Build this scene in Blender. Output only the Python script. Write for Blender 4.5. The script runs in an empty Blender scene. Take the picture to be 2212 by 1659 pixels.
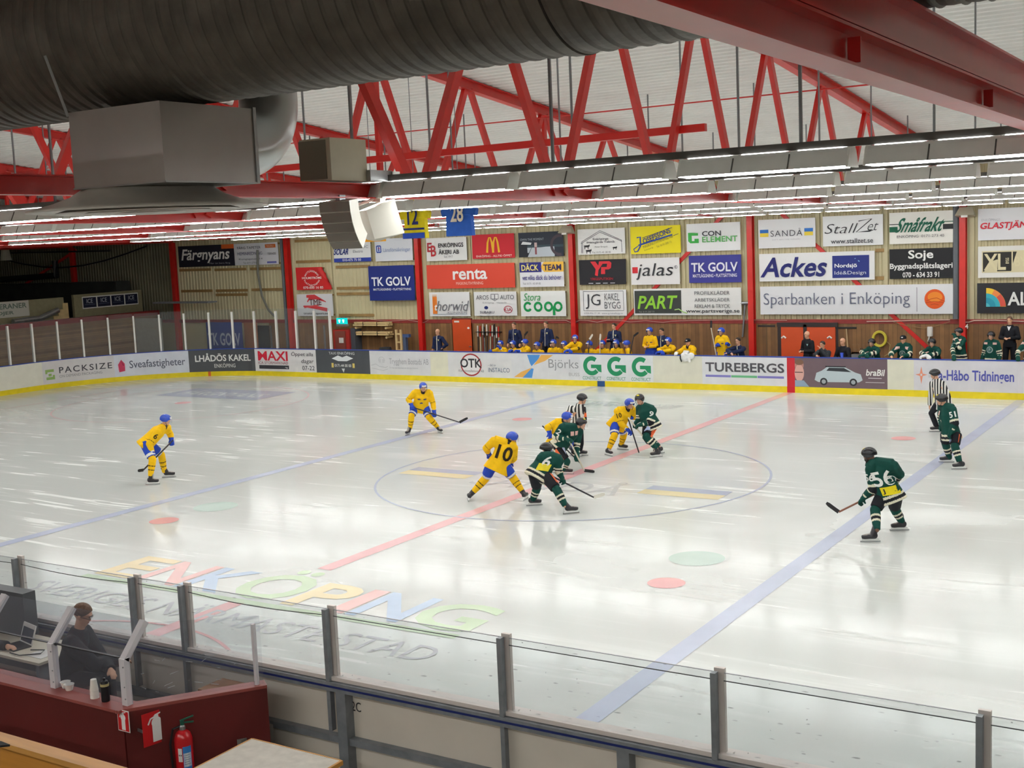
import bpy, bmesh, math, random
from math import sin, cos, pi, radians as R
from mathutils import Vector as V, Matrix as M
from mathutils.bvhtree import BVHTree

random.seed(7)
sc = bpy.context.scene
COL = sc.collection

# ------------------------------------------------------------------ camera, world, exposure
CAM = V((13.7855, -24.1094, 5.5144))
CR = V((0.846538, 0.530577, -0.043139))
CU = V((-0.027455, 0.124447, 0.991846))
CF = V((-0.531619, 0.838452, -0.119916))
FPX = 2663.0
cd = bpy.data.cameras.new('camera'); cd.sensor_width = 36.0; cd.lens = FPX * 36.0 / 2212.0
cd.clip_start = 0.1; cd.clip_end = 400
cam = bpy.data.objects.new('camera', cd); COL.objects.link(cam)
cam.matrix_world = M(((CR.x, CU.x, -CF.x, CAM.x), (CR.y, CU.y, -CF.y, CAM.y), (CR.z, CU.z, -CF.z, CAM.z), (0, 0, 0, 1)))
sc.camera = cam
w = bpy.data.worlds.new('hall_air'); sc.world = w; w.use_nodes = True
w.node_tree.nodes['Background'].inputs[0].default_value = (0.9, 0.92, 1, 1)
w.node_tree.nodes['Background'].inputs[1].default_value = 0.06
sc.view_settings.view_transform = 'Standard'; sc.view_settings.look = 'None'
sc.view_settings.exposure = 0.0; sc.view_settings.gamma = 1.0
sc.view_settings.use_curve_mapping = False
TUBE_POWER = 24.5          # emission strength of the fluorescent tubes over the ice
try:
    sc.cycles.max_bounces = 7; sc.cycles.diffuse_bounces = 4; sc.cycles.glossy_bounces = 3
    sc.cycles.transparent_max_bounces = 16; sc.cycles.caustics_reflective = False; sc.cycles.caustics_refractive = False
    sc.cycles.sample_clamp_indirect = 6.0
except Exception:
    pass

# ------------------------------------------------------------------ pixel <-> place
def ray(px, py):
    return CF * FPX + CR * (px - 1106.0) - CU * (py - 829.5)
def onp(px, py, axis, val):
    d = ray(px, py); t = (val - CAM[axis]) / d[axis]; return CAM + d * t
def onground(px, py, z=0.0): return onp(px, py, 2, z)
def topx(P):
    d = V(P) - CAM; k = d.dot(CF)
    return 1106 + FPX * d.dot(CR) / k, 829.5 - FPX * d.dot(CU) / k

# ------------------------------------------------------------------ materials
def lin(c):
    if isinstance(c, str):
        c = c.lstrip('#'); c = [int(c[i:i + 2], 16) / 255 for i in (0, 2, 4)]
        c = [x / 12.92 if x <= 0.04045 else ((x + 0.055) / 1.055) ** 2.4 for x in c]
    return (c[0], c[1], c[2], 1)
MC = {}
def pm(name, col, rough=0.5, metal=0.0, var=0.0, scale=6.0, spec=0.5, bump=0.0, stretch=None, alpha=1.0):
    if name in MC: return MC[name]
    m = bpy.data.materials.new(name); MC[name] = m; m.use_nodes = True
    nt = m.node_tree; b = nt.nodes['Principled BSDF']; c = lin(col)
    b.inputs['Base Color'].default_value = c; b.inputs['Roughness'].default_value = rough
    b.inputs['Metallic'].default_value = metal; b.inputs['Specular IOR Level'].default_value = spec
    if alpha < 1: b.inputs['Alpha'].default_value = alpha
    m.diffuse_color = c
    if var or bump:
        tc = nt.nodes.new('ShaderNodeTexCoord'); mp = nt.nodes.new('ShaderNodeMapping')
        if stretch: mp.inputs['Scale'].default_value = stretch
        nz = nt.nodes.new('ShaderNodeTexNoise'); nz.inputs['Scale'].default_value = scale; nz.inputs['Detail'].default_value = 5
        nt.links.new(tc.outputs['Object'], mp.inputs[0]); nt.links.new(mp.outputs[0], nz.inputs['Vector'])
        if var:
            r = nt.nodes.new('ShaderNodeValToRGB')
            r.color_ramp.elements[0].position = 0.3; r.color_ramp.elements[1].position = 0.72
            r.color_ramp.elements[0].color = tuple(x * (1 - var) for x in c[:3]) + (1,)
            r.color_ramp.elements[1].color = tuple(min(1, x * (1 + var * 0.6)) for x in c[:3]) + (1,)
            nt.links.new(nz.outputs['Fac'], r.inputs[0]); nt.links.new(r.outputs[0], b.inputs['Base Color'])
        if bump:
            bp = nt.nodes.new('ShaderNodeBump'); bp.inputs['Strength'].default_value = bump; bp.inputs['Distance'].default_value = 0.02
            nt.links.new(nz.outputs['Fac'], bp.inputs['Height']); nt.links.new(bp.outputs[0], b.inputs['Normal'])
    return m
def vinyl(hexc): return pm('vinyl_' + hexc, hexc, 0.55, spec=0.3)
def emit(name, col, s):
    m = bpy.data.materials.new(name); MC[name] = m; m.use_nodes = True; nt = m.node_tree
    nt.nodes.remove(nt.nodes['Principled BSDF'])
    e = nt.nodes.new('ShaderNodeEmission'); e.inputs[0].default_value = lin(col); e.inputs[1].default_value = s
    nt.links.new(e.outputs[0], nt.nodes['Material Output'].inputs[0]); return m

# ------------------------------------------------------------------ mesh building
class MB:
    def __init__(s): s.v = []; s.f = []; s.mi = []
    def add(s, vs, fs, mi=0, X=None):
        o = len(s.v)
        s.v += [tuple(X @ V(p)) if X else tuple(p) for p in vs]
        s.f += [tuple(i + o for i in f) for f in fs]; s.mi += [mi] * len(fs); return s
    def box(s, lo, hi, mi=0, X=None):
        x0, y0, z0 = lo; x1, y1, z1 = hi
        return s.add([(x0, y0, z0), (x1, y0, z0), (x1, y1, z0), (x0, y1, z0), (x0, y0, z1), (x1, y0, z1), (x1, y1, z1), (x0, y1, z1)],
                     [(0, 3, 2, 1), (4, 5, 6, 7), (0, 1, 5, 4), (1, 2, 6, 5), (2, 3, 7, 6), (3, 0, 4, 7)], mi, X)
    def bar(s, a, b, wd, h, mi=0, up=(0, 0, 1), shape=None):
        """straight member a->b with a cross-section (list of (u,v)) or a wd x h rectangle"""
        a, b = V(a), V(b); d = (b - a).normalized(); up = V(up)
        if abs(d.dot(up)) > 0.98: up = V((0, 1, 0))
        sd = d.cross(up).normalized(); u = sd.cross(d).normalized()
        q = shape or [(-wd / 2, -h / 2), (wd / 2, -h / 2), (wd / 2, h / 2), (-wd / 2, h / 2)]
        n = len(q); vs = [a + sd * x + u * y for x, y in q] + [b + sd * x + u * y for x, y in q]
        fs = [(i, (i + 1) % n, n + (i + 1) % n, n + i) for i in range(n)] + [tuple(range(n))[::-1], tuple(range(n, 2 * n))]
        return s.add(vs, fs, mi)
    def tube(s, pts, r, n=8, mi=0, cap=True, lat=None, flat=1.0):
        """swept round (or elliptical) tube; r a number or one radius per point; lat = fixed side axis"""
        P = [V(p) for p in pts]; k = len(P); rr = r if isinstance(r, (list, tuple)) else [r] * k
        vs = []; prev = None
        for i in range(k):
            d = (P[min(i + 1, k - 1)] - P[max(i - 1, 0)])
            d = d.normalized() if d.length > 1e-9 else V((0, 0, 1))
            if lat is not None: a = V(lat) - d * d.dot(V(lat))
            elif prev is None: a = d.cross(V((0, 0, 1)) if abs(d.z) < 0.95 else V((1, 0, 0)))
            else: a = prev - d * d.dot(prev)
            a.normalize(); prev = a; b = d.cross(a)
            ra, rb = rr[i] if isinstance(rr[i], (list, tuple)) else (rr[i], rr[i] * flat)
            for j in range(n):
                t = 2 * pi * j / n; vs.append(P[i] + a * (ra * cos(t)) + b * (rb * sin(t)))
        fs = [(i * n + j, i * n + (j + 1) % n, (i + 1) * n + (j + 1) % n, (i + 1) * n + j) for i in range(k - 1) for j in range(n)]
        if cap: fs += [tuple(range(n))[::-1], tuple(range((k - 1) * n, k * n))]
        return s.add(vs, fs, mi)
    def ball(s, c, r, n=12, m=8, mi=0, X=None):
        rx, ry, rz = r if isinstance(r, (list, tuple)) else (r, r, r); c = V(c)
        vs = [(0, 0, rz)]
        for i in range(1, m):
            t = pi * i / m
            vs += [(rx * sin(t) * cos(2 * pi * j / n), ry * sin(t) * sin(2 * pi * j / n), rz * cos(t)) for j in range(n)]
        vs.append((0, 0, -rz)); L = len(vs) - 1
        fs = [(0, 1 + j, 1 + (j + 1) % n) for j in range(n)]
        for i in range(m - 2):
            a = 1 + i * n
            fs += [(a + j, a + n + j, a + n + (j + 1) % n, a + (j + 1) % n) for j in range(n)]
        a = 1 + (m - 2) * n; fs += [(a + j, L, a + (j + 1) % n) for j in range(n)]
        Y = (M.Translation(c) @ X) if X else M.Translation(c)
        return s.add(vs, fs, mi, Y)
    def lathe(s, prof, c=(0, 0, 0), n=32, mi=0, X=None):
        vs = [(r * cos(2 * pi * j / n) + c[0], r * sin(2 * pi * j / n) + c[1], z + c[2]) for r, z in prof for j in range(n)]
        k = len(prof)
        fs = [(i * n + j, i * n + (j + 1) % n, (i + 1) * n + (j + 1) % n, (i + 1) * n + j) for i in range(k - 1) for j in range(n)]
        if prof[0][0] > 1e-6: fs.append(tuple(range(n))[::-1])
        if prof[-1][0] > 1e-6: fs.append(tuple(range((k - 1) * n, k * n)))
        return s.add(vs, fs, mi, X)
    def build(s, name, mats, parent=None, smooth=False, loc=None):
        me = bpy.data.meshes.new(name)
        off = V(loc) if loc is not None else (parent_loc(parent) if parent is not None else V((0, 0, 0)))
        me.from_pydata([tuple(V(p) - off) for p in s.v], [], s.f)
        for m in (mats if isinstance(mats, (list, tuple)) else [mats]): me.materials.append(m)
        if any(s.mi): me.polygons.foreach_set('material_index', s.mi)
        if smooth: me.polygons.foreach_set('use_smooth', [True] * len(s.f))
        me.update()
        o = bpy.data.objects.new(name, me); COL.objects.link(o)
        if parent is not None: o.parent = parent
        elif loc is not None: o.location = off
        return o
def parent_loc(p):
    t = V((0, 0, 0))
    while p is not None: t += p.location; p = p.parent
    return t
def tag(o, label=None, cat=None, group=None, kind=None):
    if label: o['label'] = label
    if cat: o['category'] = cat
    if group: o['group'] = group
    if kind: o['kind'] = kind
    return o
def thing(name, label, cat, loc=(0, 0, 0), group=None):
    o = bpy.data.objects.new(name, None); COL.objects.link(o); o.location = loc; o.empty_display_size = 0.2
    return tag(o, label, cat, group)
def struct(o): o['kind'] = 'structure'; return o
def dup(root, loc, label=None, cat=None, group=None):
    r = root.copy(); COL.objects.link(r); r.location = loc
    for c in root.children:
        d = c.copy(); COL.objects.link(d); d.parent = r
        for g in c.children:
            e = g.copy(); COL.objects.link(e); e.parent = d
    return tag(r, label, cat, group)

# a side scene for turning text and blended shapes into meshes
TMP = bpy.data.scenes.new('workbench')
def evaluated(obj):
    TMP.collection.objects.link(obj); TMP.view_layers[0].update()
    dg = TMP.view_layers[0].depsgraph
    me = bpy.data.meshes.new_from_object(obj.evaluated_get(dg), preserve_all_data_layers=False, depsgraph=dg)
    TMP.collection.objects.unlink(obj); return me
TX = {}
def glyphs(s, bold=0.0, res=3, spacing=1.0):
    k = (s, bold, res, spacing)
    if k not in TX:
        cu = bpy.data.curves.new('t', 'FONT'); cu.body = s; cu.size = 1; cu.resolution_u = res; cu.offset = min(bold, 0.022); cu.space_character = spacing
        ob = bpy.data.objects.new('t', cu); me = evaluated(ob)
        vs = [(v.co.x, v.co.y) for v in me.vertices]; fs = [tuple(p.vertices) for p in me.polygons]
        bpy.data.objects.remove(ob); bpy.data.curves.remove(cu); bpy.data.meshes.remove(me)
        x0 = min(p[0] for p in vs); x1 = max(p[0] for p in vs); y0 = min(p[1] for p in vs); y1 = max(p[1] for p in vs)
        TX[k] = ([((p[0] - x0) / (x1 - x0), (p[1] - y0) / (y1 - y0)) for p in vs], fs, (x1 - x0) / (y1 - y0))
    return TX[k]

class Art:
    """lettering and emblems laid on a surface: mapping f(u, v, lift) -> point, u right 0..1, v down 0..1"""
    def __init__(s, f, aspect, k=1.0): s.f = lambda u, v, l: f(u, v, l * k); s.asp = aspect; s.T = []; s.g = MB(); s.gm = []; s.lv = 0.0
    def _m(s, lst, col):
        if col not in lst: lst.append(col)
        return lst.index(col)
    def text(s, body, u0, v0, u1, v1, col, bold=0.0, shear=0.0, lift=0.03, rot=0.0, spacing=1.0):
        vs, fs, a = glyphs(body, bold, spacing=spacing); out = []
        for x, y in vs:
            yy = y; xx = x + shear * (y - 0.5) * (v1 - v0) / max(1e-6, (u1 - u0) * s.asp)
            u = u0 + (u1 - u0) * xx; v = v1 + (v0 - v1) * yy
            if rot:
                cu, cv = (u0 + u1) / 2, (v0 + v1) / 2; du, dv = (u - cu) * s.asp, v - cv
                u = cu + (du * cos(rot) + dv * sin(rot)) / s.asp; v = cv - du * sin(rot) + dv * cos(rot)
            out.append(s.f(u, v, lift))
        s.T.append((out, fs, col))
    def arc(s, body, cu, cv, r, a0, a1, h, col, bold=0.02, lift=0.03, out=1):
        """text bent along an arc (a0->a1 radians, 0 = right, counter-clockwise up)"""
        vs, fs, a = glyphs(body, bold); o = []
        for x, y in vs:
            t = a0 + (a1 - a0) * x; rr = r + out * (y - 0.5) * h
            o.append(s.f(cu + rr * cos(t) / s.asp, cv - rr * sin(t), lift))
        s.T.append((o, fs, col))
    def poly(s, pts, col, lift=None):
        s.lv += 0.0006; l = lift if lift else 0.009 + s.lv
        s.g.add([s.f(u, v, l) for u, v in pts], [tuple(range(len(pts)))[::-1]], s._m(s.gm, col))
    def strip(s, pts, col, wd):
        """thick line through pts, width in units of the height"""
        s.lv += 0.0006; l = 0.009 + s.lv; P = [(u * s.asp, v) for u, v in pts]; vs = []
        for i in range(len(P)):
            a = P[max(i - 1, 0)]; b = P[min(i + 1, len(P) - 1)]; d = math.hypot(b[0] - a[0], b[1] - a[1]) or 1
            nx, ny = -(b[1] - a[1]) / d, (b[0] - a[0]) / d; h = (wd[i] if isinstance(wd, (list, tuple)) else wd) / 2
            vs += [s.f((P[i][0] + nx * h) / s.asp, P[i][1] + ny * h, l), s.f((P[i][0] - nx * h) / s.asp, P[i][1] - ny * h, l)]
        s.g.add(vs, [(2 * i, 2 * i + 1, 2 * i + 3, 2 * i + 2) for i in range(len(P) - 1)], s._m(s.gm, col))
    def rect(s, u0, v0, u1, v1, col, n=1):
        for i in range(n):
            a = u0 + (u1 - u0) * i / n; b = u0 + (u1 - u0) * (i + 1) / n
            if i: s.lv -= 0.0006
            s.poly([(a, v0), (b, v0), (b, v1), (a, v1)], col)
    def ell(s, cu, cv, r, col, ry=None, n=28, a0=0, a1=2 * pi):
        ry = ry or r
        s.poly([(cu + r * cos(a0 + (a1 - a0) * i / n) / s.asp, cv - ry * sin(a0 + (a1 - a0) * i / n)) for i in range(n if a1 - a0 > 6.2 else n + 1)], col)
    def ring(s, cu, cv, r, wd, col, ry=None, a0=0, a1=2 * pi, n=32):
        ry = ry or r
        s.strip([(cu + r * cos(a0 + (a1 - a0) * i / n) / s.asp, cv - ry * sin(a0 + (a1 - a0) * i / n)) for i in range(n + 1)], col, wd)
    def frame(s, u0, v0, u1, v1, col, wd):
        for p in ([(u0, v0), (u1, v0)], [(u1, v0), (u1, v1)], [(u1, v1), (u0, v1)], [(u0, v1), (u0, v0)]): s.strip(p, col, wd)
    def build(s, parent, mat=vinyl):
        if s.g.v: s.g.build('emblem', [mat(c) for c in s.gm], parent)
        for vs, fs, c in s.T: MB().add(vs, fs).build('lettering', mat(c), parent)
# ------------------------------------------------------------------ the hall
YW = 18.0            # far long wall
YF, YN = 14.55, -14.9   # inner faces of the far and near boards
XE = -29.75          # inner face of the end boards
BAYS = [12.1, 4.77, -2.5, -9.8, -17.2, -24.5, -31.85, -39.2]
def roofz(y): return (8.95 - 0.113 * (y + 0.0)) if y > -4.5 else (8.95 + 0.113 * 4.5 + 0.113 * (y + 4.5))

def ribbed(name, colA, colB, scale, axis, rough=0.5, depth=0.4):
    """profiled sheet metal: fine ribs along one axis"""
    m = bpy.data.materials.new(name); MC[name] = m; m.use_nodes = True; nt = m.node_tree; b = nt.nodes['Principled BSDF']
    tc = nt.nodes.new('ShaderNodeTexCoord'); wv = nt.nodes.new('ShaderNodeTexWave'); wv.bands_direction = axis
    wv.inputs['Scale'].default_value = scale; wv.inputs['Distortion'].default_value = 0
    nz = nt.nodes.new('ShaderNodeTexNoise'); nz.inputs['Scale'].default_value = 0.8; nz.inputs['Detail'].default_value = 6
    mx = nt.nodes.new('ShaderNodeMix'); mx.data_type = 'RGBA'
    mx.inputs[6].default_value = lin(colA); mx.inputs[7].default_value = lin(colB)
    nt.links.new(tc.outputs['Object'], wv.inputs['Vector']); nt.links.new(tc.outputs['Object'], nz.inputs['Vector'])
    nt.links.new(nz.outputs['Fac'], mx.inputs[0]); nt.links.new(mx.outputs[2], b.inputs['Base Color'])
    bp = nt.nodes.new('ShaderNodeBump'); bp.inputs['Strength'].default_value = depth; bp.inputs['Distance'].default_value = 0.03
    nt.links.new(wv.outputs['Fac'], bp.inputs['Height']); nt.links.new(bp.outputs[0], b.inputs['Normal'])
    b.inputs['Roughness'].default_value = rough; return m
def planks(name, colA, colB, axis_scale, rough=0.6):
    """boards side by side, each a little different, with dark joints"""
    m = bpy.data.materials.new(name); MC[name] = m; m.use_nodes = True; nt = m.node_tree; b = nt.nodes['Principled BSDF']
    tc = nt.nodes.new('ShaderNodeTexCoord'); mp = nt.nodes.new('ShaderNodeMapping'); mp.inputs['Scale'].default_value = axis_scale
    br = nt.nodes.new('ShaderNodeTexBrick'); br.inputs['Scale'].default_value = 1.0; br.inputs['Mortar Size'].default_value = 0.025
    br.inputs['Brick Width'].default_value = 900.0; br.inputs['Row Height'].default_value = 1.0; br.offset = 0.3
    br.inputs['Color1'].default_value = lin(colA); br.inputs['Color2'].default_value = lin(colB)
    br.inputs['Mortar'].default_value = tuple(x * 0.35 for x in lin(colB)[:3]) + (1,)
    nz = nt.nodes.new('ShaderNodeTexNoise'); nz.inputs['Scale'].default_value = 3; nz.inputs['Detail'].default_value = 6
    mx = nt.nodes.new('ShaderNodeMix'); mx.data_type = 'RGBA'; mx.blend_type = 'MULTIPLY'; mx.inputs[0].default_value = 0.5
    nt.links.new(tc.outputs['Object'], mp.inputs[0]); nt.links.new(mp.outputs[0], br.inputs['Vector']); nt.links.new(tc.outputs['Object'], nz.inputs['Vector'])
    nt.links.new(br.outputs['Color'], mx.inputs[6]); nt.links.new(nz.outputs['Fac'], mx.inputs[7]); nt.links.new(mx.outputs[2], b.inputs['Base Color'])
    b.inputs['Roughness'].default_value = rough; return m

m_conc = pm('concrete', '77736c', 0.8, var=0.25, scale=2)
m_wallu = pm('wall_sheet', 'c9bf9a', 0.5, var=0.08, scale=0.8)
m_deck = pm('roof_deck', 'eeeeea', 0.5, var=0.07, scale=1.2)
m_red = pm('red_paint', 'c8251f', 0.32, var=0.1, scale=3)
m_redd = pm('dark_red_paint', '8a2a26', 0.55, var=0.2, scale=4)
m_wood = planks('wall_boards', '9a6f42', '7c5632', (1, 6.5, 1))
m_steel = pm('steel', '8d9094', 0.35, 0.7)
m_galv = pm('galvanised', 'a5a6a6', 0.4, 0.75, var=0.2, scale=5)
m_white = pm('white_plastic', 'e8e6e0', 0.4)
m_black = pm('black_plastic', '16161a', 0.4)
m_blue = pm('blue_cap', '1f3f9a', 0.4)
m_yel = pm('yellow_kick', 'e6cf12', 0.4, var=0.12, scale=3)

fl = MB(); fl.box((-50, -34, -0.25), (30, 20, -0.06)); struct(fl.build('floor', m_conc))
# far wall: boards below, a red strip, profiled sheet above
def far_wall():
    wb = MB(); wb.box((-50, YW + 0.04, -0.2), (30, YW + 0.2, 7.4))
    vs = []; x = -50.0; k = 0
    while x < 30:
        for dx, dy in ((0, 0), (0.08, 0), (0.105, 0.035), (0.175, 0.035)): vs += [(x + dx, YW + dy, 1.98), (x + dx, YW + dy, 7.4)]
        x += 0.2
    wb.add(vs, [(2 * i, 2 * i + 2, 2 * i + 3, 2 * i + 1) for i in range(len(vs) // 2 - 1)])
    me = wb.build('wall_far', [m_wallu, pm('wall_sheet_shaded', '6e6a54', 0.6, var=0.25, scale=0.7)]); 
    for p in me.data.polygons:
        if p.center.x < -32.2 and len(me.data.polygons) > 6: p.material_index = 1  # shade of the dim left end, put into the sheet colour
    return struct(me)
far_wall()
# boards are laid out in x-z: rotate the pattern by using a thin panel whose local axes are (z, x)
def wood_wall(x0, x1):
    b = MB(); b.box((-0.0, x0, -0.05), (2.0, x1, 0.0))
    o = b.build('trim_1', m_wood); o.matrix_world = M(((0, 1, 0, 0), (0, 0, 1, YW), (1, 0, 0, 0), (0, 0, 0, 1))); return struct(o)
wood_wall(-26.0, 22.0)
tr = MB(); tr.box((-33, YW - 0.07, 1.98), (24, YW, 2.13)); struct(tr.build('trim_2', m_redd))
for n, lo, hi in (('wall_left', (-50.2, -34, -0.2), (-50, 20, 9.6)), ('wall_right', (30, -34, -0.2), (30.2, 20, 9.6)), ('wall_near', (-50, -34.2, -0.2), (30, -34, 9.6))):
    q = MB(); q.box(lo, hi); struct(q.build(n, m_wallu))
# roof deck: trapezoid ribs running along the hall
def roof():
    b = MB(); ys = []; y = 18.6
    while y > -34:
        for dy, dz in ((0, 0), (0.10, 0), (0.14, 0.05), (0.24, 0.05)): ys.append((y - dy, dz))
        y -= 0.28
    vs = []
    for yy, dz in ys: z = roofz(yy) + 0.22 + dz; vs += [(-50, yy, z), (30, yy, z)]
    b.add(vs, [(2 * i, 2 * i + 1, 2 * i + 3, 2 * i + 2) for i in range(len(ys) - 1)])
    return struct(b.build('ceiling', m_deck))
roof()

# ------------------------------------------------------------------ ice
def ice_mat():
    m = bpy.data.materials.new('ice'); m.use_nodes = True; nt = m.node_tree; b = nt.nodes['Principled BSDF']; L = nt.links.new
    tc = nt.nodes.new('ShaderNodeTexCoord')
    acc = None
    def scratch(rot, sx, sy, scale, lo, hi, dist):
        mp = nt.nodes.new('ShaderNodeMapping'); mp.inputs['Rotation'].default_value = (0, 0, rot); mp.inputs['Scale'].default_value = (sx, sy, 1)
        wz = nt.nodes.new('ShaderNodeTexNoise'); wz.inputs['Scale'].default_value = 0.13; wz.inputs['Detail'].default_value = 2
        ad = nt.nodes.new('ShaderNodeMixRGB'); ad.blend_type = 'ADD'; ad.inputs[0].default_value = dist
        L(tc.outputs['Object'], wz.inputs['Vector']); L(tc.outputs['Object'], ad.inputs[1]); L(wz.outputs['Color'], ad.inputs[2])
        L(ad.outputs[0], mp.inputs[0])
        nz = nt.nodes.new('ShaderNodeTexNoise'); nz.inputs['Scale'].default_value = scale; nz.inputs['Detail'].default_value = 3; nz.inputs['Roughness'].default_value = 0.45
        L(mp.outputs[0], nz.inputs['Vector'])
        r = nt.nodes.new('ShaderNodeMapRange'); r.inputs[1].default_value = lo; r.inputs[2].default_value = hi
        L(nz.outputs['Fac'], r.inputs[0]); return r.outputs[0]
    outs = [scratch(0.3, 0.30, 4.0, 1.0, 0.62, 0.76, 5.0), scratch(-0.6, 0.28, 4.2, 1.1, 0.62, 0.76, 7.0), scratch(1.25, 0.3, 4.6, 0.9, 0.62, 0.76, 6.0), scratch(-1.2, 0.32, 4.0, 0.8, 0.62, 0.76, 9.0), scratch(2.4, 0.3, 5.0, 0.9, 0.63, 0.77, 8.0), scratch(0.1, 0.35, 0.9, 0.5, 0.55, 0.8, 4.0)]
    for o in outs:
        if acc is None: acc = o
        else:
            q = nt.nodes.new('ShaderNodeMath'); q.operation = 'MAXIMUM'; L(acc, q.inputs[0]); L(o, q.inputs[1]); acc = q.outputs[0]
    big = nt.nodes.new('ShaderNodeTexNoise'); big.inputs['Scale'].default_value = 0.25; big.inputs['Detail'].default_value = 4
    L(tc.outputs['Object'], big.inputs['Vector'])
    c0 = nt.nodes.new('ShaderNodeMix'); c0.data_type = 'RGBA'; c0.inputs[6].default_value = lin('cdd1ce'); c0.inputs[7].default_value = lin('d9dcd8'); L(big.outputs['Fac'], c0.inputs[0])
    c1 = nt.nodes.new('ShaderNodeMix'); c1.data_type = 'RGBA'; c1.inputs[7].default_value = lin('e8eae7'); L(c0.outputs[2], c1.inputs[6])
    pz = nt.nodes.new('ShaderNodeTexNoise'); pz.inputs['Scale'].default_value = 0.35; pz.inputs['Detail'].default_value = 2; L(tc.outputs['Object'], pz.inputs['Vector'])
    pr = nt.nodes.new('ShaderNodeMapRange'); pr.inputs[1].default_value = 0.38; pr.inputs[2].default_value = 0.62; pr.inputs[4].default_value = 0.85; L(pz.outputs['Fac'], pr.inputs[0])
    am = nt.nodes.new('ShaderNodeMath'); am.operation = 'MULTIPLY'; L(acc, am.inputs[0]); L(pr.outputs[0], am.inputs[1]); acc = am.outputs[0]; L(acc, c1.inputs[0])
    L(c1.outputs[2], b.inputs['Base Color'])
    rr = nt.nodes.new('ShaderNodeMapRange'); rr.inputs[3].default_value = 0.13; rr.inputs[4].default_value = 0.55; L(acc, rr.inputs[0]); L(rr.outputs[0], b.inputs['Roughness'])
    b.inputs['IOR'].default_value = 1.31; b.inputs['Specular IOR Level'].default_value = 0.5
    return m
m_ice = ice_mat()
def paint(hexc):
    """paint under the ice: faded, a little uneven, same wet gloss"""
    n = 'ice_paint_' + hexc
    if n in MC: return MC[n]
    m = pm(n, hexc, 0.22, var=0.07, scale=1.3, spec=0.4); return m
RC = 7.0
def rink_path(n=22):
    """inner face of the boards from the near left corner round the end to the far right"""
    P = []
    for i in range(n + 1):
        t = -pi / 2 - pi / 2 * i / n; P.append(V((XE + RC + RC * cos(t), YN + RC + RC * sin(t), 0)))
    for i in range(n + 1):
        t = pi - pi / 2 * i / n; P.append(V((XE + RC + RC * cos(t), YF - RC + RC * sin(t), 0)))
    return P
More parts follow.
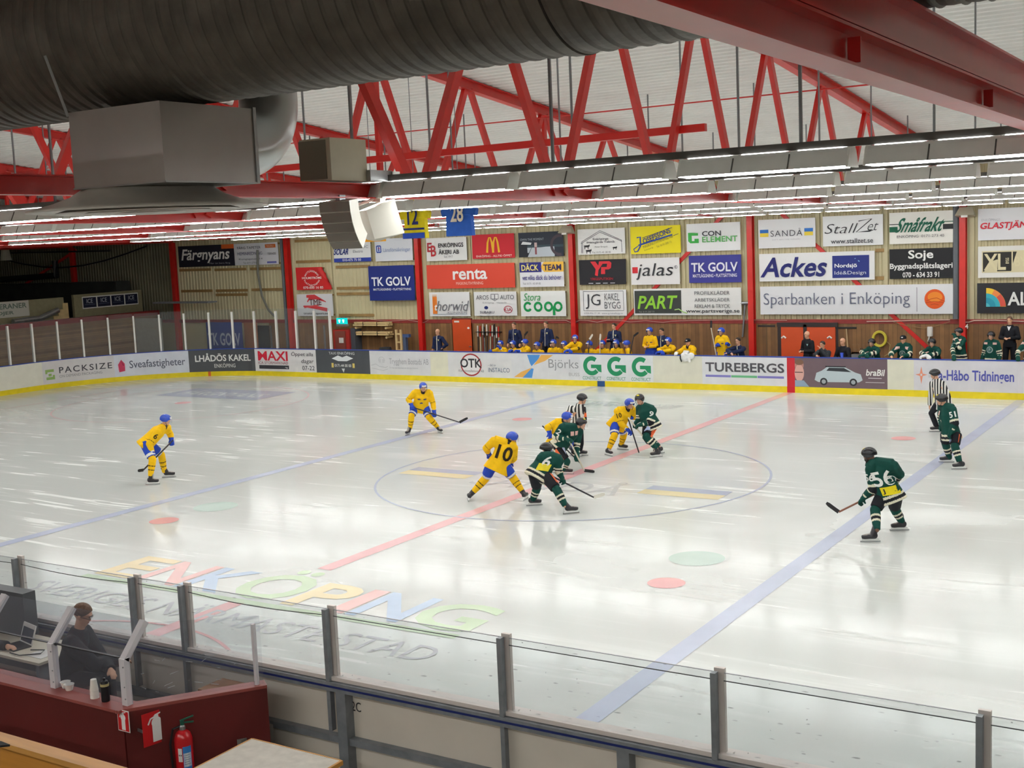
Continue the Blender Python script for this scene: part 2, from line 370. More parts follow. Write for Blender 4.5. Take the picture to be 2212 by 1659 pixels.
def ice():
    root = thing('ice_sheet', 'white skate-scratched ice of the hockey rink with red and blue lines', 'ice')
    b = MB(); P = [V((26, YN, 0))] + rink_path() + [V((26, YF, 0))]
    vs = [tuple(p) for p in P]; b.add(vs, [tuple(range(len(vs)))[::-1]])
    b.build('ice', m_ice, root)
    def f(x0, y1, x1, y0):  # unit frame on the ice, u along +x, v towards the near side
        return lambda u, v, l: V((x0 + (x1 - x0) * u, y1 + (y0 - y1) * v, 0.004 + l * 0.03))
    def flat(name, shapes, col):
        q = MB()
        for k, pts in enumerate(shapes): q.add([(x, y, 0.004) for x, y in pts], [tuple(range(len(pts)))])
        return q.build(name, paint(col), root)
    def rect(x0, y0, x1, y1): return [(x0, y0), (x1, y0), (x1, y1), (x0, y1)]
    def disc(cx, cy, r, n=32): return [(cx + r * cos(2 * pi * i / n), cy + r * sin(2 * pi * i / n)) for i in range(n)]
    def ringq(name, cx, cy, r, wd, col, a0=0, a1=2 * pi, n=72, z=0.005):
        q = MB(); vs = []
        for i in range(n + 1):
            t = a0 + (a1 - a0) * i / n
            vs += [(cx + (r - wd / 2) * cos(t), cy + (r - wd / 2) * sin(t), z), (cx + (r + wd / 2) * cos(t), cy + (r + wd / 2) * sin(t), z)]
        q.add(vs, [(2 * i, 2 * i + 1, 2 * i + 3, 2 * i + 2) for i in range(n)]); return q.build(name, paint(col), root)
    flat('center_line', [rect(-0.15, YN + 0.02, 0.15, -10.6), rect(-0.15, -8.6, 0.15, YF - 0.02)], 'e6b0b2')
    for x in (-7.157, 7.157): flat('blue_line', [rect(x - 0.15, YN + 0.02, x + 0.15, YF - 0.02)], 'b9c1d8')
    ringq('center_circle', 0, 0, 4.475, 0.055, 'b4bcd2')
    ringq('referee_crease', 0, YN, 2.95, 0.055, 'e3a9ac', 0, pi)
    for x in (-5.65, 5.65):
        for y in (-7.02, 7.02): flat('faceoff_dot', [disc(x, y, 0.3)], 'e5a3a4')
    for x, y in ((5.5, -5.5), (-5.6, -5.62)): flat('green_spot', [disc(x, y, 0.47)], 'bfd3c9')
    ringq('endzone_circle', -20.0, 6.9, 4.5, 0.05, 'e6c3c4'); flat('endzone_dot', [disc(-20.0, 6.9, 0.3)], 'e6b2b3')
    ringq('endzone_circle', -20.0, -7.0, 4.5, 0.05, 'e6c3c4')
    flat('goal_line', [rect(-25.9, -12.5, -25.84, 12.6)], 'dfb5b6')
    # sponsor and town markings painted under the ice
    a = Art(f(-4.05, -0.38, 4.08, -1.5), 8.13 / 1.12)
    for u0, u1 in ((0.0, 0.235), (0.775, 1.0)):
        a.rect(u0, 0.0, u1, 0.36, 'aab1c4'); a.rect(u0, 0.36, u1, 0.74, 'e2d3a6')
    a.text('SANDÅ', 0.275, -0.05, 0.735, 1.1, 'c2c5c6', 0.0)
    a.build(root, paint)
    a = Art(f(-3.65, -9.2, 4.12, -10.42), 7.77 / 1.22); x = 0.0
    for ch, wd, c in (('E', 0.115, 'ead8ae'), ('N', 0.125, 'e8bcb8'), ('K', 0.125, 'b4c8e2'), ('Ö', 0.165, 'c4dab6'), ('P', 0.115, 'ebdaac'), ('I', 0.04, 'e8bcb8'), ('N', 0.125, 'b4c8e2'), ('G', 0.15, 'c4dab6')):
        a.text(ch, x, -0.36 if ch == 'Ö' else 0.0, x + wd, 1.0, c, 0.035); x += wd + 0.006
    a.rect(-0.01, 1.06, 1.0, 1.2, 'c4d8b8')
    a.text('SVERIGES NÄRMASTE STAD', -0.05, 1.42, 1.02, 1.98, 'c0c2c6', 0.0)
    a.build(root, paint)
    a = Art(f(-22.9, 10.4, -17.7, 8.2), 5.2 / 2.2); a.rect(0, 0, 1, 1, 'b0b5c4'); a.text('FÄRGNYANS', 0.1, 0.25, 0.9, 0.75, 'd6d9dc', 0.02); a.build(root, paint)
    a = Art(f(-5.3, 11.0, -2.1, 10.1), 3.2 / 0.9); a.text('BYGG', 0.0, 0.0, 0.42, 0.9, 'b9c0c2', 0.03); a.text('SKADE', 0.52, 0.1, 1.0, 0.55, 'bdc3c6', 0.0); a.text('SERVICE', 0.52, 0.62, 1.0, 0.98, 'bdc3c6', 0.0); a.build(root, paint)
ice()

# ------------------------------------------------------------------ roof trusses
def ibeam(w, h, t=0.012, tw=0.01):
    return [(-w/2, -h/2), (w/2, -h/2), (w/2, -h/2 + t), (tw/2, -h/2 + t), (tw/2, h/2 - t), (w/2, h/2 - t), (w/2, h/2), (-w/2, h/2), (-w/2, h/2 - t), (-tw/2, h/2 - t), (-tw/2, -h/2 + t), (-w/2, -h/2 + t)]
CHZ = 5.97           # underside of the bottom chords
def chz(y): return CHZ - 0.0052 * (y + 7)
BOT = [-25.6 + 3.44 * i for i in range(13)]      # nodes on the bottom chord
TOPN = [y + 1.72 for y in BOT[:-1]]
def truss_parts(root, X, double=False, verticals=False, dz=0.0):
    def P(y, z): return V((X, y, z + dz))
    y0, y1 = -27.0, YW - 0.1
    b = MB(); b.bar(P(y0, chz(y0) + 0.085), P(y1, chz(y1) + 0.085), 0, 0, shape=ibeam(0.17, 0.17, 0.014, 0.012))
    b.build('bottom_chord', m_red, root)
    if double:
        b = MB(); b.bar(P(y0, chz(y0) + 0.29), P(y1, chz(y1) + 0.29), 0, 0, shape=ibeam(0.17, 0.23, 0.016, 0.012)); b.build('upper_beam', m_red, root)
        for yy in (-18.6, -15.75):
            b = MB(); b.box((X + 0.012, yy, chz(yy) + 0.03 + dz), (X + 0.07, yy + 0.012, chz(yy) + 0.14 + dz)); b.build('stiffener', m_red, root)
    b = MB(); yr = -4.5
    for a, c in ((y0, yr), (yr, y1)): b.bar(P(a, roofz(a) + 0.08), P(c, roofz(c) + 0.08), 0, 0, shape=ibeam(0.2, 0.24, 0.016, 0.014))
    b.build('top_chord', m_red, root)
    for i, y in enumerate(BOT):
        for t in ((y - 1.72), (y + 1.72)):
            if t < y0 or t > y1 or (double and -21 < t < -11): continue
            b = MB(); za, zb = chz(y) + 0.1, roofz(t) - 0.02
            b.bar(P(y + (0.12 if t > y else -0.12), za), P(t - (0.1 if t > y else -0.1), zb), 0.14, 0.1, up=(1, 0, 0))
            b.build('web_member', m_red, root)
    if verticals:
        for t in TOPN[2::2]:
            b = MB(); b.bar(P(t, chz(t) + 0.1), P(t, roofz(t) - 0.02), 0.12, 0.09, up=(1, 0, 0)); b.build('post', m_red, root)
names = ['red roof truss nearest the camera with the deep double bottom beam', 'red roof truss carrying the beige box and the speaker cluster', 'red roof truss behind the speaker cluster, its top chord sloping down at centre', 'red roof truss third beyond the near double beam', 'red roof truss above the red column left of the red arch banner', 'red roof truss over the grey drainpipe column', 'red roof truss above the column left of the dark navy paint banner', 'red roof truss farthest away over the end stand']
GT = 'red roof trusses spanning the rink'
for i, X in enumerate(BAYS):
    if i == 0:
        r = thing('roof_truss', names[0], 'truss', (X, 0, 0), GT); truss_parts(r, X, True, dz=0.14)
    elif i == 1:
        T1 = thing('roof_truss', names[1], 'truss', (X, 0, 0), GT); truss_parts(T1, X)
    elif i == 2:
        T2 = thing('roof_truss', names[2], 'truss', (X, 0, 0), GT); truss_parts(T2, X, verticals=True)
    else: dup(T2, (X, 0, 0), names[i], 'truss', GT)
b = MB(); b.bar((-9.6, -4.1, 7.1), (5.25, -4.1, 7.2), 0.1, 0.13)
tag(b.build('tie_beam', m_red), 'long red beam running level through the trusses and ending beside the centre', 'beam')
for y, z, x0, x1, lb in ((3.1, 8.4, -36, 25, 'thin red bracing rod crossing high under the roof sheet'),):
    b = MB(); b.tube([(x0, y, z), (x1, y, z)], 0.018, 6); tag(b.build('bracing_rod', m_red), lb, 'rod')

# columns and sloping braces on the far wall
COLN = ['red column with a floodlight, beside the three-letter tyre banner', 0]
cl = {4.77: 'red wall column marked with a white 4 at right', -2.5: 'red wall column between the purple and striped flag banners', -9.8: 'red wall column behind the kneeling yellow player on the bench', -17.2: 'red wall column left of the orange single door', -24.5: 'red wall column beside the dark drainpipe', -31.85: 'red wall column left of the navy paint banner', -39.2: 'red wall column in the dark end stand', 12.1: 'red wall column beyond the right edge'}
for X in BAYS[1:-1] + [-39.2]:
    b = MB(); b.bar((X, YW - 0.16, -0.06), (X, YW - 0.16, chz(YW)), 0, 0, up=(0, 1, 0), shape=ibeam(0.2, 0.24, 0.02, 0.02))
    o = tag(b.build('wall_column', m_red, loc=(X, YW - 0.16, -0.06)), cl[X], 'column', 'red wall columns')
def brace(a, c, lb):
    b = MB(); b.bar((a[0], YW - 0.05, a[1]), (c[0], YW - 0.05, c[1]), 0.13, 0.07, up=(0, 1, 0)); tag(b.build('wall_brace', m_red), lb, 'brace')
brace((-3.5, 5.95), (-9.5, 0.4), 'red diagonal brace passing behind the purple-blue banner and the red square banner')
brace((-1.6, 6.05), (4.5, 0.35), 'red diagonal brace behind the long white bank banner at right')
brace((-39.0, 5.7), (-46.0, 3.0), 'red diagonal brace on the dark far left wall')

# ------------------------------------------------------------------ light rows
m_tube = emit('tube_light', 'fbfdfb', TUBE_POWER * 2.5)
m_uplight = emit('uplight_glow', 'fbfdfb', TUBE_POWER * 1.8)
m_hous = pm('lamp_housing', 'e6e6e2', 0.45, 0.0, var=0.06, scale=5)
m_rail = pm('rail_dark', '5a5754', 0.5, 0.3)
m_cap = pm('lamp_cap', 'eeeee8', 0.4)
ROWY = [-12.66 + 5.4 * i for i in range(6)]
ROWZ = [6.0, 5.99, 5.965, 5.92, 5.87, 5.81]
def make_lamp(loc):
    r = thing('strip_lamp', None, None, loc); x, y, z = loc; L = 1.68
    b = MB()   # trough: sloping sides and a flat top, open below
    pr = [(-0.17, 0.01), (-0.10, 0.15), (-0.07, 0.18), (0.07, 0.18), (0.10, 0.15), (0.17, 0.01), (0.155, 0.01), (0.09, 0.14), (-0.09, 0.14), (-0.155, 0.01)]
    n = len(pr); vs = [(x + s * L / 2, y + a, z + c) for s in (-1, 1) for a, c in pr]
    b.add(vs, [(i, (i + 1) % n, n + (i + 1) % n, n + i) for i in range(n)])
    for k in (-0.28, 0.28):
        b.bar((x + k, y - 0.173, z + 0.012), (x + k, y - 0.103, z + 0.153), 0.012, 0.006, mi=1, up=(0, 1, 0))
    b.build('housing', [m_hous, m_rail], r)
    for s in (-1, 1):
        b = MB(); q = [(-0.17, 0.0), (0.17, 0.0), (0.10, 0.155), (0.07, 0.185), (-0.07, 0.185), (-0.10, 0.155)]
        vs = [(x + s * L / 2 + e, y + a, z + c) for e in (-0.012, 0.012) for a, c in q]; m = len(q)
        b.add(vs, [(i, (i + 1) % m, m + (i + 1) % m, m + i) for i in range(m)] + [tuple(range(m))[::-1], tuple(range(m, 2 * m))]); b.build('end_cap', m_cap, r)
    b = MB(); b.box((x - L / 2 + 0.03, y - 0.034, z - 0.005), (x + L / 2 - 0.03, y + 0.034, z + 0.02)); b.build('tube', m_tube, r)
    b = MB()   # glowing quads added above the housing to brighten the roof deck
    for k in (-0.56, 0, 0.56): b.add([(x + k - 0.22, y - 0.05, z + 0.182), (x + k + 0.22, y - 0.05, z + 0.182), (x + k + 0.22, y + 0.05, z + 0.182), (x + k - 0.22, y + 0.05, z + 0.182)], [(0, 1, 2, 3)])
    b.build('added_uplight', m_uplight, r)
    return r
L0 = None
rown = ['nearest', 'second nearest', 'third nearest', 'fourth nearest', 'second farthest', 'farthest']
for k, (y, z) in enumerate(zip(ROWY, ROWZ)):
    rl = thing('lamp_rail', 'dark steel rail carrying the %s row of strip lamps' % rown[k], 'rail', (0, y, 0), 'lamp rails')
    x0 = -31.6
    b = MB(); b.bar((x0, y, z + 0.225), (20.0, y, z + 0.225), 0.09, 0.07); b.build('rail', m_rail, rl)
    x = 9.86 if k == 0 else 10.4 - 0.6 * k
    while x > x0:
        b = MB(); b.bar((x, y, z + 0.25), (x, y, roofz(y) + 0.2), 0.028, 0.028); b.build('hanger_rod', m_steel, rl); x -= 2.7
    bi = 0; n = 0
    for X in [12.1, 4.77, -2.5, -9.8, -17.2, -24.5]:
        for j in range(3, -1, -1):
            lx = X + 0.21 + 0.84 + 1.78 * j + (0.06 * j)
            n += 1
            lb = '%s lamp from the right in the %s row of ceiling strip lamps' % (['first', 'second', 'third', 'fourth', 'fifth', 'sixth', 'seventh', 'eighth', 'ninth', 'tenth', 'eleventh', 'twelfth', 'thirteenth', 'fourteenth', 'fifteenth', 'sixteenth', 'seventeenth', 'eighteenth', 'nineteenth', 'twentieth', 'twenty-first', 'twenty-second', 'twenty-third', 'twenty-fourth'][n - 1], rown[k])
            if L0 is None: L0 = make_lamp((lx, y, z)); tag(L0, lb, 'lamp', 'strip lamps over the ice')
            else: dup(L0, (lx, y, z), lb, 'lamp', 'strip lamps over the ice')

# unseen strip lamps added behind the camera to brighten the near side
rl = thing('lamp_rail', 'dark steel rail for added unseen lamps above the near stand', 'rail', (8, -23.0, 0), 'lamp rails')
b = MB(); b.bar((-12, -23.0, 6.425), (22, -23.0, 6.425), 0.09, 0.07); b.build('rail', m_rail, rl)
rl2 = dup(rl, (8, -25.6, 0), 'second dark steel rail for added unseen lamps above the near stand', 'rail', 'lamp rails')
for yy in (-23.0, -25.6):
    for j in range(18): dup(L0, (-10.5 + 1.75 * j, yy, 6.2), 'added unseen strip lamp brightening the near side', 'lamp', 'added lamps brightening the near side')
# ------------------------------------------------------------------ glass
def glass_mat(name, tint, marks=False, haze=0.0, hazecol='c8c8cc', scr=(0.6, 0.66)):
    m = bpy.data.materials.new(name); MC[name] = m; m.use_nodes = True; nt = m.node_tree; L = nt.links.new
    nt.nodes.remove(nt.nodes['Principled BSDF']); out = nt.nodes['Material Output']
    t = nt.nodes.new('ShaderNodeBsdfTransparent'); t.inputs[0].default_value = tuple(tint) + (1,)
    g = nt.nodes.new('ShaderNodeBsdfGlossy'); g.inputs['Roughness'].default_value = 0.03
    fr = nt.nodes.new('ShaderNodeFresnel'); fr.inputs[0].default_value = 1.35
    gm = nt.nodes.new('ShaderNodeNewGeometry'); sb = nt.nodes.new('ShaderNodeMath'); sb.operation = 'SUBTRACT'; sb.inputs[0].default_value = 1.0; L(gm.outputs['Backfacing'], sb.inputs[1])
    ml = nt.nodes.new('ShaderNodeMath'); ml.operation = 'MULTIPLY'; L(fr.outputs[0], ml.inputs[0]); L(sb.outputs[0], ml.inputs[1])
    mx = nt.nodes.new('ShaderNodeMixShader'); L(ml.outputs[0], mx.inputs[0]); L(t.outputs[0], mx.inputs[1]); L(g.outputs[0], mx.inputs[2]); cur = mx
    if haze:
        d = nt.nodes.new('ShaderNodeBsdfDiffuse'); d.inputs[0].default_value = lin(hazecol)
        m2 = nt.nodes.new('ShaderNodeMixShader'); m2.inputs[0].default_value = haze; L(cur.outputs[0], m2.inputs[1]); L(d.outputs[0], m2.inputs[2]); cur = m2
    if marks:   # puck marks and scratches on the panes
        tc = nt.nodes.new('ShaderNodeTexCoord'); acc = None
        for rot, sc_, lo, hi, scale in ((0.4, (1, 1, 12), 0.73, 0.76, 4.2), (-0.6, (1.6, 1, 12), 0.73, 0.76, 4.6), (0, (1, 1, 1), 0.75, 0.77, 13.0)):
            mp = nt.nodes.new('ShaderNodeMapping'); mp.inputs['Rotation'].default_value = (0, rot, 0); mp.inputs['Scale'].default_value = sc_
            nz = nt.nodes.new('ShaderNodeTexNoise'); nz.inputs['Scale'].default_value = scale; nz.inputs['Detail'].default_value = 1.5
            r = nt.nodes.new('ShaderNodeMapRange'); r.inputs[1].default_value = lo; r.inputs[2].default_value = hi; r.inputs[4].default_value = 0.38
            L(tc.outputs['Object'], mp.inputs[0]); L(mp.outputs[0], nz.inputs['Vector']); L(nz.outputs['Fac'], r.inputs[0])
            if acc is None: acc = r.outputs[0]
            else:
                q = nt.nodes.new('ShaderNodeMath'); q.operation = 'MAXIMUM'; L(acc, q.inputs[0]); L(r.outputs[0], q.inputs[1]); acc = q.outputs[0]
        d = nt.nodes.new('ShaderNodeBsdfDiffuse'); d.inputs[0].default_value = lin('77787e')
        m3 = nt.nodes.new('ShaderNodeMixShader'); L(acc, m3.inputs[0]); L(cur.outputs[0], m3.inputs[1]); L(d.outputs[0], m3.inputs[2]); cur = m3
    L(cur.outputs[0], out.inputs[0]); return m
m_glass = glass_mat('rink_glass', (0.93, 0.95, 0.95), haze=0.05)
m_glassn = glass_mat('near_glass', (0.90, 0.915, 0.92), marks=True, haze=0.03)
m_poly = glass_mat('booth_plastic', (0.90, 0.91, 0.93), marks=False, haze=0.08, hazecol='b9b9c4')

# ------------------------------------------------------------------ boards round the far side
HB = 1.18
PATH = []
for p in rink_path(40):
    if not PATH or (p - PATH[-1]).length > 1e-4: PATH.append(p)
PATH.append(V((26, YF, 0)))
CUM = [0.0]
for a, c in zip(PATH, PATH[1:]): CUM.append(CUM[-1] + (c - a).length)
def at_s(s):
    i = 0
    while i < len(CUM) - 2 and CUM[i + 1] < s: i += 1
    d = (PATH[i + 1] - PATH[i]).normalized(); p = PATH[i] + d * (s - CUM[i]); return p, V((d.y, -d.x, 0))
S0 = None
def s_at_px(px, z=0.65):
    """distance along the far boards where the pixel column px meets them"""
    lo, hi = CUM[40] + 0.5, CUM[-1]      # along the end boards and the far side
    for _ in range(50):
        m = (lo + hi) / 2; p, n = at_s(m)
        if topx((p.x, p.y, z))[0] < px: lo = m
        else: hi = m
    return lo
def strip_along(mb, s0, s1, z0, z1, d0, d1, mi=0):
    """solid band following the boards from s0 to s1; d0..d1 = offset towards the ice"""
    ss = [s0] + [c for c in CUM if s0 + 0.02 < c < s1 - 0.02] + [s1]; vs = []
    for s in ss:
        p, n = at_s(s)
        for d, z in ((d0, z0), (d1, z0), (d1, z1), (d0, z1)): vs.append(p + n * d + V((0, 0, z)))
    k = len(ss)
    fs = [(4 * i + j, 4 * i + (j + 1) % 4, 4 * i + 4 + (j + 1) % 4, 4 * i + 4 + j) for i in range(k - 1) for j in range(4)] + [(3, 2, 1, 0), (4 * k - 4, 4 * k - 3, 4 * k - 2, 4 * k - 1)]
    mb.add(vs, fs, mi)
def cream(c): return pm('board_' + c, c, 0.35, var=0.07, scale=2.5, spec=0.4)
def board(px0, px1, label, bg='e6e5e2', draw=None, s0=None, s1=None, kick='e6cf12', art=True):
    a = s_at_px(px0) if s0 is None else s0; c = s_at_px(px1) if s1 is None else s1
    p, n = at_s((a + c) / 2)
    r = thing('dasher_board', label, 'rink board', (p.x, p.y, 0), 'rink boards round the far side')
    b = MB(); strip_along(b, a, c, 0, HB - 0.03, -0.09, 0); b.build('panel', cream(bg), r)
    b = MB(); strip_along(b, a, c, 0, 0.2, 0, 0.012); b.build('kick_plate', m_yel if kick == 'e6cf12' else vinyl(kick), r)
    b = MB(); strip_along(b, a, c, HB - 0.03, HB, -0.1, 0.015); b.build('cap_rail', m_blue, r)
    if draw:
        zt, zb = HB - 0.045, 0.21
        def f(u, v, l):
            q, m = at_s(a + (c - a) * u); return q + m * l + V((0, 0, zt + (zb - zt) * v))
        A = Art(f, (c - a) / (zt - zb), 0.25); draw(A); A.build(r)
    return r
def d_pack(A):
    for x, y in ((0.05, 0.36), (0.05, 0.70)): A.rect(x, y, x + 0.115, y + 0.12, '8fae62')
    A.rect(0.04, 0.36, 0.07, 0.55, '8fae62'); A.rect(0.145, 0.62, 0.175, 0.82, '8fae62'); A.rect(0.085, 0.55, 0.13, 0.66, '8fae62')
    A.text('PACKSIZE', 0.24, 0.30, 0.97, 0.58, '4a4a50', 0.01, spacing=1.25); A.text('ON DEMAND PACKAGING', 0.24, 0.66, 0.83, 0.78, '8e8e92')
def d_svea(A):
    A.poly([(0.05, 0.45), (0.095, 0.22), (0.14, 0.42), (0.14, 0.76), (0.06, 0.8)], 'c03a5a'); A.poly([(0.05, 0.45), (0.09, 0.55), (0.07, 0.74), (0.05, 0.7)], 'e8a0b0'); A.poly([(0.10, 0.3), (0.13, 0.5), (0.10, 0.52)], '8a1f44')
    A.text('Sveafastigheter', 0.2, 0.30, 0.95, 0.76, '5a5e6e', 0.005)
def d_lha(A):
    A.text('LHÅDÖS KAKEL', 0.09, 0.14, 0.93, 0.54, 'e9e9e6', 0.025); A.text('ENKÖPING', 0.36, 0.62, 0.68, 0.84, 'cfcfcc', 0.015)
def d_maxi(A):
    A.text('MAXI', 0.05, 0.08, 0.54, 0.52, 'c9253a', 0.05); A.text('ICA STORMARKNAD', 0.05, 0.56, 0.54, 0.68, '8a3848', 0.0); A.rect(0.06, 0.73, 0.55, 0.9, '3b3b40'); A.text('Enköping', 0.36, 0.77, 0.53, 0.88, 'dddddd')
    A.text('Öppet alla', 0.6, 0.08, 0.96, 0.33, '45454a', 0.005, 0.15); A.text('dagar', 0.76, 0.42, 0.96, 0.65, '45454a', 0.005, 0.15); A.text('07-22', 0.77, 0.72, 0.97, 0.92, '45454a', 0.005)
def d_taxi(A):
    A.text('TAXI ENKÖPING', 0.25, 0.04, 0.73, 0.18, 'cfd2d2', 0.01)
    A.poly([(0.3, 0.36), (0.42, 0.22), (0.5, 0.3), (0.58, 0.22), (0.7, 0.34), (0.58, 0.47), (0.42, 0.47)], 'e0e4e6')
    A.rect(0.29, 0.56, 0.33, 0.76, 'd7c06a'); A.rect(0.68, 0.56, 0.72, 0.76, 'd7c06a'); A.text('0171-44 00 00', 0.35, 0.6, 0.66, 0.73, 'e5e5e2', 0.01); A.poly([(0.475, 0.8), (0.535, 0.8), (0.51, 0.98)], 'cfd2d2')
def d_tryg(A):
    A.ring(0.2, 0.42, 0.17, 0.02, 'b9babd', a0=0, a1=pi); A.strip([(0.02, 0.62), (0.1, 0.56), (0.16, 0.66), (0.26, 0.7), (0.3, 0.66)], 'b9babd', 0.025); A.strip([(0.03, 0.74), (0.12, 0.78), (0.22, 0.84), (0.3, 0.76)], 'b9babd', 0.02); A.rect(0.15, 0.34, 0.19, 0.5, 'c9c9cc'); A.rect(0.21, 0.34, 0.25, 0.5, 'c9c9cc')
    A.text('Trygghem Bostads AB', 0.33, 0.3, 0.97, 0.62, 'a3a4a8', 0.0); A.text('För dig med drömmen om det egna hemmet', 0.33, 0.66, 0.8, 0.76, 'b4b5b8')
def d_otk(A):
    A.ell(0.37, 0.5, 0.52, '9a2c30', 0.47); A.ell(0.37, 0.5, 0.46, 'e4e2e2', 0.41); A.text('OTK', 0.2, 0.24, 0.54, 0.62, '2e2e33', 0.03)
    A.text('Klimatinstallationer AB', 0.17, 0.7, 0.57, 0.8, '70707a', 0.0); A.text('- del av', 0.64, 0.44, 0.76, 0.54, '7c8090'); A.text('INSTALCO', 0.64, 0.6, 0.97, 0.78, '5a6880', 0.0)
def d_bjo(A):
    A.poly([(0.24, 0.04), (0.43, 0.04), (0.41, 0.2), (0.3, 0.5), (0.28, 0.4)], '4f8ed0'); A.poly([(0.45, 0.04), (0.62, 0.04), (0.5, 0.28), (0.33, 0.46)], 'e0aa58')
    A.poly([(0.03, 0.96), (0.14, 0.74), (0.3, 0.56), (0.18, 0.96)], 'e0aa58'); A.poly([(0.3, 0.58), (0.33, 0.6), (0.3, 0.97), (0.16, 0.97)], '4f8ed0')
    A.text('Björks', 0.55, 0.2, 0.98, 0.66, '96989c', 0.0); A.text('BUSS', 0.84, 0.72, 0.99, 0.85, 'a8a8aa', 0.0)
def d_g3(A):
    for k in range(3):
        c = 0.165 + 0.335 * k; r = 0.33
        A.ring(c, 0.43, 0.29, 0.17, '1f8458', a0=0.9, a1=5.6); A.rect(c - 0.01, 0.38, c + 0.135, 0.52, '1f8458'); A.poly([(c + 0.06, 0.52), (c + 0.135, 0.52), (c + 0.135, 0.68), (c + 0.09, 0.64)], '1f8458')
        A.text('CONSTRUCT', c - 0.13, 0.84, c + 0.13, 0.97, '6a9a82', 0.01)
def d_tur(A):
    A.text('TUREBERGS', 0.04, 0.2, 0.97, 0.54, '4c4c52', 0.045)
    for i, c in enumerate(('7a76b8', '62aa7a', '7a76b8')): A.rect(0.04 + 0.31 * i, 0.66, 0.345 + 0.31 * i, 0.74, c)
def d_bra(A):
    A.ell(0.05, 0.24, 0.16, 'b5837a', 0.2); A.ell(0.05, 0.52, 0.17, 'd2a59a', 0.3); A.ell(0.05, 0.14, 0.16, '7a5a48', 0.1); A.poly([(0, 0.78), (0.1, 0.78), (0.16, 1.0), (0, 1.0)], '8aa0b4'); A.rect(0.0, 0.48, 0.09, 0.51, '4a3a3a')
    A.poly([(0.22, 0.75), (0.24, 0.5), (0.3, 0.42), (0.36, 0.28), (0.55, 0.28), (0.66, 0.46), (0.72, 0.52), (0.74, 0.72), (0.7, 0.8), (0.26, 0.82)], 'b7c4ca'); A.poly([(0.35, 0.42), (0.38, 0.31), (0.54, 0.31), (0.62, 0.45)], '30343a'); A.strip([(0.34, 0.27), (0.56, 0.27)], '22252a', 0.04)
    for x in (0.32, 0.64): A.ell(x, 0.8, 0.13, '26262a'); A.ell(x, 0.8, 0.075, '9aa2a8')
    A.text('braBil', 0.78, 0.34, 0.97, 0.56, 'eeeeea', 0.02, 0.15); A.rect(0.8, 0.63, 0.94, 0.655, 'c9c4c8'); A.rect(0.77, 0.78, 0.97, 0.8, 'c9c4c8')
def d_hab(A):
    for p in ([(0.075, 0.22), (0.09, 0.45), (0.06, 0.45)], [(0.075, 0.78), (0.09, 0.52), (0.06, 0.52)], [(0.01, 0.48), (0.066, 0.44), (0.066, 0.53)], [(0.14, 0.48), (0.084, 0.44), (0.084, 0.53)]): A.poly(p, 'dd8e74')
    A.text('Enköpings-Håbo Tidningen', 0.02 + 0.15, 0.26, 0.97, 0.66, '5356a4', 0.02)
def d_hab2(A):
    A.text('a-Håbo Tidningen', 0.245, 0.3, 0.965, 0.76, '4e52a2', 0.02); d_star(A)
def d_star(A):
    for p in ([(0.075, 0.2), (0.09, 0.45), (0.06, 0.45)], [(0.075, 0.8), (0.09, 0.52), (0.06, 0.52)], [(0.015, 0.48), (0.066, 0.44), (0.066, 0.53)], [(0.135, 0.48), (0.084, 0.44), (0.084, 0.53)]): A.poly(p, 'dd8e74')
SE = CUM[39] + 0.2
board(0, 92, 'plain cream rink board at the left edge beside the green bracket logo', 'e3e1d2', None, s0=SE)
board(92, 247, 'scuffed white rink board with a green bracket logo and spaced capitals', 'd9d6d6', d_pack)
board(247, 408, 'pale blue-white rink board with a small red house logo', 'd8dce6', d_svea)
board(408, 551, 'dark grey rink board with white tile company capitals', '4c4e52', d_lha)
board(551, 683, 'white rink board with fat red capitals and opening hours 07-22', 'e2e0e0', d_maxi)
board(683, 799, 'dark grey rink board with a white winged taxi emblem', '4a4d52', d_taxi)
board(799, 930, 'white rink board with a faint grey house in a hand drawing', 'd8d8da', d_tryg)
board(930, 968, 'narrow blank cream rink board left of the red oval logo', 'e2dfc8')
board(968, 1105, 'white rink board with black letters in a red oval', 'dcdcdc', d_otk)
board(1105, 1253, 'white rink board with blue and orange curved shapes', 'dadbde', d_bjo)
board(1253, 1411, 'white rink board with three green G emblems', 'dfe2e4', d_g3)
board(1411, 1472, 'blank cream gate board right of the green emblems', 'dedccb')
board(1472, 1517, 'blank cream gate board below the goalkeeper in a black cap', 'dcdac9')
board(1517, 1700, 'white rink board with dark capitals over a purple and green bar', 'dcdee2', d_tur)
board(1700, 1717, 'narrow bright red rink board at the red centre line', 'c22430', kick='c22430')
board(1717, 1917, 'dark plum rink board picturing a man and a silver car', '6b5960', d_bra)
board(1917, 1974, 'blank cream gate board right of the plum car board', 'dedcca')
board(1974, 2199, 'white rink board with purple newspaper lettering and an orange star', 'd6d4da', d_hab2)
board(2199, 2212, 'white rink board with a red edge at the right blue line', 'd9d6dc', lambda A: A.rect(0.02, 0.1, 0.98, 0.9, 'd8574a'), s1=CUM[-1])
for px, lb in ((1299, 'dark blue kick-strip marker where the left blue line meets the boards'), (453, 'small orange kick-strip marker below the dark grey tile board')):
    s = s_at_px(px, 0.1); b = MB(); h = 0.15 if px > 1000 else 0.06; strip_along(b, s - h, s + h, 0.004, 0.202, 0.012, 0.02); p, n = at_s(s)
    tag(b.build('line_marker', vinyl('2a4a7a' if px > 1000 else 'd86a2a'), loc=(p.x, p.y, 0)), lb, 'marker')

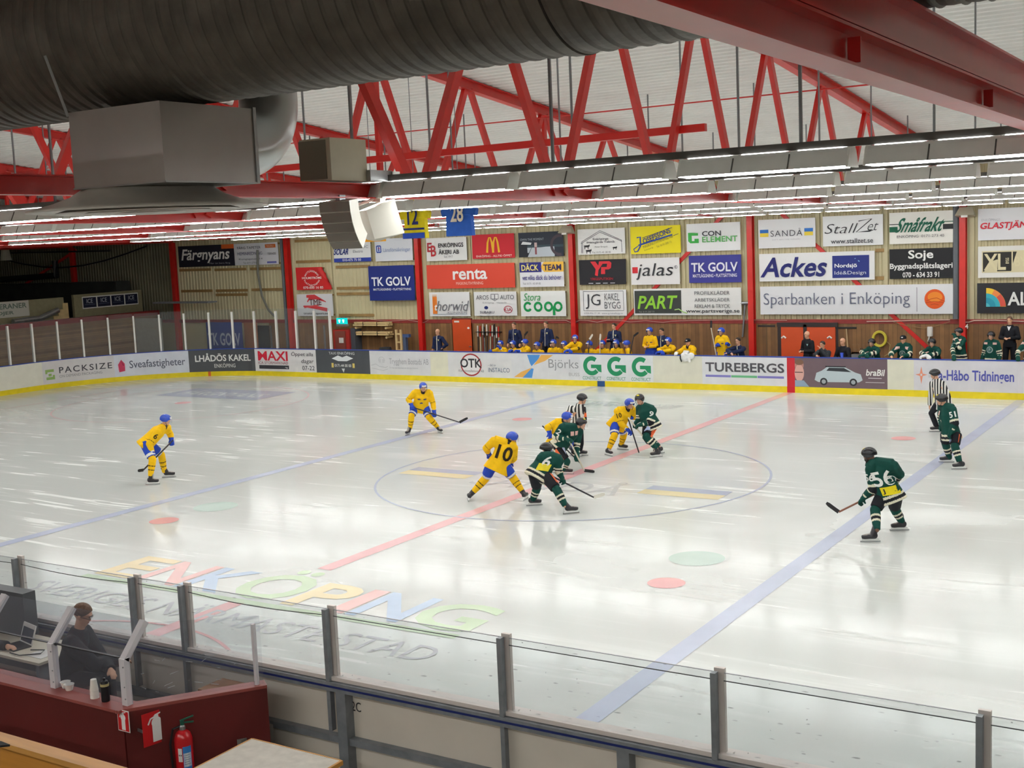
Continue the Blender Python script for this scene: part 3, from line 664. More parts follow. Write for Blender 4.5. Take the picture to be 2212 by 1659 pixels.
# glass on the boards round the left end
GP = [-60, 22, 74, 128, 181, 237, 292, 347, 400, 453, 503, 550, 597, 640, 680, 713]
ordn = ['first', 'second', 'third', 'fourth', 'fifth', 'sixth', 'seventh', 'eighth', 'ninth', 'tenth', 'eleventh', 'twelfth', 'thirteenth', 'fourteenth', 'fifteenth']
for i in range(15):
    a, c = s_at_px(GP[i], 1.6), s_at_px(GP[i + 1], 1.6)
    p, n = at_s(c)
    r = thing('glass_shield', '%s clear glass pane from the left on the far boards, with its white post' % ordn[i], 'rink glass', (p.x, p.y, HB), 'glass panes round the left end')
    b = MB(); strip_along(b, a + 0.03, c - 0.03, HB, 2.86, -0.055, -0.043); b.build('pane', m_glass, r)
    b = MB(); q = p - n * 0.05; t = V((n.y, -n.x, 0)); X = M(((t.x, n.x, 0, q.x), (t.y, n.y, 0, q.y), (0, 0, 1, 0), (0, 0, 0, 1)))
    b.box((-0.035, -0.05, HB), (0.035, 0.05, 2.76), X=X); b.build('post', m_white, r)

# ------------------------------------------------------------------ near boards, seen from behind
m_bback = pm('board_back', 'e0d7ca', 0.5, var=0.06, scale=2)
m_frame = pm('frame_steel', '85898e', 0.5, 0.15, var=0.2, scale=8)
m_ledge = pm('ledge_plastic', 'd9cfc9', 0.4)
YG = YN - 0.09
GX = []
for px, py in ((40, 1205), (292, 1248), (400, 1265), (712, 1312), (1090, 1375), (1552, 1455), (2126, 1545)): GX.append(onp(px, py, 1, YG).x)
GX = [GX[0] - 4.2, GX[0] - 2.1] + GX + [GX[-1] + 2.1]
nb = thing('dasher_board', 'beige backed near rink board with grey steel frame below the glass', 'rink board', (5, YN - 0.05, 0))
b = MB(); b.box((XE + RC, YN - 0.05, 0), (20, YN, HB - 0.04)); b.build('panel', m_bback, nb)
b = MB(); b.box((XE + RC, YN, 0), (20, YN + 0.012, 0.2)); b.build('kick_plate', m_yel, nb)
b = MB(); b.box((XE + RC, YN - 0.13, HB - 0.04), (20, YN + 0.02, HB)); b.build('cap_rail', m_ledge, nb)
b = MB(); b.bar((XE + RC, YN - 0.13, HB - 0.09), (20, YN - 0.13, HB - 0.09), 0.09, 0.09); b.build('top_beam', m_frame, nb)
b = MB(); b.box((XE + RC, YN - 0.182, HB - 0.095), (20, YN - 0.174, HB - 0.075)); b.build('blue_strip', pm('navy_strip', '1c2a6a', 0.4), nb)
b = MB(); b.bar((XE + RC, YN - 0.10, 0.53), (20, YN - 0.10, 0.53), 0.08, 0.07); b.build('middle_rail', m_frame, nb)
b = MB(); b.bar((XE + RC, YN - 0.10, 0.04), (20, YN - 0.10, 0.04), 0.08, 0.07); b.build('bottom_rail', m_frame, nb)
for px in (748, 1350, 1560):
    x = onp(px, 1600, 1, YN - 0.12).x; b = MB(); b.box((x - 0.06, YN - 0.17, 0), (x + 0.06, YN - 0.05, HB - 0.13)); b.build('post', m_frame, nb)
A = Art(lambda u, v, l: V((onp(760, 1520, 1, YN - 0.051).x + 0.12 * u, YN - 0.051 - l * 0.2, 0.93 - 0.1 * v)), 1.2); A.text('2C', 0, 0, 1, 1, '3a3a3e'); A.build(nb)
ZG = 1.87
for i in range(len(GX) - 1):
    x0, x1 = GX[i], GX[i + 1]
    r = thing('glass_shield', '%s near glass pane from the left, with its grey double post' % ordn[i], 'rink glass', (x0, YG, HB), 'near glass panes')
    b = MB(); b.box((x0 + 0.05, YG - 0.006, HB), (x1 - 0.05, YG + 0.006, ZG)); b.build('pane', m_glassn, r)
    b = MB(); k = 9; sag = [0, 0.012, 0.03, 0.0, 0.035, 0, 0, 0, 0, 0][i % 10]
    b.tube([(x0 + 0.05 + (x1 - x0 - 0.1) * t / k, YG - 0.012, ZG - 0.062 - sag * sin(pi * t / k)) for t in range(k + 1)], 0.0045, 6); b.build('seal_strip', m_black, r)
    b = MB(); b.box((x0 + 0.05, YG - 0.007, ZG), (x1 - 0.05, YG + 0.007, ZG + 0.004)); b.build('top_edge', m_steel, r)
    b = MB(); b.box((x0 - 0.045, YG - 0.075, 0.62), (x0 + 0.0, YG - 0.012, ZG + 0.01)); b.build('steel_post', m_frame, r)
    b = MB(); b.box((x0 - 0.045, YG + 0.012, HB), (x0 + 0.045, YG + 0.05, ZG + 0.03)); b.build('plastic_post', m_ledge, r)
# ------------------------------------------------------------------ wall banners
YB = YW - 0.14
def banner(box, bg, label, draw, group='sponsor banners on the far wall', hang=0.0, curl=False, y=None, slack=0.005):
    yb = YB if y is None else y
    l, t, r, bt = box; tl = onp(l, (t[0] if isinstance(t, tuple) else t), 1, yb); br = onp(r, (bt[1] if isinstance(bt, tuple) else bt), 1, yb)
    bl = onp(l, (bt[0] if isinstance(bt, tuple) else bt), 1, yb); trp = onp(r, (t[1] if isinstance(t, tuple) else t), 1, yb)
    x0 = (tl.x + bl.x) / 2; x1 = (br.x + trp.x) / 2; z1 = (tl.z + trp.z) / 2; z0 = (bl.z + br.z) / 2
    o = thing('advertising_banner', label, 'banner', ((x0 + x1) / 2, yb, z0), group)
    rnd = random.Random(int(l * 7 + 3)); ph = [rnd.uniform(0, 6) for _ in range(4)]
    def wave(u, v): return slack * (sin(3 * u + 5 * v + ph[0]) + 0.6 * sin(9 * u - 4 * v + ph[1]) * v + 0.4 * sin(13 * u + ph[2]))
    def f(u, v, lift): return V((x0 + (x1 - x0) * u, yb - 0.03 - wave(u, v) - lift, z1 + (z0 - z1) * v))
    b = MB(); nu, nv = 14, 7
    for sd, off in ((1, 0.0), (-1, -0.006)):
        vs = [f(i / nu, j / nv, off) for j in range(nv + 1) for i in range(nu + 1)]
        if curl:   # upper right corner folded over
            for q in range(len(vs)):
                j, i = divmod(q, nu + 1); e = (i / nu) - 0.78 - 0.28 * (j / nv)
                if e > 0: vs[q] = V((vs[q].x - 1.7 * e * (x1 - x0), vs[q].y - 0.10 * min(1, e * 8), vs[q].z - 0.2 * e * (z1 - z0)))
        fs = [(j * (nu + 1) + i, (j + 1) * (nu + 1) + i, (j + 1) * (nu + 1) + i + 1, j * (nu + 1) + i + 1) for j in range(nv) for i in range(nu)]
        b.add(vs, fs if sd > 0 else [q[::-1] for q in fs])
    b.build('sheet', vinyl(bg), o, smooth=True)
    for z in (z1 - 0.05, z0 + 0.05):
        b = MB(); b.box((x0 + 0.06, yb - 0.012, z - 0.04), (x1 - (0.5 if curl and z > z0 + 0.2 else 0.06), YW + 0.02, z + 0.03)); b.build('mounting_batten', pm('batten_wood', '9c7c4c', 0.6, var=0.2, scale=3), o)
    A = Art(f, abs((x1 - x0) / (z1 - z0))); draw(A); A.build(o)
    return o
W1 = 'e9e9e8'
def b1(A):
    A.rect(0, 0, 0.575, 1, '22202c', 5); A.text('Färgnyans', 0.04, 0.16, 0.53, 0.84, 'e8e6e2', 0.02, 0.25); A.text('Mer än bara färg', 0.32, 0.82, 0.53, 0.92, 'a8a6ac'); A.rect(0.45, 0.0, 0.575, 0.2, 'd2602a')
    A.text('FÄRG TAPETER', 0.61, 0.12, 0.84, 0.26, '4a4a58', 0.0); A.text('HEMINREDNING', 0.61, 0.4, 0.85, 0.54, '5a5a78'); A.text('Kungsgatan 14', 0.62, 0.68, 0.85, 0.78, '77777c'); A.text('Tel. 0171-279 60', 0.66, 0.85, 0.8, 0.94, '77777c')
    A.rect(0.88, 0.08, 0.98, 0.24, 'c2622e'); A.text('TIKKURILA', 0.895, 0.12, 0.965, 0.2, 'e8c8b0'); A.text('TEKNOS', 0.9, 0.46, 0.98, 0.56, '66666c', 0.01); A.rect(0.89, 0.86, 0.98, 0.94, '6a6ab0')
def b2(A):
    A.text('SOLAR', 0.02, 0.3, 0.0 + 0.42, 0.62, '22307a', 0.03, 0.3); A.text('EUROC', 0.56, 0.18, 0.95, 0.32, '8a8a92'); A.text('Electro', 0.54, 0.4, 0.8, 0.54, '70707a'); A.rect(0, 0.8, 1, 1, '2b3f9c', 6); A.text('010-475 75 00', 0.24, 0.83, 0.74, 0.96, 'e6e8f2', 0.015)
def b3(A):
    A.frame(0.05, 0.32, 0.16, 0.6, '2b49a6', 0.05); A.rect(0.09, 0.36, 0.12, 0.56, '2b49a6'); A.ell(0.115, 0.42, 0.03, 'c83a50'); A.text('Länsförsäkringar', 0.23, 0.42, 0.95, 0.64, '93a3c8', 0.0)
def b4(A):
    A.arc('MATTLÄGGNING', 0.46, 0.62, 0.46, 2.6, 0.55, 0.1, 'eed8d6'); A.text('HOLMSTRÖMS', 0.18, 0.4, 0.74, 0.52, 'f2e6e2', 0.03); A.arc('PLATTSÄTTNING', 0.46, 0.30, 0.5, -2.6, -0.55, 0.1, 'eed8d6', out=-1); A.text('070-600 16 85', 0.2, 0.84, 0.78, 0.95, 'f2e2e0', 0.02)
def b5(A):
    A.strip([(0.28, 0.1), (0.5, 0.12), (0.82, 0.36)], 'cf4046', [0.12, 0.2, 0.03]); A.strip([(0.3, 0.36), (0.36, 0.2), (0.6, 0.22)], 'cf4046', [0.05, 0.12, 0.03]); A.strip([(0.18, 0.55), (0.5, 0.6), (0.84, 0.72)], 'cf4046', [0.06, 0.16, 0.16]); A.strip([(0.2, 0.62), (0.5, 0.52), (0.62, 0.5)], 'd05a5e', 0.05)
    A.text('TME', 0.36, 0.24, 0.7, 0.5, '5a2a30', 0.0); A.text('tmetransport.se', 0.18, 0.84, 0.86, 0.96, '4a4a50', 0.005)
def b6(A):
    A.text('TK GOLV', 0.07, 0.32, 0.93, 0.58, 'eceef4', 0.045); A.text('MATTLÄGGNING • PLATTSÄTTNING', 0.1, 0.63, 0.93, 0.71, 'd8dcea', 0.02)
def b7(A):
    A.text('E', 0.03, 0.2, 0.15, 0.6, 'a32a30', 0.06); A.text('B', 0.12, 0.32, 0.25, 0.8, 'b52e34', 0.06); A.text('ENKÖPINGS', 0.31, 0.2, 0.93, 0.43, '2a2a30', 0.02); A.text('ÅKERI AB', 0.31, 0.48, 0.82, 0.72, '2a2a30', 0.02); A.text('Est. 1917', 0.45, 0.78, 0.66, 0.87, '6a6a70')
def b8(A):
    for c in (0.43, 0.57): A.strip([(c - 0.075, 0.76), (c - 0.055, 0.35), (c - 0.02, 0.14), (c + 0.012, 0.14), (c + 0.045, 0.35), (c + 0.07, 0.76)], 'eeb52e', [0.1, 0.09, 0.06, 0.06, 0.09, 0.1])
    A.text('ENKÖPING - ALLTID ÖPPET', 0.1, 0.84, 0.94, 0.94, 'f0d0c8', 0.015)
def b9(A): A.text('renta', 0.31, 0.2, 0.7, 0.64, 'f0ebe8', 0.05); A.text('MASKINUTHYRNING', 0.345, 0.73, 0.65, 0.85, 'f0c8bc', 0.0)
def b10(A):
    A.rect(0.08, 0.18, 0.19, 0.9, 'dd7a2a'); A.rect(0.08, 0.1, 0.19, 0.12, 'dd9a5a'); A.rect(0.08, 0.14, 0.19, 0.16, 'dd9a5a'); A.text('t', 0.13, 0.5, 0.2, 0.76, 'f2ece6', 0.03, 0.2); A.text('horwid', 0.2, 0.36, 0.96, 0.78, '6e6e74', 0.0, 0.3); A.text('-KLINIKEN', 0.42, 0.8, 0.92, 0.9, '90909a'); A.rect(0.08, 0.91, 0.92, 0.925, '8a9ab0')
def b11(A):
    A.text('AROS', 0.06, 0.14, 0.36, 0.32, '5a5a60'); A.text('AUTO', 0.63, 0.14, 0.95, 0.32, '5a5a60'); A.frame(0.41, 0.1, 0.58, 0.3, '7a7a80', 0.025); A.strip([(0.43, 0.3), (0.5, 0.38), (0.56, 0.3)], '7a7a80', 0.03); A.rect(0.485, 0.12, 0.505, 0.34, '7a7a80'); A.text('Enköping   Västerås', 0.22, 0.42, 0.78, 0.5, '88888c')
    A.ell(0.29, 0.66, 0.1, '24306e', 0.07); A.text('SUBARU', 0.14, 0.8, 0.48, 0.9, '4a4a5a', 0.01); A.ring(0.8, 0.74, 0.2, 0.03, 'a8404e', 0.14); A.text('KIA', 0.71, 0.67, 0.89, 0.81, 'a83444', 0.01)
def b12(A):
    A.rect(0.2, 0.6, 0.8, 1.0, 'b8c0c8'); A.rect(0.2, 0.52, 1, 0.62, '3a4a52'); A.poly([(0, 0.4), (0.3, 0.45), (0.3, 0.62), (0.2, 1), (0, 1)], '20242c'); A.rect(0.36, 0.42, 0.42, 0.6, 'c8b0b0'); A.rect(0.37, 0.6, 0.41, 0.9, '8a4a50'); A.ring(0.92, 0.55, 0.38, 0.12, '4a3e46', a0=1.2, a1=4.9); A.poly([(0.1, 0.36), (0.3, 0.42), (0.28, 0.5), (0.06, 0.48)], 'd8dadc'); A.text('OWN THE MOMENT', 0.05, 0.24, 0.58, 0.33, 'a8b0b8', 0.0)
def b13(A):
    A.rect(0, 0, 0.5, 0.4, '2a2a78', 3); A.poly([(0.56, 0.0), (1, 0), (1, 0.4), (0.56, 0.4), (0.48, 0.2)], 'eebb4a'); A.text('DÄCK', 0.05, 0.04, 0.44, 0.34, 'efe08a', 0.03); A.text('TEAM', 0.55, 0.1, 0.95, 0.34, '2b2752', 0.03); A.text('vet vilka däck du behöver', 0.06, 0.52, 0.95, 0.72, '3f3f86', 0.01); A.text('Tel: 0171- 43 89 85', 0.07, 0.82, 0.48, 0.9, '77777c')
def b14(A):
    A.text('Stora', 0.09, 0.08, 0.46, 0.38, '3a9a56', 0.0, 0.2); x = 0.06
    for i, c in enumerate((0.16, 0.39, 0.62, 0.83)): A.ring(c, 0.62, 0.155, 0.095, '0f8c4a', a0=0.6 if i == 0 else 0, a1=5.7 if i == 0 else 2 * pi)
    A.rect(0.71, 0.6, 0.765, 0.96, '0f8c4a')
def b15(A):
    for p in ([(0.08, 0.94), (0.08, 0.5), (0.48, 0.08), (0.93, 0.48), (0.93, 0.94)], [(0.1, 0.94), (0.1, 0.53)], [(0.07, 0.56), (0.48, 0.14), (0.94, 0.53)]): A.strip(p, '50505a', 0.02)
    A.text('Enköpings', 0.33, 0.36, 0.66, 0.47, '4a4a56', 0.01); A.text('Inomgårds Teknik', 0.2, 0.48, 0.8, 0.59, '4a4a56', 0.01); A.text('Peter Ernpalt', 0.37, 0.68, 0.64, 0.75, '77777c'); A.text('Tel. 0171-41 28 40', 0.31, 0.89, 0.7, 0.96, '5a5a60')
    for x, y, k in ((0.13, 0.64, 1.0), (0.74, 0.74, 0.75), (0.17, 0.82, 1.0)):
        A.poly([(x, y), (x + 0.1 * k, y - 0.01), (x + 0.12 * k, y - 0.05 * k), (x + 0.125 * k, y + 0.03), (x + 0.1 * k, y + 0.07 * k), (x + 0.01, y + 0.07 * k)], '2a2a2e')
        for q in (0.015, 0.085): A.rect(x + q * k, y + 0.06 * k, x + (q + 0.015) * k, y + 0.14 * k, '2a2a2e')
def b16(A):
    A.poly([(0.25, 0.07), (0.36, 0.07), (0.42, 0.24), (0.44, 0.07), (0.55, 0.07), (0.42, 0.42), (0.4, 0.66), (0.34, 0.62), (0.36, 0.38)], 'd2323c')
    A.poly([(0.5, 0.07), (0.66, 0.07), (0.7, 0.14), (0.69, 0.34), (0.64, 0.4), (0.56, 0.4), (0.56, 0.58), (0.47, 0.58), (0.48, 0.3), (0.6, 0.3), (0.61, 0.17), (0.47, 0.17)], 'd2323c')
    A.text('YRKESPUTIKEN', 0.24, 0.72, 0.73, 0.82, 'a02a34', 0.02)
    for i in range(4): A.rect(0.2 + 0.155 * i, 0.93, 0.3 + 0.155 * i, 0.96, 'c8c8cc')
def b17(A): A.frame(0.08, 0.05, 0.94, 0.8, '40424a', 0.015); A.text('JG', 0.13, 0.16, 0.45, 0.73, '33343a', -0.005); A.text('KAKEL', 0.54, 0.14, 0.86, 0.4, '3f4048', -0.01); A.text('BYGG', 0.54, 0.46, 0.88, 0.72, '3f4048', -0.01); A.text('0709-956 77 38 · www.jg-kakelbygg.se', 0.09, 0.87, 0.92, 0.95, '90909a')
def b18(A):
    A.strip([(0.13, 0.40), (0.2, 0.38), (0.2, 0.7), (0.14, 0.9), (0.08, 0.92), (0.06, 0.82), (0.14, 0.72), (0.2, 0.64)], '2a4a9c', [0.05, 0.06, 0.06, 0.05, 0.04, 0.04, 0.03, 0.02]); A.strip([(0.16, 0.68), (0.84, 0.34)], '2a4a9c', 0.06); A.strip([(0.24, 0.42), (0.84, 0.08)], '3a3a5a', 0.02)
    A.text('OSEFSSONS', 0.24, 0.27, 0.82, 0.46, '2c3a7c', 0.03, rot=0.33); A.text('MASKINUTHYRNING AB', 0.24, 0.52, 0.86, 0.62, '6a6a3a', 0.0, rot=0.3); A.text('Tel. 0171-200 11', 0.52, 0.64, 0.82, 0.71, '77763a', rot=0.3); A.text('Enköping', 0.28, 0.8, 0.46, 0.86, '77763a', rot=0.3); A.strip([(0.86, 0.38), (0.96, 0.31)], '3a3a5a', 0.02)
def b19(A): A.rect(0.03, 0.33, 0.145, 0.56, 'cc2c34'); A.text('jalas', 0.14, 0.2, 0.87, 0.82, '2e2e33', -0.002, 0.25); A.rect(0.2, 0.6, 0.86, 0.625, W1); A.ring(0.93, 0.36, 0.055, 0.014, '77777c'); A.text('R', 0.918, 0.32, 0.942, 0.4, '77777c')
def b20(A):
    A.rect(0.01, 0.07, 0.455, 0.93, '3a3e3c', 4); A.text('PART', 0.05, 0.26, 0.41, 0.76, '8fca3e', 0.05, 0.2); A.strip([(0.39, 0.8), (0.43, 0.77), (0.47, 0.88), (0.51, 0.93)], 'a8cf7a', 0.035); A.text('Tel. 0171-207 77', 0.05, 0.84, 0.2, 0.9, '9aa09a')
    A.text('PROFILKLÄDER', 0.58, 0.09, 0.9, 0.25, '5a5c62', 0.0); A.text('ARBETSKLÄDER', 0.58, 0.35, 0.9, 0.5, '5a5c62', 0.0); A.text('REKLAM & TRYCK', 0.58, 0.6, 0.9, 0.74, '5a5c62', 0.0); A.text('www.partsverige.se', 0.5, 0.78, 0.985, 0.95, '2c2e33', 0.01)
def b21(A):
    A.poly([(0.03, 0.32), (0.1, 0.32), (0.22, 0.34), (0.22, 0.43), (0.1, 0.43), (0.1, 0.62), (0.15, 0.62), (0.15, 0.54), (0.23, 0.54), (0.23, 0.7), (0.07, 0.7), (0.03, 0.62)], '3da548'); A.text('CON', 0.3, 0.28, 0.65, 0.46, '32343a', 0.02); A.text('ELEMENT', 0.3, 0.48, 0.95, 0.68, '58a85a', 0.015)
def b22(A): A.text('TK GOLV', 0.05, 0.26, 0.94, 0.6, 'e6e6f2', 0.045); A.text('MATTLÄGGNING • PLATTSÄTTNING', 0.08, 0.65, 0.92, 0.8, 'd6d6ea', 0.02)
def b23(A):
    for u in (0.03, 0.81): A.rect(u, 0.35, u + 0.15, 0.47, '2f6fbe'); A.rect(u, 0.47, u + 0.15, 0.6, 'e6cc4a')
    A.text('SANDÅ', 0.22, 0.33, 0.78, 0.6, '46464e', -0.006, spacing=1.15); A.text('DITT BÄTTRE MÅLERI', 0.25, 0.68, 0.74, 0.73, 'b4b4ba')
def b24(A): A.text('Stall', 0.06, 0.26, 0.56, 0.58, '35353a', -0.012, 0.45); A.strip([(0.6, 0.2), (0.82, 0.14), (0.56, 0.56), (0.78, 0.54), (0.86, 0.5)], '35353a', [0.03, 0.04, 0.03, 0.05, 0.01]); A.text('et', 0.76, 0.28, 0.92, 0.52, '35353a', -0.012, 0.4); A.text('www.stallzet.se', 0.14, 0.76, 0.84, 0.92, '4a4a50', 0.01)
def b25(A):
    A.rect(0.0, 0.45, 0.13, 0.62, '0b5c42'); A.rect(0.84, 0.42, 1.0, 0.58, '26262a'); A.rect(0.0, 0.36, 0.16, 0.385, '26262a'); A.rect(0.8, 0.33, 1.0, 0.355, '0b5c42')
    A.text('Småfrakt', 0.13, 0.18, 0.86, 0.64, '0c5a44', 0.02, 0.5); A.text('ENKÖPING  0171-273 40', 0.12, 0.71, 0.86, 0.81, '5a5a60', 0.0)
def b26(A): A.text('ENKÖPINGS', 0.06, 0.3, 0.36, 0.4, 'c4c4ca'); A.text('GLASTJÄNST', 0.04, 0.4, 0.96, 0.7, 'd02a3c', 0.035, 0.2)
def b27(A):
    A.text('Ackes', 0.03, 0.14, 0.6, 0.86, '1f2468', 0.035, 0.25); A.rect(0.645, 0.14, 0.955, 0.92, '24307a', 3)
    A.strip([(0.7, 0.26), (0.74, 0.36), (0.8, 0.36), (0.86, 0.24)], 'd8a05a', [0.03, 0.05, 0.04, 0.02]); A.strip([(0.78, 0.38), (0.84, 0.26), (0.875, 0.36)], '8fc4e6', [0.02, 0.04, 0.03])
    A.text('Nordsjö', 0.665, 0.42, 0.855, 0.6, 'eef0f6', 0.025); A.text('Idé&Design', 0.665, 0.68, 0.93, 0.84, 'd8dcea', 0.0)
def b28(A): A.text('Soje', 0.3, 0.05, 0.69, 0.42, 'eeeeec', 0.04); A.text('Byggnadsplåtslageri', 0.01, 0.48, 0.985, 0.72, 'e8e8e6', 0.03); A.text('070 - 634 33 91', 0.21, 0.78, 0.78, 0.96, 'e8e8e6', 0.03)
def b29(A):
    A.rect(0.06, 0.15, 0.98, 0.84, 'd8cda8', 4); A.rect(0.075, 0.19, 0.5, 0.8, '2c2a26', 3); A.text('XL', 0.09, 0.24, 0.42, 0.76, 'ddd2ac', 0.06); A.text('BYGG', 0.395, 0.42, 0.485, 0.52, 'ddd2ac', 0.02, rot=pi / 2); A.rect(0.52, 0.19, 0.965, 0.8, '2c2a26', 3); A.text('BYGG', 0.55, 0.35, 0.94, 0.66, 'ddd2ac', 0.04)
def b30(A):
    A.text('Sparbanken i Enköping', 0.02, 0.24, 0.79, 0.78, '6a6e82', -0.008); A.rect(0.822, 0.1, 0.825, 0.92, '8a8a92')
    A.ell(0.91, 0.5, 0.33, 'dd5a22'); A.ell(0.912, 0.43, 0.24, 'e8882c', 0.17); A.strip([(0.87, 0.56), (0.89, 0.5), (0.92, 0.46), (0.945, 0.54), (0.96, 0.58)], 'b84a1e', 0.02); A.strip([(0.865, 0.62), (0.91, 0.58), (0.955, 0.62)], 'b84a1e', 0.02); A.strip([(0.89, 0.7), (0.91, 0.66), (0.93, 0.7)], 'b84a1e', 0.02)
def b31(A):
    for r0, c in ((0.62, 'ecc23c'), (0.44, '3aa8b8'), (0.3, '2a90a8'), (0.12, '5abac4')): A.poly([(0.12, 0.14), (0.12 + 0.0 / A.asp, 0.14)] + [(0.12 + r0 * sin(t * pi / 20) / A.asp, 0.78 - r0 * cos(t * pi / 20)) for t in range(11)] + [(0.12, 0.78)], c)
    A.ring(0.12, 0.78, 0.53, 0.17, 'd8584a', a0=0.02, a1=0.75); A.ring(0.12, 0.78, 0.53, 0.17, 'e88a4a', a0=0.75, a1=1.15); A.text('ALTA', 0.4, 0.3, 0.95, 0.74, 'eaeae8', 0.03)
BN = [((387, (532, 523), 602, (578, 570)), 'd9d9de', 'long navy and white banner beside the dark end stand', b1), ((722, (524, 523), 802, (566, 565)), W1, 'white banner with a blue bottom bar partly behind the hanging speaker', b2),
 ((811, (516, 513), 892, (565, 562)), 'dde0e6', 'pale banner with a small blue square letter mark', b3), ((641, (578, 576), 716, (627, 625)), 'cb2b2c', 'red banner whose upper right corner has folded over', b4), ((643, (636, 634), 720, (684, 681)), 'dcdcde', 'white banner with a red brush-stroke emblem', b5),
 ((798, (576, 571), 896, (651, 647)), '1c2b74', 'large deep blue banner hanging lower than its neighbours, left', b6), ((922, (515, 511), 1009, (565, 561)), 'e6e6e4', 'white banner with overlapping dark red letters E and B', b7), ((1021, (508, 503), 1112, (560, 556)), 'c4242f', 'red banner with a yellow double arch', b8),
 ((923, (573, 567), 1113, (624, 621)), 'd64a36', 'wide orange-red banner with rounded white lettering', b9), ((929, (632, 630), 1016, (684, 682)), 'e2e2e2', 'white banner with an orange vertical bar and grey script', b10), ((1025, (631, 629), 1117, (683, 681)), 'e4e4e4', 'white banner with two car maker ovals', b11),
 ((1121, (503, 499), 1218, (556, 553)), '2a303c', 'dark photo banner of a hockey rink', b12), ((1124, (568, 564), 1219, (621, 618)), 'e4e4e8', 'white banner headed by a navy and yellow strip', b13), ((1126, (630, 627), 1223, (684, 682)), 'e8eae8', 'white banner with thick green round letters', b14),
 ((1249, (496, 491), 1351, (551, 547)), 'e6e6e4', 'white banner with a barn outline and farm animals', b15), ((1252, (563, 558), 1353, (616, 613)), '222126', 'black banner with a red angular monogram', b16), ((1254, (627, 625), 1354, (683, 681)), 'e8e8e8', 'white banner with thin framed black letters', b17),
 ((1363, (491, 485), 1471, (549, 546)), 'e8d71e', 'bright yellow banner with slanted blue lettering', b18), ((1364, (559, 555), 1469, (616, 613)), 'e6e4e4', 'white banner with a red square and thin black letters', b19), ((1370, (625, 620), 1602, (682, 679)), 'e2e2e0', 'wide white banner with a dark panel of green letters', b20),
 ((1484, (485, 478), 1600, (544, 540)), 'e6e7e8', 'white banner with an angular green G mark', b21), ((1489, (553, 549), 1602, (612, 609)), '37388a', 'purple-blue banner right of the red square banner', b22), ((1639, (475, 470), 1762, (537, 533)), 'e4e4e6', 'white banner with two small blue and yellow flags', b23),
 ((1778, (468, 462), 1908, (532, 529)), 'e8e9ea', 'white banner in flowing thin black script', b24), ((1922, (459, 455), 2060, (527, 524)), 'ebe9e2', 'cream banner with dark green slanted lettering and side bars', b25), ((2113, (451, 446), 2250, (519, 516)), 'e2e2e6', 'white banner with bold red capitals cut by the right edge', b26),
 ((1641, (549, 541), 1890, (608, 604)), 'e6e6e6', 'long white banner with dark blue brush letters and a navy panel', b27), ((1922, (538, 535), 2061, (602, 601)), '1c1c20', 'black banner with condensed white lettering', b28), ((2113, (532, 529), 2260, (600, 598)), 'e4e2dc', 'white banner with black and tan block letters at right edge', b29),
 ((1643, (618, 614), 2060, (680, 677)), 'dfe0e4', 'longest white banner with grey serif letters and an orange sun', b30), ((2111, (612, 609), 2280, (678, 675)), '26262b', 'black banner with a multicoloured quarter circle', b31)]
for k, (bx, bg, lb, dr) in enumerate(BN): banner(bx, bg, lb, dr, curl=(k == 3), y=YB - (0.12 if k == 5 else 0))
# wooden battens left bare on the sheet wall, and flat pilasters between the banners
def batten(px0, py, px1, h=0.12, col=None):
    a = onp(px0, py, 1, YW - 0.02); c = onp(px1, py, 1, YW - 0.02); b = MB(); b.box((a.x, YW - 0.045, a.z - h / 2), (c.x, YW, a.z + h / 2)); return b
k = 0
for px0, py, px1 in ((388, 584, 456), (464, 583, 532), (541, 581, 610), (392, 629, 459), (467, 628, 535), (544, 626, 612), (467, 637, 534), (637, 521, 712), (640, 566, 715), (726, 577, 798), (728, 623, 798), (728, 635, 800), (733, 681, 809), (1891, 541, 1910), (1891, 601, 1910)):
    k += 1; o = batten(px0, py, px1).build('trim_%d' % (2 + k), pm('batten_wood', '9c7c4c', 0.6, var=0.2, scale=3)); struct(o)
for px in (545, 626, 716, 806, 1017, 1118, 1230, 1357, 1477, 1630, 1768, 1914, 2100):
    k += 1; x = onp(px, 600, 1, YW).x; b = MB(); b.box((x - 0.07, YW - 0.03, 2.13), (x + 0.07, YW, 6.6)); struct(b.build('trim_%d' % (2 + k), m_wallu))
# ------------------------------------------------------------------ people
m_skin = pm('skin', 'd6a283', 0.5, var=0.06, scale=12); m_skind = pm('dark_skin', '6e4a38', 0.5, var=0.06, scale=12)
def cloth(name, c, rough=0.75): return pm('cloth_' + name, c, rough, var=0.10, scale=9, spec=0.2, bump=0.25)
C_Y = cloth('yellow', 'f0bd14'); C_B = cloth('blue', '2645ad'); C_G = cloth('green', '0c4038'); C_K = cloth('black', '1b1c22'); C_CR = cloth('cream', 'e2dcc4')
C_N = cloth('navy', '1c2647'); C_O = cloth('orange', 'f0703a'); C_W = cloth('white', 'e6e6e4'); C_DG = cloth('charcoal', '303338'); C_BR = cloth('piping', '4a3a1a')
m_lens = glass_mat('visor', (0.94, 0.95, 0.96), haze=0.04)
m_boot = pm('boot_leather', '26242a', 0.4); m_tongue = pm('boot_tongue', '9a948e', 0.6); m_holder = pm('blade_holder', 'f0f0ee', 0.35); m_blade = pm('skate_steel', 'b8babd', 0.25, 0.9)
m_eye = pm('eye_dark', '2a1d18', 0.3); m_lip = pm('lips', 'a8605a', 0.5)
m_hb = pm('helmet_blue', '2447b4', 0.25); m_hk = pm('helmet_black', '17181d', 0.25); m_hn = pm('helmet_navy', '232c5e', 0.3)
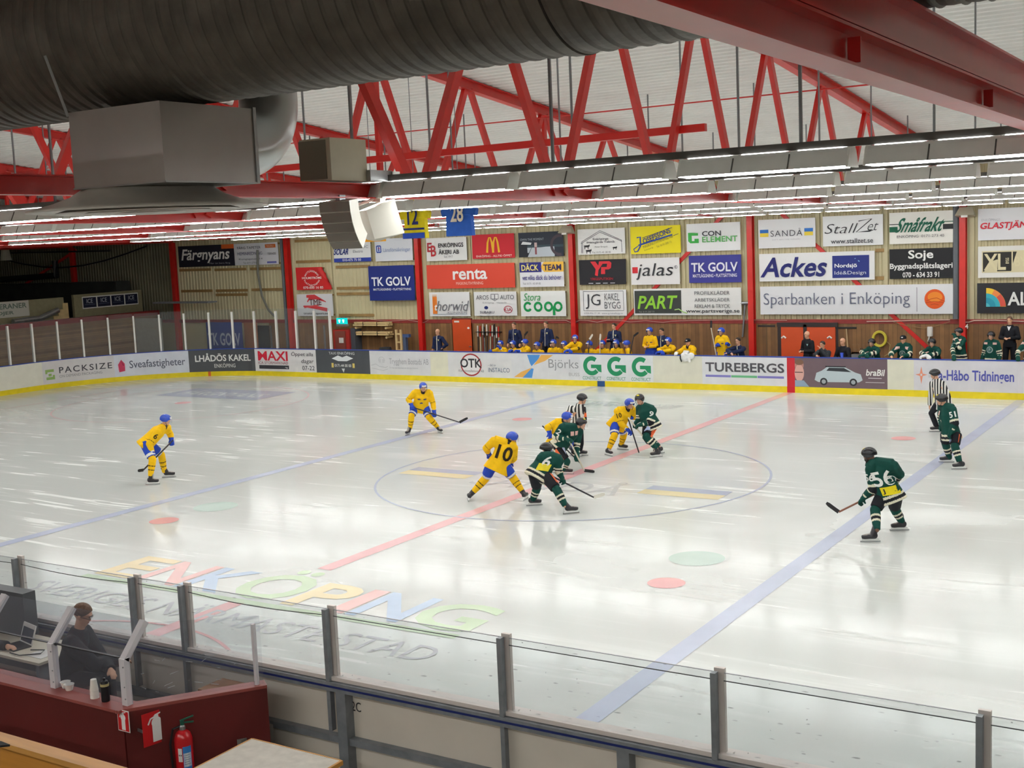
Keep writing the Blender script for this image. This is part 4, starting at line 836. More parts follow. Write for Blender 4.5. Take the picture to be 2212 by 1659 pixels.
m_stick = pm('stick_dark', '24242a', 0.4); m_sticky = pm('stick_pale', 'cfc8b4', 0.4); m_bladek = pm('blade_tape', '17171c', 0.7); m_bladew = pm('blade_tape_white', 'e2ded2', 0.7)
m_hair = {k: pm('hair_' + k, c, 0.7, bump=0.5, scale=40) for k, c in (('dark', '2e241d'), ('brown', '5c4230'), ('grey', '8a8078'))}

def blend(mb, voxel, smooth=3):
    """join overlapping volumes into one continuous skin"""
    me = bpy.data.meshes.new('t'); me.from_pydata([tuple(v) for v in mb.v], [], mb.f); me.update()
    o = bpy.data.objects.new('t', me); r = o.modifiers.new('r', 'REMESH'); r.mode = 'VOXEL'; r.voxel_size = voxel; r.use_smooth_shade = True
    if smooth: s = o.modifiers.new('s', 'SMOOTH'); s.iterations = smooth; s.factor = 0.5
    out = evaluated(o); bpy.data.objects.remove(o); bpy.data.meshes.remove(me); return out
def finish(me, name, mats, parent, fn=None):
    off = parent_loc(parent); me.name = name
    for m in mats: me.materials.append(m)
    if fn: me.polygons.foreach_set('material_index', [fn(p.center) for p in me.polygons])
    me.polygons.foreach_set('use_smooth', [True] * len(me.polygons))
    me.transform(M.Translation(-off)); me.update()
    o = bpy.data.objects.new(name, me); COL.objects.link(o); o.parent = parent; return o
def seg(p, a, b):
    d = b - a; t = max(0, min(1, (p - a).dot(d) / max(1e-9, d.length_squared))); return (p - a - d * t).length, t
def frame(fwd, up=V((0, 0, 1))):
    f = V(fwd).normalized(); r = f.cross(up).normalized(); u = r.cross(f).normalized(); return r, f, u
def mat_of(o, r, f, u): return M(((r.x, f.x, u.x, o.x), (r.y, f.y, u.y, o.y), (r.z, f.z, u.z, o.z), (0, 0, 0, 1)))

def skate_mesh(sh):
    a0 = V((0, 0.0, 0.11)); b = MB(); b.tube([a0 + sh * 0.20, a0 + sh * 0.12, a0 + sh * 0.04, (0, 0.01, 0.10)], [0.066, 0.062, 0.056, 0.05], 10); b.tube([(0, -0.06, 0.105), (0, 0.05, 0.11), (0, 0.13, 0.098), (0, 0.18, 0.093)], [0.045, 0.05, 0.046, 0.03], 10); b.ball((0, -0.055, 0.12), (0.042, 0.04, 0.055))
    return blend(b, 0.013, 2)
SK = {}
def skate(parent, G, d, A, K):
    """skate standing on ground point G with toes towards d, its shaft leaning with the shin"""
    r, f, u = frame(V((d.x, d.y, 0))); lean = A - G; lean = lean - f * lean.dot(f)
    if lean.length > 0.03: u = (u * 0.35 + lean.normalized() * 0.65).normalized(); r = f.cross(u).normalized(); u = r.cross(f)
    X = mat_of(G, r, f, u); sh = (A + (K - A) * 0.2 - G - u * 0.11).normalized(); sh = V((sh.dot(r), sh.dot(f), sh.dot(u))).normalized()
    me = skate_mesh(sh); me.transform(X)
    inv = X.inverted()
    s = finish(me, 'skate', [m_boot, m_tongue], parent, lambda c: 1 if (lambda q: q.y > 0.03 and q.z > 0.13 and abs(q.x) < 0.03)(inv @ c) else 0)
    b = MB(); b.add([(-0.018, -0.10, 0.075), (0.018, -0.10, 0.075), (0.018, 0.17, 0.075), (-0.018, 0.17, 0.075), (-0.007, -0.12, 0.028), (0.007, -0.12, 0.028), (0.007, 0.18, 0.028), (-0.007, 0.18, 0.028)], [(0, 1, 2, 3), (4, 7, 6, 5), (0, 4, 5, 1), (1, 5, 6, 2), (2, 6, 7, 3), (3, 7, 4, 0)], X=X); b.build('blade_holder', m_holder, s)
    b = MB(); b.box((-0.002, -0.14, 0.002), (0.002, 0.20, 0.03), X=X); b.build('blade', m_blade, s)
    return s
def shoe(parent, G, d):
    r, f, u = frame(V((d.x, d.y, 0))); X = mat_of(G, r, f, u); b = MB()
    b.tube([(0, -0.07, 0.04), (0, 0.03, 0.05), (0, 0.13, 0.035), (0, 0.19, 0.025)], [0.038, 0.046, 0.042, 0.022], 10); b.tube([(0, -0.03, 0.13), (0, -0.02, 0.05)], [0.045, 0.05], 10)
    me = blend(b, 0.012, 2); me.transform(X); return finish(me, 'shoe', [m_boot], parent)

def helmet(parent, Hc, r, f, u, mat, visor=True, badge=None):
    X = mat_of(Hc + u * 0.022, r, f, u) @ M.Scale(1.07, 4); b = MB(); n, m = 24, 12; vs = []; fs = []
    for i in range(m + 1):
        for j in range(n):
            a = 2 * pi * j / n; front = max(0, sin(a)); lim = R(104) - R(22) * front ** 2 + (R(14) if abs(cos(a)) > 0.75 else 0)
            t = lim * i / m; k = 1.0 + 0.03 * sin(6 * a) * (0.2 + 0.8 * sin(t))
            vs.append((0.108 * sin(t) * cos(a) * k, 0.132 * sin(t) * sin(a) * k - 0.006, 0.112 * cos(t)))
    nn = len(vs); vs += [(x * 0.93, y * 0.93, z * 0.95) for x, y, z in vs]
    for i in range(m):
        for j in range(n):
            q = (i * n + j, i * n + (j + 1) % n, (i + 1) * n + (j + 1) % n, (i + 1) * n + j); fs.append(q[::-1]); fs.append(tuple(k + nn for k in q))
    for j in range(n): fs.append((m * n + j, m * n + (j + 1) % n, nn + m * n + (j + 1) % n, nn + m * n + j))
    b.add(vs, fs, 0, X); h = b.build('helmet', [mat], parent, smooth=True)
    for s in (-1, 1):
        q = MB(); q.tube([X @ V((s * 0.095, 0.02, -0.03)), X @ V((s * 0.085, 0.03, -0.09)), X @ V((s * 0.03, 0.07, -0.155))], 0.006, 6); q.build('chin_strap', m_black, h)
    if badge:
        c, a0, a1, t0, t1 = badge; q = MB(); vs = []; k = 8
        for i in range(k + 1):
            a = a0 + (a1 - a0) * i / k
            for t in (t0, t1): vs.append((0.111 * sin(t) * cos(a) * 1.03, 0.135 * sin(t) * sin(a) * 1.03 - 0.006, 0.115 * cos(t)))
        q.add(vs, [(2 * i, 2 * i + 1, 2 * i + 3, 2 * i + 2) for i in range(k)], 0, X); q.build('badge', [c], h)
    if visor:
        q = MB(); vs = []; k = 12
        for i in range(k + 1):
            a = R(20) + R(140) * i / k
            for z, rr in ((-0.005, 1.0), (-0.085, 1.06)): vs.append((0.112 * cos(a) * rr, 0.142 * sin(a) * rr - 0.004, z))
        q.add(vs, [(2 * i, 2 * i + 1, 2 * i + 3, 2 * i + 2) for i in range(k)], 0, X); q.build('visor', [m_lens], h, smooth=True)
    return h
def cap(parent, Hc, r, f, u, mat):
    X = mat_of(Hc + u * 0.03, r, f, u); b = MB(); b.lathe([(0.098, -0.01), (0.1, 0.03), (0.085, 0.075), (0.045, 0.1), (0.0, 0.106)], n=20, X=X)
    b.add([(-0.07, 0.07, 0.0), (0.07, 0.07, 0.0), (0.05, 0.17, -0.012), (-0.05, 0.17, -0.012), (-0.07, 0.07, 0.012), (0.07, 0.07, 0.012), (0.05, 0.17, 0.0), (-0.05, 0.17, 0.0)], [(3, 2, 1, 0), (4, 5, 6, 7), (0, 1, 5, 4), (1, 2, 6, 5), (2, 3, 7, 6), (3, 0, 4, 7)], X=X)
    c = b.build('cap', mat, parent, smooth=False)
    q = MB(); q.box((-0.03, 0.094, 0.03), (0.03, 0.1, 0.06), X=X); q.build('badge', C_W, c); return c

def fingers(b, w, d, n, L=0.085, r=0.0105, curl=0.9):
    """palm at w pointing along d, palm normal n: four curled fingers and a thumb"""
    d = d.normalized(); n = (n - d * n.dot(d)).normalized(); s = d.cross(n)
    b.tube([w, w + d * 0.045, w + d * 0.085], [(0.028, 0.018), (0.04, 0.018), (0.038, 0.015)], 10, lat=s)
    for k, (o, l) in enumerate(((-0.029, 0.9), (-0.010, 1.05), (0.010, 1.0), (0.028, 0.8))):
        p = w + d * 0.08 + s * o; q = p + (d * cos(curl * 0.4) + n * sin(curl * 0.4)) * L * 0.5 * l; t = q + (d * cos(curl) + n * sin(curl)) * L * 0.5 * l
        b.tube([p, q, t], [r, r, r * 0.85], 6)
    p = w + d * 0.025 - s * 0.03; q = p - s * 0.02 + d * 0.035 + n * 0.01; b.tube([p, q, q + d * 0.03 + n * 0.015], [r * 1.2, r * 1.1, r * 0.9], 6)
def glove(parent, w, d, mat, cuff, n=V((0, 0, -1))):
    d = d.normalized(); n = (n - d * n.dot(d));  n = n.normalized() if n.length > 0.05 else d.orthogonal().normalized(); s = d.cross(n).normalized()
    b = MB(); b.tube([w - d * 0.10, w - d * 0.02, w + d * 0.03], [0.075, 0.06, 0.055], 12, flat=0.85, lat=s); b.tube([w, w + d * 0.06, w + d * 0.10], [(0.05, 0.035), (0.062, 0.036), (0.055, 0.03)], 12, lat=s)
    for o, l in ((-0.043, 0.9), (-0.015, 1.0), (0.014, 1.0), (0.042, 0.85)):
        p = w + d * 0.09 + s * o; q = p + (d * 0.75 + n * 0.6) * 0.05 * l; b.tube([p, q, q + (n * 0.95 - d * 0.2) * 0.05 * l], [0.019, 0.019, 0.016], 7)
    p = w + d * 0.03 - s * 0.055 + n * 0.01; b.tube([p, p + d * 0.035 + n * 0.03, p + d * 0.04 + n * 0.075], [0.022, 0.021, 0.018], 7)
    me = blend(b, 0.012, 2); return finish(me, 'glove', [mat, cuff], parent, lambda c: 1 if -0.105 < (c - w).dot(d) < -0.065 else 0)

def head_parts(b, Hc, r, f, u):
    X = mat_of(Hc, r, f, u)
    b.ball((0, 0, 0), 1, X=None) if False else None
    def add(c, rad): b.ball((0, 0, 0), rad, 14, 10, X=None); k = 14 * 9 + 2; vs = b.v[-k:]; b.v[-k:] = [tuple(X @ (V(v) + V(c))) for v in vs]
    add((0, -0.008, 0.03), (0.078, 0.098, 0.092)); add((0, 0.022, -0.045), (0.060, 0.070, 0.075)); add((0, 0.055, -0.085), (0.036, 0.034, 0.03))
    add((0, 0.088, -0.018), (0.013, 0.022, 0.024)); add((0, 0.078, 0.03), (0.055, 0.02, 0.014))
    for s in (-1, 1): add((s * 0.078, -0.005, -0.005), (0.012, 0.022, 0.032))
def face(parent, Hc, r, f, u):
    X = mat_of(Hc, r, f, u); b = MB()
    for s in (-1, 1): b.ball((0, 0, 0), (0.011, 0.006, 0.006), 8, 6, X=None); k = 8 * 5 + 2; b.v[-k:] = [tuple(X @ (V(v) + V((s * 0.03, 0.087, 0.008)))) for v in b.v[-k:]]
    for s in (-1, 1): b.bar(X @ V((s * 0.016, 0.096, 0.024)), X @ V((s * 0.046, 0.085, 0.025)), 0.006, 0.006)
    b.build('eyes', m_eye, parent)
    q = MB(); q.tube([X @ V((-0.022, 0.084, -0.058)), X @ V((0, 0.092, -0.057)), X @ V((0.022, 0.084, -0.058))], 0.0055, 6); q.build('mouth', m_lip, parent)
def hair(parent, Hc, r, f, u, kind):
    if kind == 'bald': return
    X = mat_of(Hc + u * 0.034, r, f, u); b = MB(); n, m = 20, 8; vs = []
    for i in range(m + 1):
        for j in range(n):
            a = 2 * pi * j / n; fr = max(0, sin(a)); t = (R(112) - R(52) * fr ** 1.5) * i / m; w = 1 + 0.02 * sin(7 * a + 3 * i)
            vs.append((0.087 * sin(t) * cos(a) * w, 0.106 * sin(t) * sin(a) * w - 0.010, 0.098 * cos(t)))
    b.add(vs, [(i * n + j, (i + 1) * n + j, (i + 1) * n + (j + 1) % n, i * n + (j + 1) % n) for i in range(m) for j in range(n)], 0, X)
    b.build('hair', m_hair[kind], parent, smooth=True)
def decal(parent, surf, org, r, u, items, depth=0.45, lift=0.012, name='number'):
    """lay lettering/shapes onto a garment: items as Art calls on a w x h field centred at org, projected along -n"""
    n = r.cross(u).normalized() * -1.0; n = u.cross(r) if False else r.cross(u)
    bv = BVHTree.FromPolygons([tuple(v.co + parent_loc(parent)) for v in surf.data.vertices], [tuple(p.vertices) for p in surf.data.polygons])
    w, h, fn = items
    def f(a, b2, l):
        p = org + r * (w * (a - 0.5)) + u * (h * (0.5 - b2)); hit = bv.ray_cast(p + n * depth, -n, depth * 2)
        q = hit[0] if hit[0] is not None else p; return q + n * (lift + l * 0.12)
    A = Art(f, w / h); fn(A)
    if A.g.v: A.g.build('emblem', [cloth('print_' + c, c) for c in A.gm], surf)
    for vs, fs, c in A.T: MB().add(vs, fs).build(name, cloth('print_' + c, c), surf)

def person(name, label, J, outfit, group=None, base=None, voxel=0.014, detail=True):
    """J: joints as world points; outfit: dict of clothing choices"""
    O = outfit; base = base or V((J['pel'].x, J['pel'].y, 0))
    root = thing('person', label, 'person', base, group)
    hf = J['face'].normalized(); hr, hf, hu = frame(hf, J.get('hup', V((0, 0, 1)))); Hc = J['head']
    tr_ = (J['sb'] - J['sa']); tf = J['tors']; tr_ = tr_ - tf * tr_.dot(tf) if tr_.length < 0.1 else tr_; tr_.normalize()
    pel, nk = J['pel'], J['neck']; spine = (nk - pel)
    # ---- body: one continuous skin
    b = MB(); head_parts(b, Hc, hr, hf, hu)
    b.tube([nk - hu * 0.05, nk + (Hc - nk) * 0.5, Hc - hu * 0.02], [0.062, 0.055, 0.055], 10)
    c1 = pel + spine * 0.35; c2 = pel + spine * 0.72
    b.tube([pel - spine * 0.08, pel + spine * 0.1, c1, c2, nk - spine * 0.05], [(0.145, 0.10), (0.155, 0.105), (0.14, 0.095), (0.165, 0.105), (0.09, 0.07)], 12, lat=tr_)
    for s, e, h in (('sa', 'ea', 'ha'), ('sb', 'eb', 'hb')):
        b.tube([J[s], (J[s] + J[e]) / 2, J[e], (J[e] + J[h]) / 2, J[h]], [0.055, 0.05, 0.042, 0.04, 0.03], 8)
        b.tube([c2 + (J[s] - c2) * 0.4, J[s]], [0.06, 0.06], 8)
        fn = J.get('palm', tf * -1 + V((0, 0, -0.5)))
        if O.get('gloves') is None: fingers(b, J[h] - (J[h] - J[e]).normalized() * 0.03, (J[h] - J[e]), fn)
        else: b.ball(J[h], 0.04, 8, 6)
    for p, k, a in (('pa', 'ka', 'aa'), ('pb', 'kb', 'ab')):
        b.tube([J[p], (J[p] + J[k]) / 2, J[k], J[k] * 0.6 + J[a] * 0.4, J[a]], [0.085, 0.075, 0.055, 0.055, 0.038], 8); b.ball(J[a], 0.045, 8, 6)
    finish(blend(b, voxel, 2), 'body', [O.get('skin', m_skin)], root)
    if detail: face(root, Hc, hr, hf, hu)
    # ---- clothes
    top = O['top']; bulk = O.get('bulk', 1.0)
    b = MB(); L = O.get('hem', 0.16); d = spine.normalized()
    hem = pel - d * L * 0.8
    pad = 1.0 if O.get('gloves') or top == 'green' else 0.8
    b.tube([hem, pel + d * 0.03, c1, c2, nk - d * 0.07, nk + d * 0.035], [(0.285 * bulk * pad, 0.195 * bulk * pad), (0.25 * bulk * pad, 0.175 * bulk * pad), (0.215 * bulk * pad, 0.165 * bulk * pad), (0.215 * bulk * pad, 0.16 * bulk * pad), (0.165 * bulk, 0.115 * bulk), (0.092, 0.085)], 16, lat=tr_)
    if pad == 1.0:
        for s in ('sa', 'sb'): b.tube([nk + d * 0.0, J[s] + d * 0.025], [0.095 * bulk, 0.108 * bulk], 10)
    arms = []
    for s, e, h in (('sa', 'ea', 'ha'), ('sb', 'eb', 'hb')):
        w = J[h] - (J[h] - J[e]).normalized() * (0.085 if O.get('gloves') else 0.02)
        b.ball(J[s], 0.098 * bulk, 10, 8); b.tube([c2 + (J[s] - c2) * 0.3, J[s]], [0.11 * bulk, 0.098 * bulk], 10)
        b.tube([J[s], (J[s] + J[e]) / 2, J[e], (J[e] + w) / 2, w], [0.095 * bulk, 0.088 * bulk, 0.08 * bulk, 0.075 * bulk, 0.062 * bulk], 10); b.ball(J[e], 0.082 * bulk, 10, 8)
        arms.append((J[s], J[e], w))
    def param(c):
        ds, t = seg(c, hem, nk); best = (ds - 0.17 * bulk, 't', t)
        for i, (s, e, w) in enumerate(arms):
            l1, l2 = (e - s).length, (w - e).length; L_ = l1 + l2 + 1e-6
            d1, t1 = seg(c, s, e); d2, t2 = seg(c, e, w)
            if d1 - 0.085 * bulk < best[0]: best = (d1 - 0.085 * bulk, 'a%d' % i, t1 * l1 / L_)
            if d2 - 0.07 * bulk < best[0]: best = (d2 - 0.07 * bulk, 'a%d' % i, (l1 + t2 * l2) / L_)
        return best[1], best[2]
    hl = (nk - hem).length
    def colour(c):
        k, t = param(c)
        if top == 'green':
            if k == 't': z = t * hl; return 1 if z < 0.045 else 2 if z < 0.10 else 1 if z < 0.145 else 0
            return 1 if 0.44 < t < 0.53 or 0.62 < t < 0.71 else 2 if 0.53 <= t <= 0.62 else 0
        if top == 'yellow':
            if k == 't': return 2 if (c - nk).length < 0.1 * bulk else 0
            return 1 if 0.47 < t < 0.49 else 0
        if top == 'ref': return 1 if (k == 'a0' and 0.25 < t < 0.47 and O.get('band')) or (k == 'a1' and 0.25 < t < 0.47 and O.get('band')) else 0
        if top == 'navy' and k == 't': return 1 if abs((c - pel).dot(tr_)) < 0.012 and (c - pel).dot(tf) > 0 else 0
        return 0
    mats = {'yellow': [C_Y, C_BR, C_K], 'green': [C_G, C_CR, C_K], 'navy': [C_N, C_CR], 'black': [C_K], 'charcoal': [C_DG], 'ref': [O.get('stripe', C_W), C_O]}[top]
    J['surf'] = surf = finish(blend(b, voxel, 4), {'yellow': 'jersey', 'green': 'jersey', 'ref': 'jersey'}.get(top, 'jacket'), mats, root, colour)
    # ---- trousers, socks
    leg = O.get('legs', 'pants'); b = MB(); pm_ = O['pants']; hip = 1.0 if leg == 'pants' else 0.78
    b.tube([pel - d * 0.13, pel + d * 0.10], [(0.18 * hip, 0.15 * hip), (0.18 * hip, 0.14 * hip)], 14, lat=tr_)
    ends = []
    for p, k, a in (('pa', 'ka', 'aa'), ('pb', 'kb', 'ab')):
        if leg == 'pants':
            q = J[p] + (J[k] - J[p]) * 0.86; b.tube([J[p], (J[p] + q) / 2, q], [0.128, 0.122, 0.112], 12); ends.append((J[p], q))
        else:
            b.tube([J[p], (J[p] + J[k]) / 2, J[k], (J[k] + J[a]) / 2, J[a] - V((0, 0, 0.0))], [0.105, 0.095, 0.078, 0.072, 0.066], 12); b.ball(J[k], 0.078, 10, 8)
    me = blend(b, voxel, 3)
    def pc(c):
        if leg != 'pants' or 'trim' not in O: return 0
        for p, q in ends:
            ds, t = seg(c, p, q)
            if ds < 0.16 and 0.80 < t < 0.96 and top == 'yellow': return 1
        return 0
    finish(me, 'pants' if leg == 'pants' else 'trousers', [pm_, O.get('trim', pm_)], root, pc)
    if leg == 'pants':
        for (p, k, a, g, td) in (('pa', 'ka', 'aa', 'ga', 'ta'), ('pb', 'kb', 'ab', 'gb', 'tb')):
            b = MB(); kt = J[k] + (J[p] - J[k]) * 0.18; b.tube([kt, J[k], J[k] * 0.65 + J[a] * 0.35, J[k] * 0.25 + J[a] * 0.75, J[a]], [0.088, 0.09, 0.088, 0.07, 0.06], 12); b.ball(J[k], 0.092, 10, 8)
            ka, an = J[k].copy(), J[a].copy()
            def sc_(c, ka=ka, an=an):
                t = seg(c, ka, an)[1]
                if top == 'yellow': return 1 if 0.36 < t < 0.41 or 0.60 < t < 0.65 else 0
                return 1 if 0.30 < t < 0.40 or 0.53 < t < 0.63 else 2 if 0.40 <= t <= 0.53 else 0
            finish(blend(b, voxel, 2), 'sock', [C_Y, C_BR, C_K] if top == 'yellow' else [C_G, C_CR, C_K], root, sc_)
    for g, td, a in (('ga', 'ta', 'aa'), ('gb', 'tb', 'ab')):
        if O.get('feet', 'skate') == 'skate': skate(root, J[g], J[td], J[a], J[{'aa': 'ka', 'ab': 'kb'}[a]])
        else: shoe(root, J[g], J[td])
    if O.get('gloves'):
        for e, h in (('ea', 'ha'), ('eb', 'hb')): glove(root, J[h] - (J[h] - J[e]).normalized() * 0.05, J[h] - J[e], O['gloves'], O.get('cuff', C_W), J.get('grip', V((0, 0, -1))))
    hd = O.get('hat')
    if hd == 'blue': helmet(root, Hc, hr, hf, hu, m_hb, O.get('visor', True), (C_W, R(55), R(125), R(62), R(80)))
    elif hd == 'black': helmet(root, Hc, hr, hf, hu, m_hk, O.get('visor', True), (cloth('patch', 'd8c848'), R(60), R(120), R(22), R(42)) if O.get('patch', True) else None)
    elif hd == 'cap': cap(root, Hc, hr, hf, hu, C_K)
    else: hair(root, Hc, hr, hf, hu, O.get('hair', 'brown'))
    if O.get('beard'):
        X = mat_of(Hc, hr, hf, hu); b = MB(); b.ball((0, 0, 0), (0.058, 0.06, 0.055), 12, 8); k = 12 * 7 + 2; b.v[-k:] = [tuple(X @ (V(v) + V((0, 0.034, -0.075)))) for v in b.v[-k:]]; b.build('beard', m_hair['dark'], root, smooth=True)
    return root, (tr_, tf, d, surf)
def stick(label, a, h, t, dark=True, blade=None, shaft=None):
    """stick from butt a to heel h, blade towards t"""
    a, h, t = V(a), V(h), V(t); o = thing('hockey_stick', label, 'hockey stick', tuple(h), 'hockey sticks')
    b = MB(); b.bar(a, h, 0.022, 0.03); b.build('shaft', shaft or (m_stick if dark else m_sticky), o)
    d = (t - h).normalized(); s = d.cross(V((0, 0, 1))).normalized(); up = s.cross(d).normalized(); b = MB(); vs = []; L = (t - h).length
    for i in range(6):
        k = i / 5; p = h + d * L * k + s * (0.03 * k * k); hh = 0.035 if i < 5 else 0.022
        for q, z in ((-0.005, -hh), (0.005, -hh), (0.005, hh), (-0.005, hh)): vs.append(p + s * q + up * z)
    b.add(vs, [(4 * i + j, 4 * i + (j + 1) % 4, 4 * i + 4 + (j + 1) % 4, 4 * i + 4 + j) for i in range(5) for j in range(4)] + [(3, 2, 1, 0), (20, 21, 22, 23)]); b.build('blade', blade or m_bladek, o); return o

# ---- players on the ice: joints read off the photo on each player's own upright plane, with real depth
def skater(label, org, s, j, outfit, phi_t, phi_f, toes, group='players on the ice'):
    ox, oy = org; px = lambda q: (ox + q[0] * s, oy + q[1] * s)
    G = [onground(*px(j['ga'])), onground(*px(j['gb']))]; g0 = (G[0] + G[1]) / 2
    h = V((g0.x - CAM.x, g0.y - CAM.y, 0)).normalized(); rt = V((h.y, -h.x, 0))
    def at(q):
        d = ray(*px(q)); t = (g0 + h * (q[2] if len(q) > 2 else 0) - CAM).dot(h) / d.dot(h); return CAM + d * t
    def dr(a): return (-h * cos(R(a)) + rt * sin(R(a)))
    J = {k: at(j[k]) for k in ('head', 'neck', 'sa', 'sb', 'ea', 'eb', 'ha', 'hb', 'pa', 'pb')}
    J['ga'], J['gb'] = G
    for i, k in enumerate('ab'):
        J['t' + k] = dr(toes[i])
        p = j['a' + k] if 'a' + k in j else None
        J['a' + k] = G[i] + V((0, 0, 0.16)) if p is None else (lambda d: CAM + d * ((G[i] - CAM).dot(h) / d.dot(h)))(ray(*px(p)))
        q = j['k' + k]; dd = (G[i] - g0).dot(h) * 0.6 + (q[2] if len(q) > 2 else 0); J['k' + k] = at((q[0], q[1], dd))
    J['pel'] = (J['pa'] + J['pb']) / 2; J['tors'] = dr(phi_t); J['face'] = dr(phi_f) + V((0, 0, j.get('nod', -0.15)))
    root, fr = person('person', label, J, outfit, group, voxel=0.0135)
    J['at'] = at; J['dr'] = dr; return root, J, fr
YEL = dict(top='yellow', pants=C_B, trim=C_W, gloves=C_B, cuff=C_W, hat='blue'); GRN = dict(top='green', pants=C_K, trim=C_O, gloves=C_G, cuff=C_CR, hat='black')
def num(txt, w, h, col='2c2416'): return (w, h, lambda A: A.text(txt, 0, 0, 1, 1, col, 0.04))
def upr(fr): return fr[2]
def side_number(root, J, fr, txt, s, e, n, w, h, col):
    """number on a sleeve: centred between shoulder s and elbow e, facing n"""
    up = (J[s] - J[e]).normalized(); n = (n - up * n.dot(up)).normalized(); r = up.cross(n)
    decal(root, fr[3], (J[s] * 0.62 + J[e] * 0.38), r, up, num(txt, w, h, col), 0.25)
def crest(A):
    for u, v in ((0.18, 0.25), (0.82, 0.25), (0.5, 0.8)): A.poly([(u - 0.15, v + 0.1), (u - 0.17, v - 0.13), (u - 0.08, v + 0.0), (u, v - 0.17), (u + 0.08, v), (u + 0.17, v - 0.13), (u + 0.15, v + 0.1)], '2a3568')
def gcrest(A):
    A.ell(0.5, 0.55, 0.36, '9fb4b0'); A.ell(0.5, 0.55, 0.27, '3c645e'); A.text('P', 0.4, 0.36, 0.6, 0.74, '9fb4b0', 0.05)
def gfront(A):
    A.rect(0.02, 0.0, 0.3, 0.16, 'e0b8b0'); A.rect(0.7, 0.0, 0.98, 0.16, 'e0b8b0'); A.ell(0.5, 0.55, 0.25, 'a4b6b2'); A.ell(0.5, 0.55, 0.19, '446a66'); A.text('P', 0.44, 0.43, 0.57, 0.67, 'a4b6b2', 0.05)
def thigh_mark(root, J, p, k, n, col, w, h, side=0.0):
    up = (J[p] - J[k]).normalized(); n = (n - up * n.dot(up)).normalized(); r = up.cross(n); pants = [c for c in root.children if c.name.startswith('pants')][0]
    decal(root, pants, J[p] * 0.5 + J[k] * 0.5 + r * side, r, up, (w, h, lambda A: A.rect(0, 0, 1, 1, col)), 0.3)

Z = 0.18083
r1, J1, f1 = skater('yellow player gliding alone at far left, stick low across the knees', (250, 800), Z, dict(head=(598, 592, -0.05), neck=(566, 672), sa=(505, 735, -0.2), sb=(612, 700, 0.2), ea=(400, 880, -0.3), eb=(655, 770, 0.2), ha=(452, 1020, -0.28), hb=(668, 850, 0.1), pa=(345, 860, -0.12), pb=(392, 880, 0.12), ka=(440, 1065, -0.1), kb=(545, 1010, 0.05), aa=(415, 1265), ab=(583, 1215), ga=(428, 1367), gb=(622, 1281)), YEL, 60, 75, (75, 80))
side_number(r1, J1, f1, '6', 'sa', 'ea', J1['dr'](10), 0.09, 0.14, '3a2f14')
stick('stick of the lone yellow player at far left', J1['at']((684, 835, 0.08)), J1['at']((330, 1190, -0.2)), J1['at']((278, 1200, -0.35)))
Z = 0.1085
r2, J2, f2 = skater('yellow player skating toward the camera near the far boards', (820, 800), Z, dict(head=(868, 335, -0.12), neck=(862, 440, -0.05), sa=(690, 455), sb=(1000, 460), ea=(575, 585, 0.0), eb=(1065, 660, 0.0), ha=(650, 715, -0.2), hb=(1090, 860, -0.2), pa=(720, 730, 0.05), pb=(900, 735, 0.05), ka=(635, 905, -0.15), kb=(980, 930, -0.15), aa=(608, 1160), ab=(1165, 1140), ga=(565, 1285), gb=(1200, 1245)), YEL, 8, 12, (-25, 25))
decal(r2, f2[3], (J2['neck'] * 0.55 + J2['pel'] * 0.45), f2[0], f2[2], (0.26, 0.2, crest), 0.4)
stick('stick of the yellow player near the far boards, blade to the right', J2['at']((660, 735, -0.22)), J2['at']((1590, 1035, -0.3)), J2['at']((1745, 945, -0.2)))
Z = 0.217; O6 = (980, 840)
r3, J3, f3 = skater('yellow player with black 10 on the back, legs wide apart at centre circle', O6, Z, dict(head=(583, 490, 0.12), neck=(545, 545, 0.08), sa=(400, 520, 0.05), sb=(598, 590, 0.05), ea=(325, 590, 0.1), eb=(598, 690, 0.15), ha=(350, 650, 0.28), hb=(560, 740, 0.3), pa=(375, 765), pb=(508, 770), ka=(318, 890, 0.08), kb=(590, 885, 0.08), aa=(195, 1025), ab=(680, 1015), ga=(140, 1112), gb=(716, 1105)), YEL, 168, 125, (185, 160))
decal(r3, f3[3], (J3['neck'] * 0.62 + J3['pel'] * 0.38) + J3['dr'](0) * 0.1, J3['dr'](90) * 0.93 - V((0, 0, 0.36)), (J3['dr'](90) * 0.36 + V((0, 0, 0.93))), (0.34, 0.30, lambda A: (A.text('10', 0, 0, 1, 1, '2a2114', 0.03))), 0.5)
r4, J4, f4 = skater('green player bent low at the face-off, yellow patch on the lower back', O6, Z, dict(head=(925, 600, 0.25), neck=(955, 660, 0.15), sa=(870, 690, 0.0), sb=(1050, 715, 0.05), ea=(840, 790, 0.3), eb=(1045, 825, 0.05), ha=(930, 880, 0.4), hb=(1090, 905, 0.0), pa=(800, 840), pb=(900, 850), ka=(830, 985, 0.1), kb=(1030, 1010, -0.05), aa=(785, 1110), ab=(1112, 1165), ga=(790, 1165), gb=(1155, 1245)), GRN, 140, 110, (95, 105))
decal(r4, f4[3], J4['neck'] * 0.3 + J4['pel'] * 0.7, f4[0] * (1 if f4[0].dot(J4['dr'](90)) > 0 else -1), f4[2], (0.26, 0.16, lambda A: A.rect(0, 0, 1, 1, 'e6d232', 6)), 0.4)
decal(r4, f4[3], J4['neck'] * 0.62 + J4['pel'] * 0.38, f4[0] * (1 if f4[0].dot(J4['dr'](90)) > 0 else -1), f4[2], num('6', 0.16, 0.24, 'e8e8e4'), 0.4)
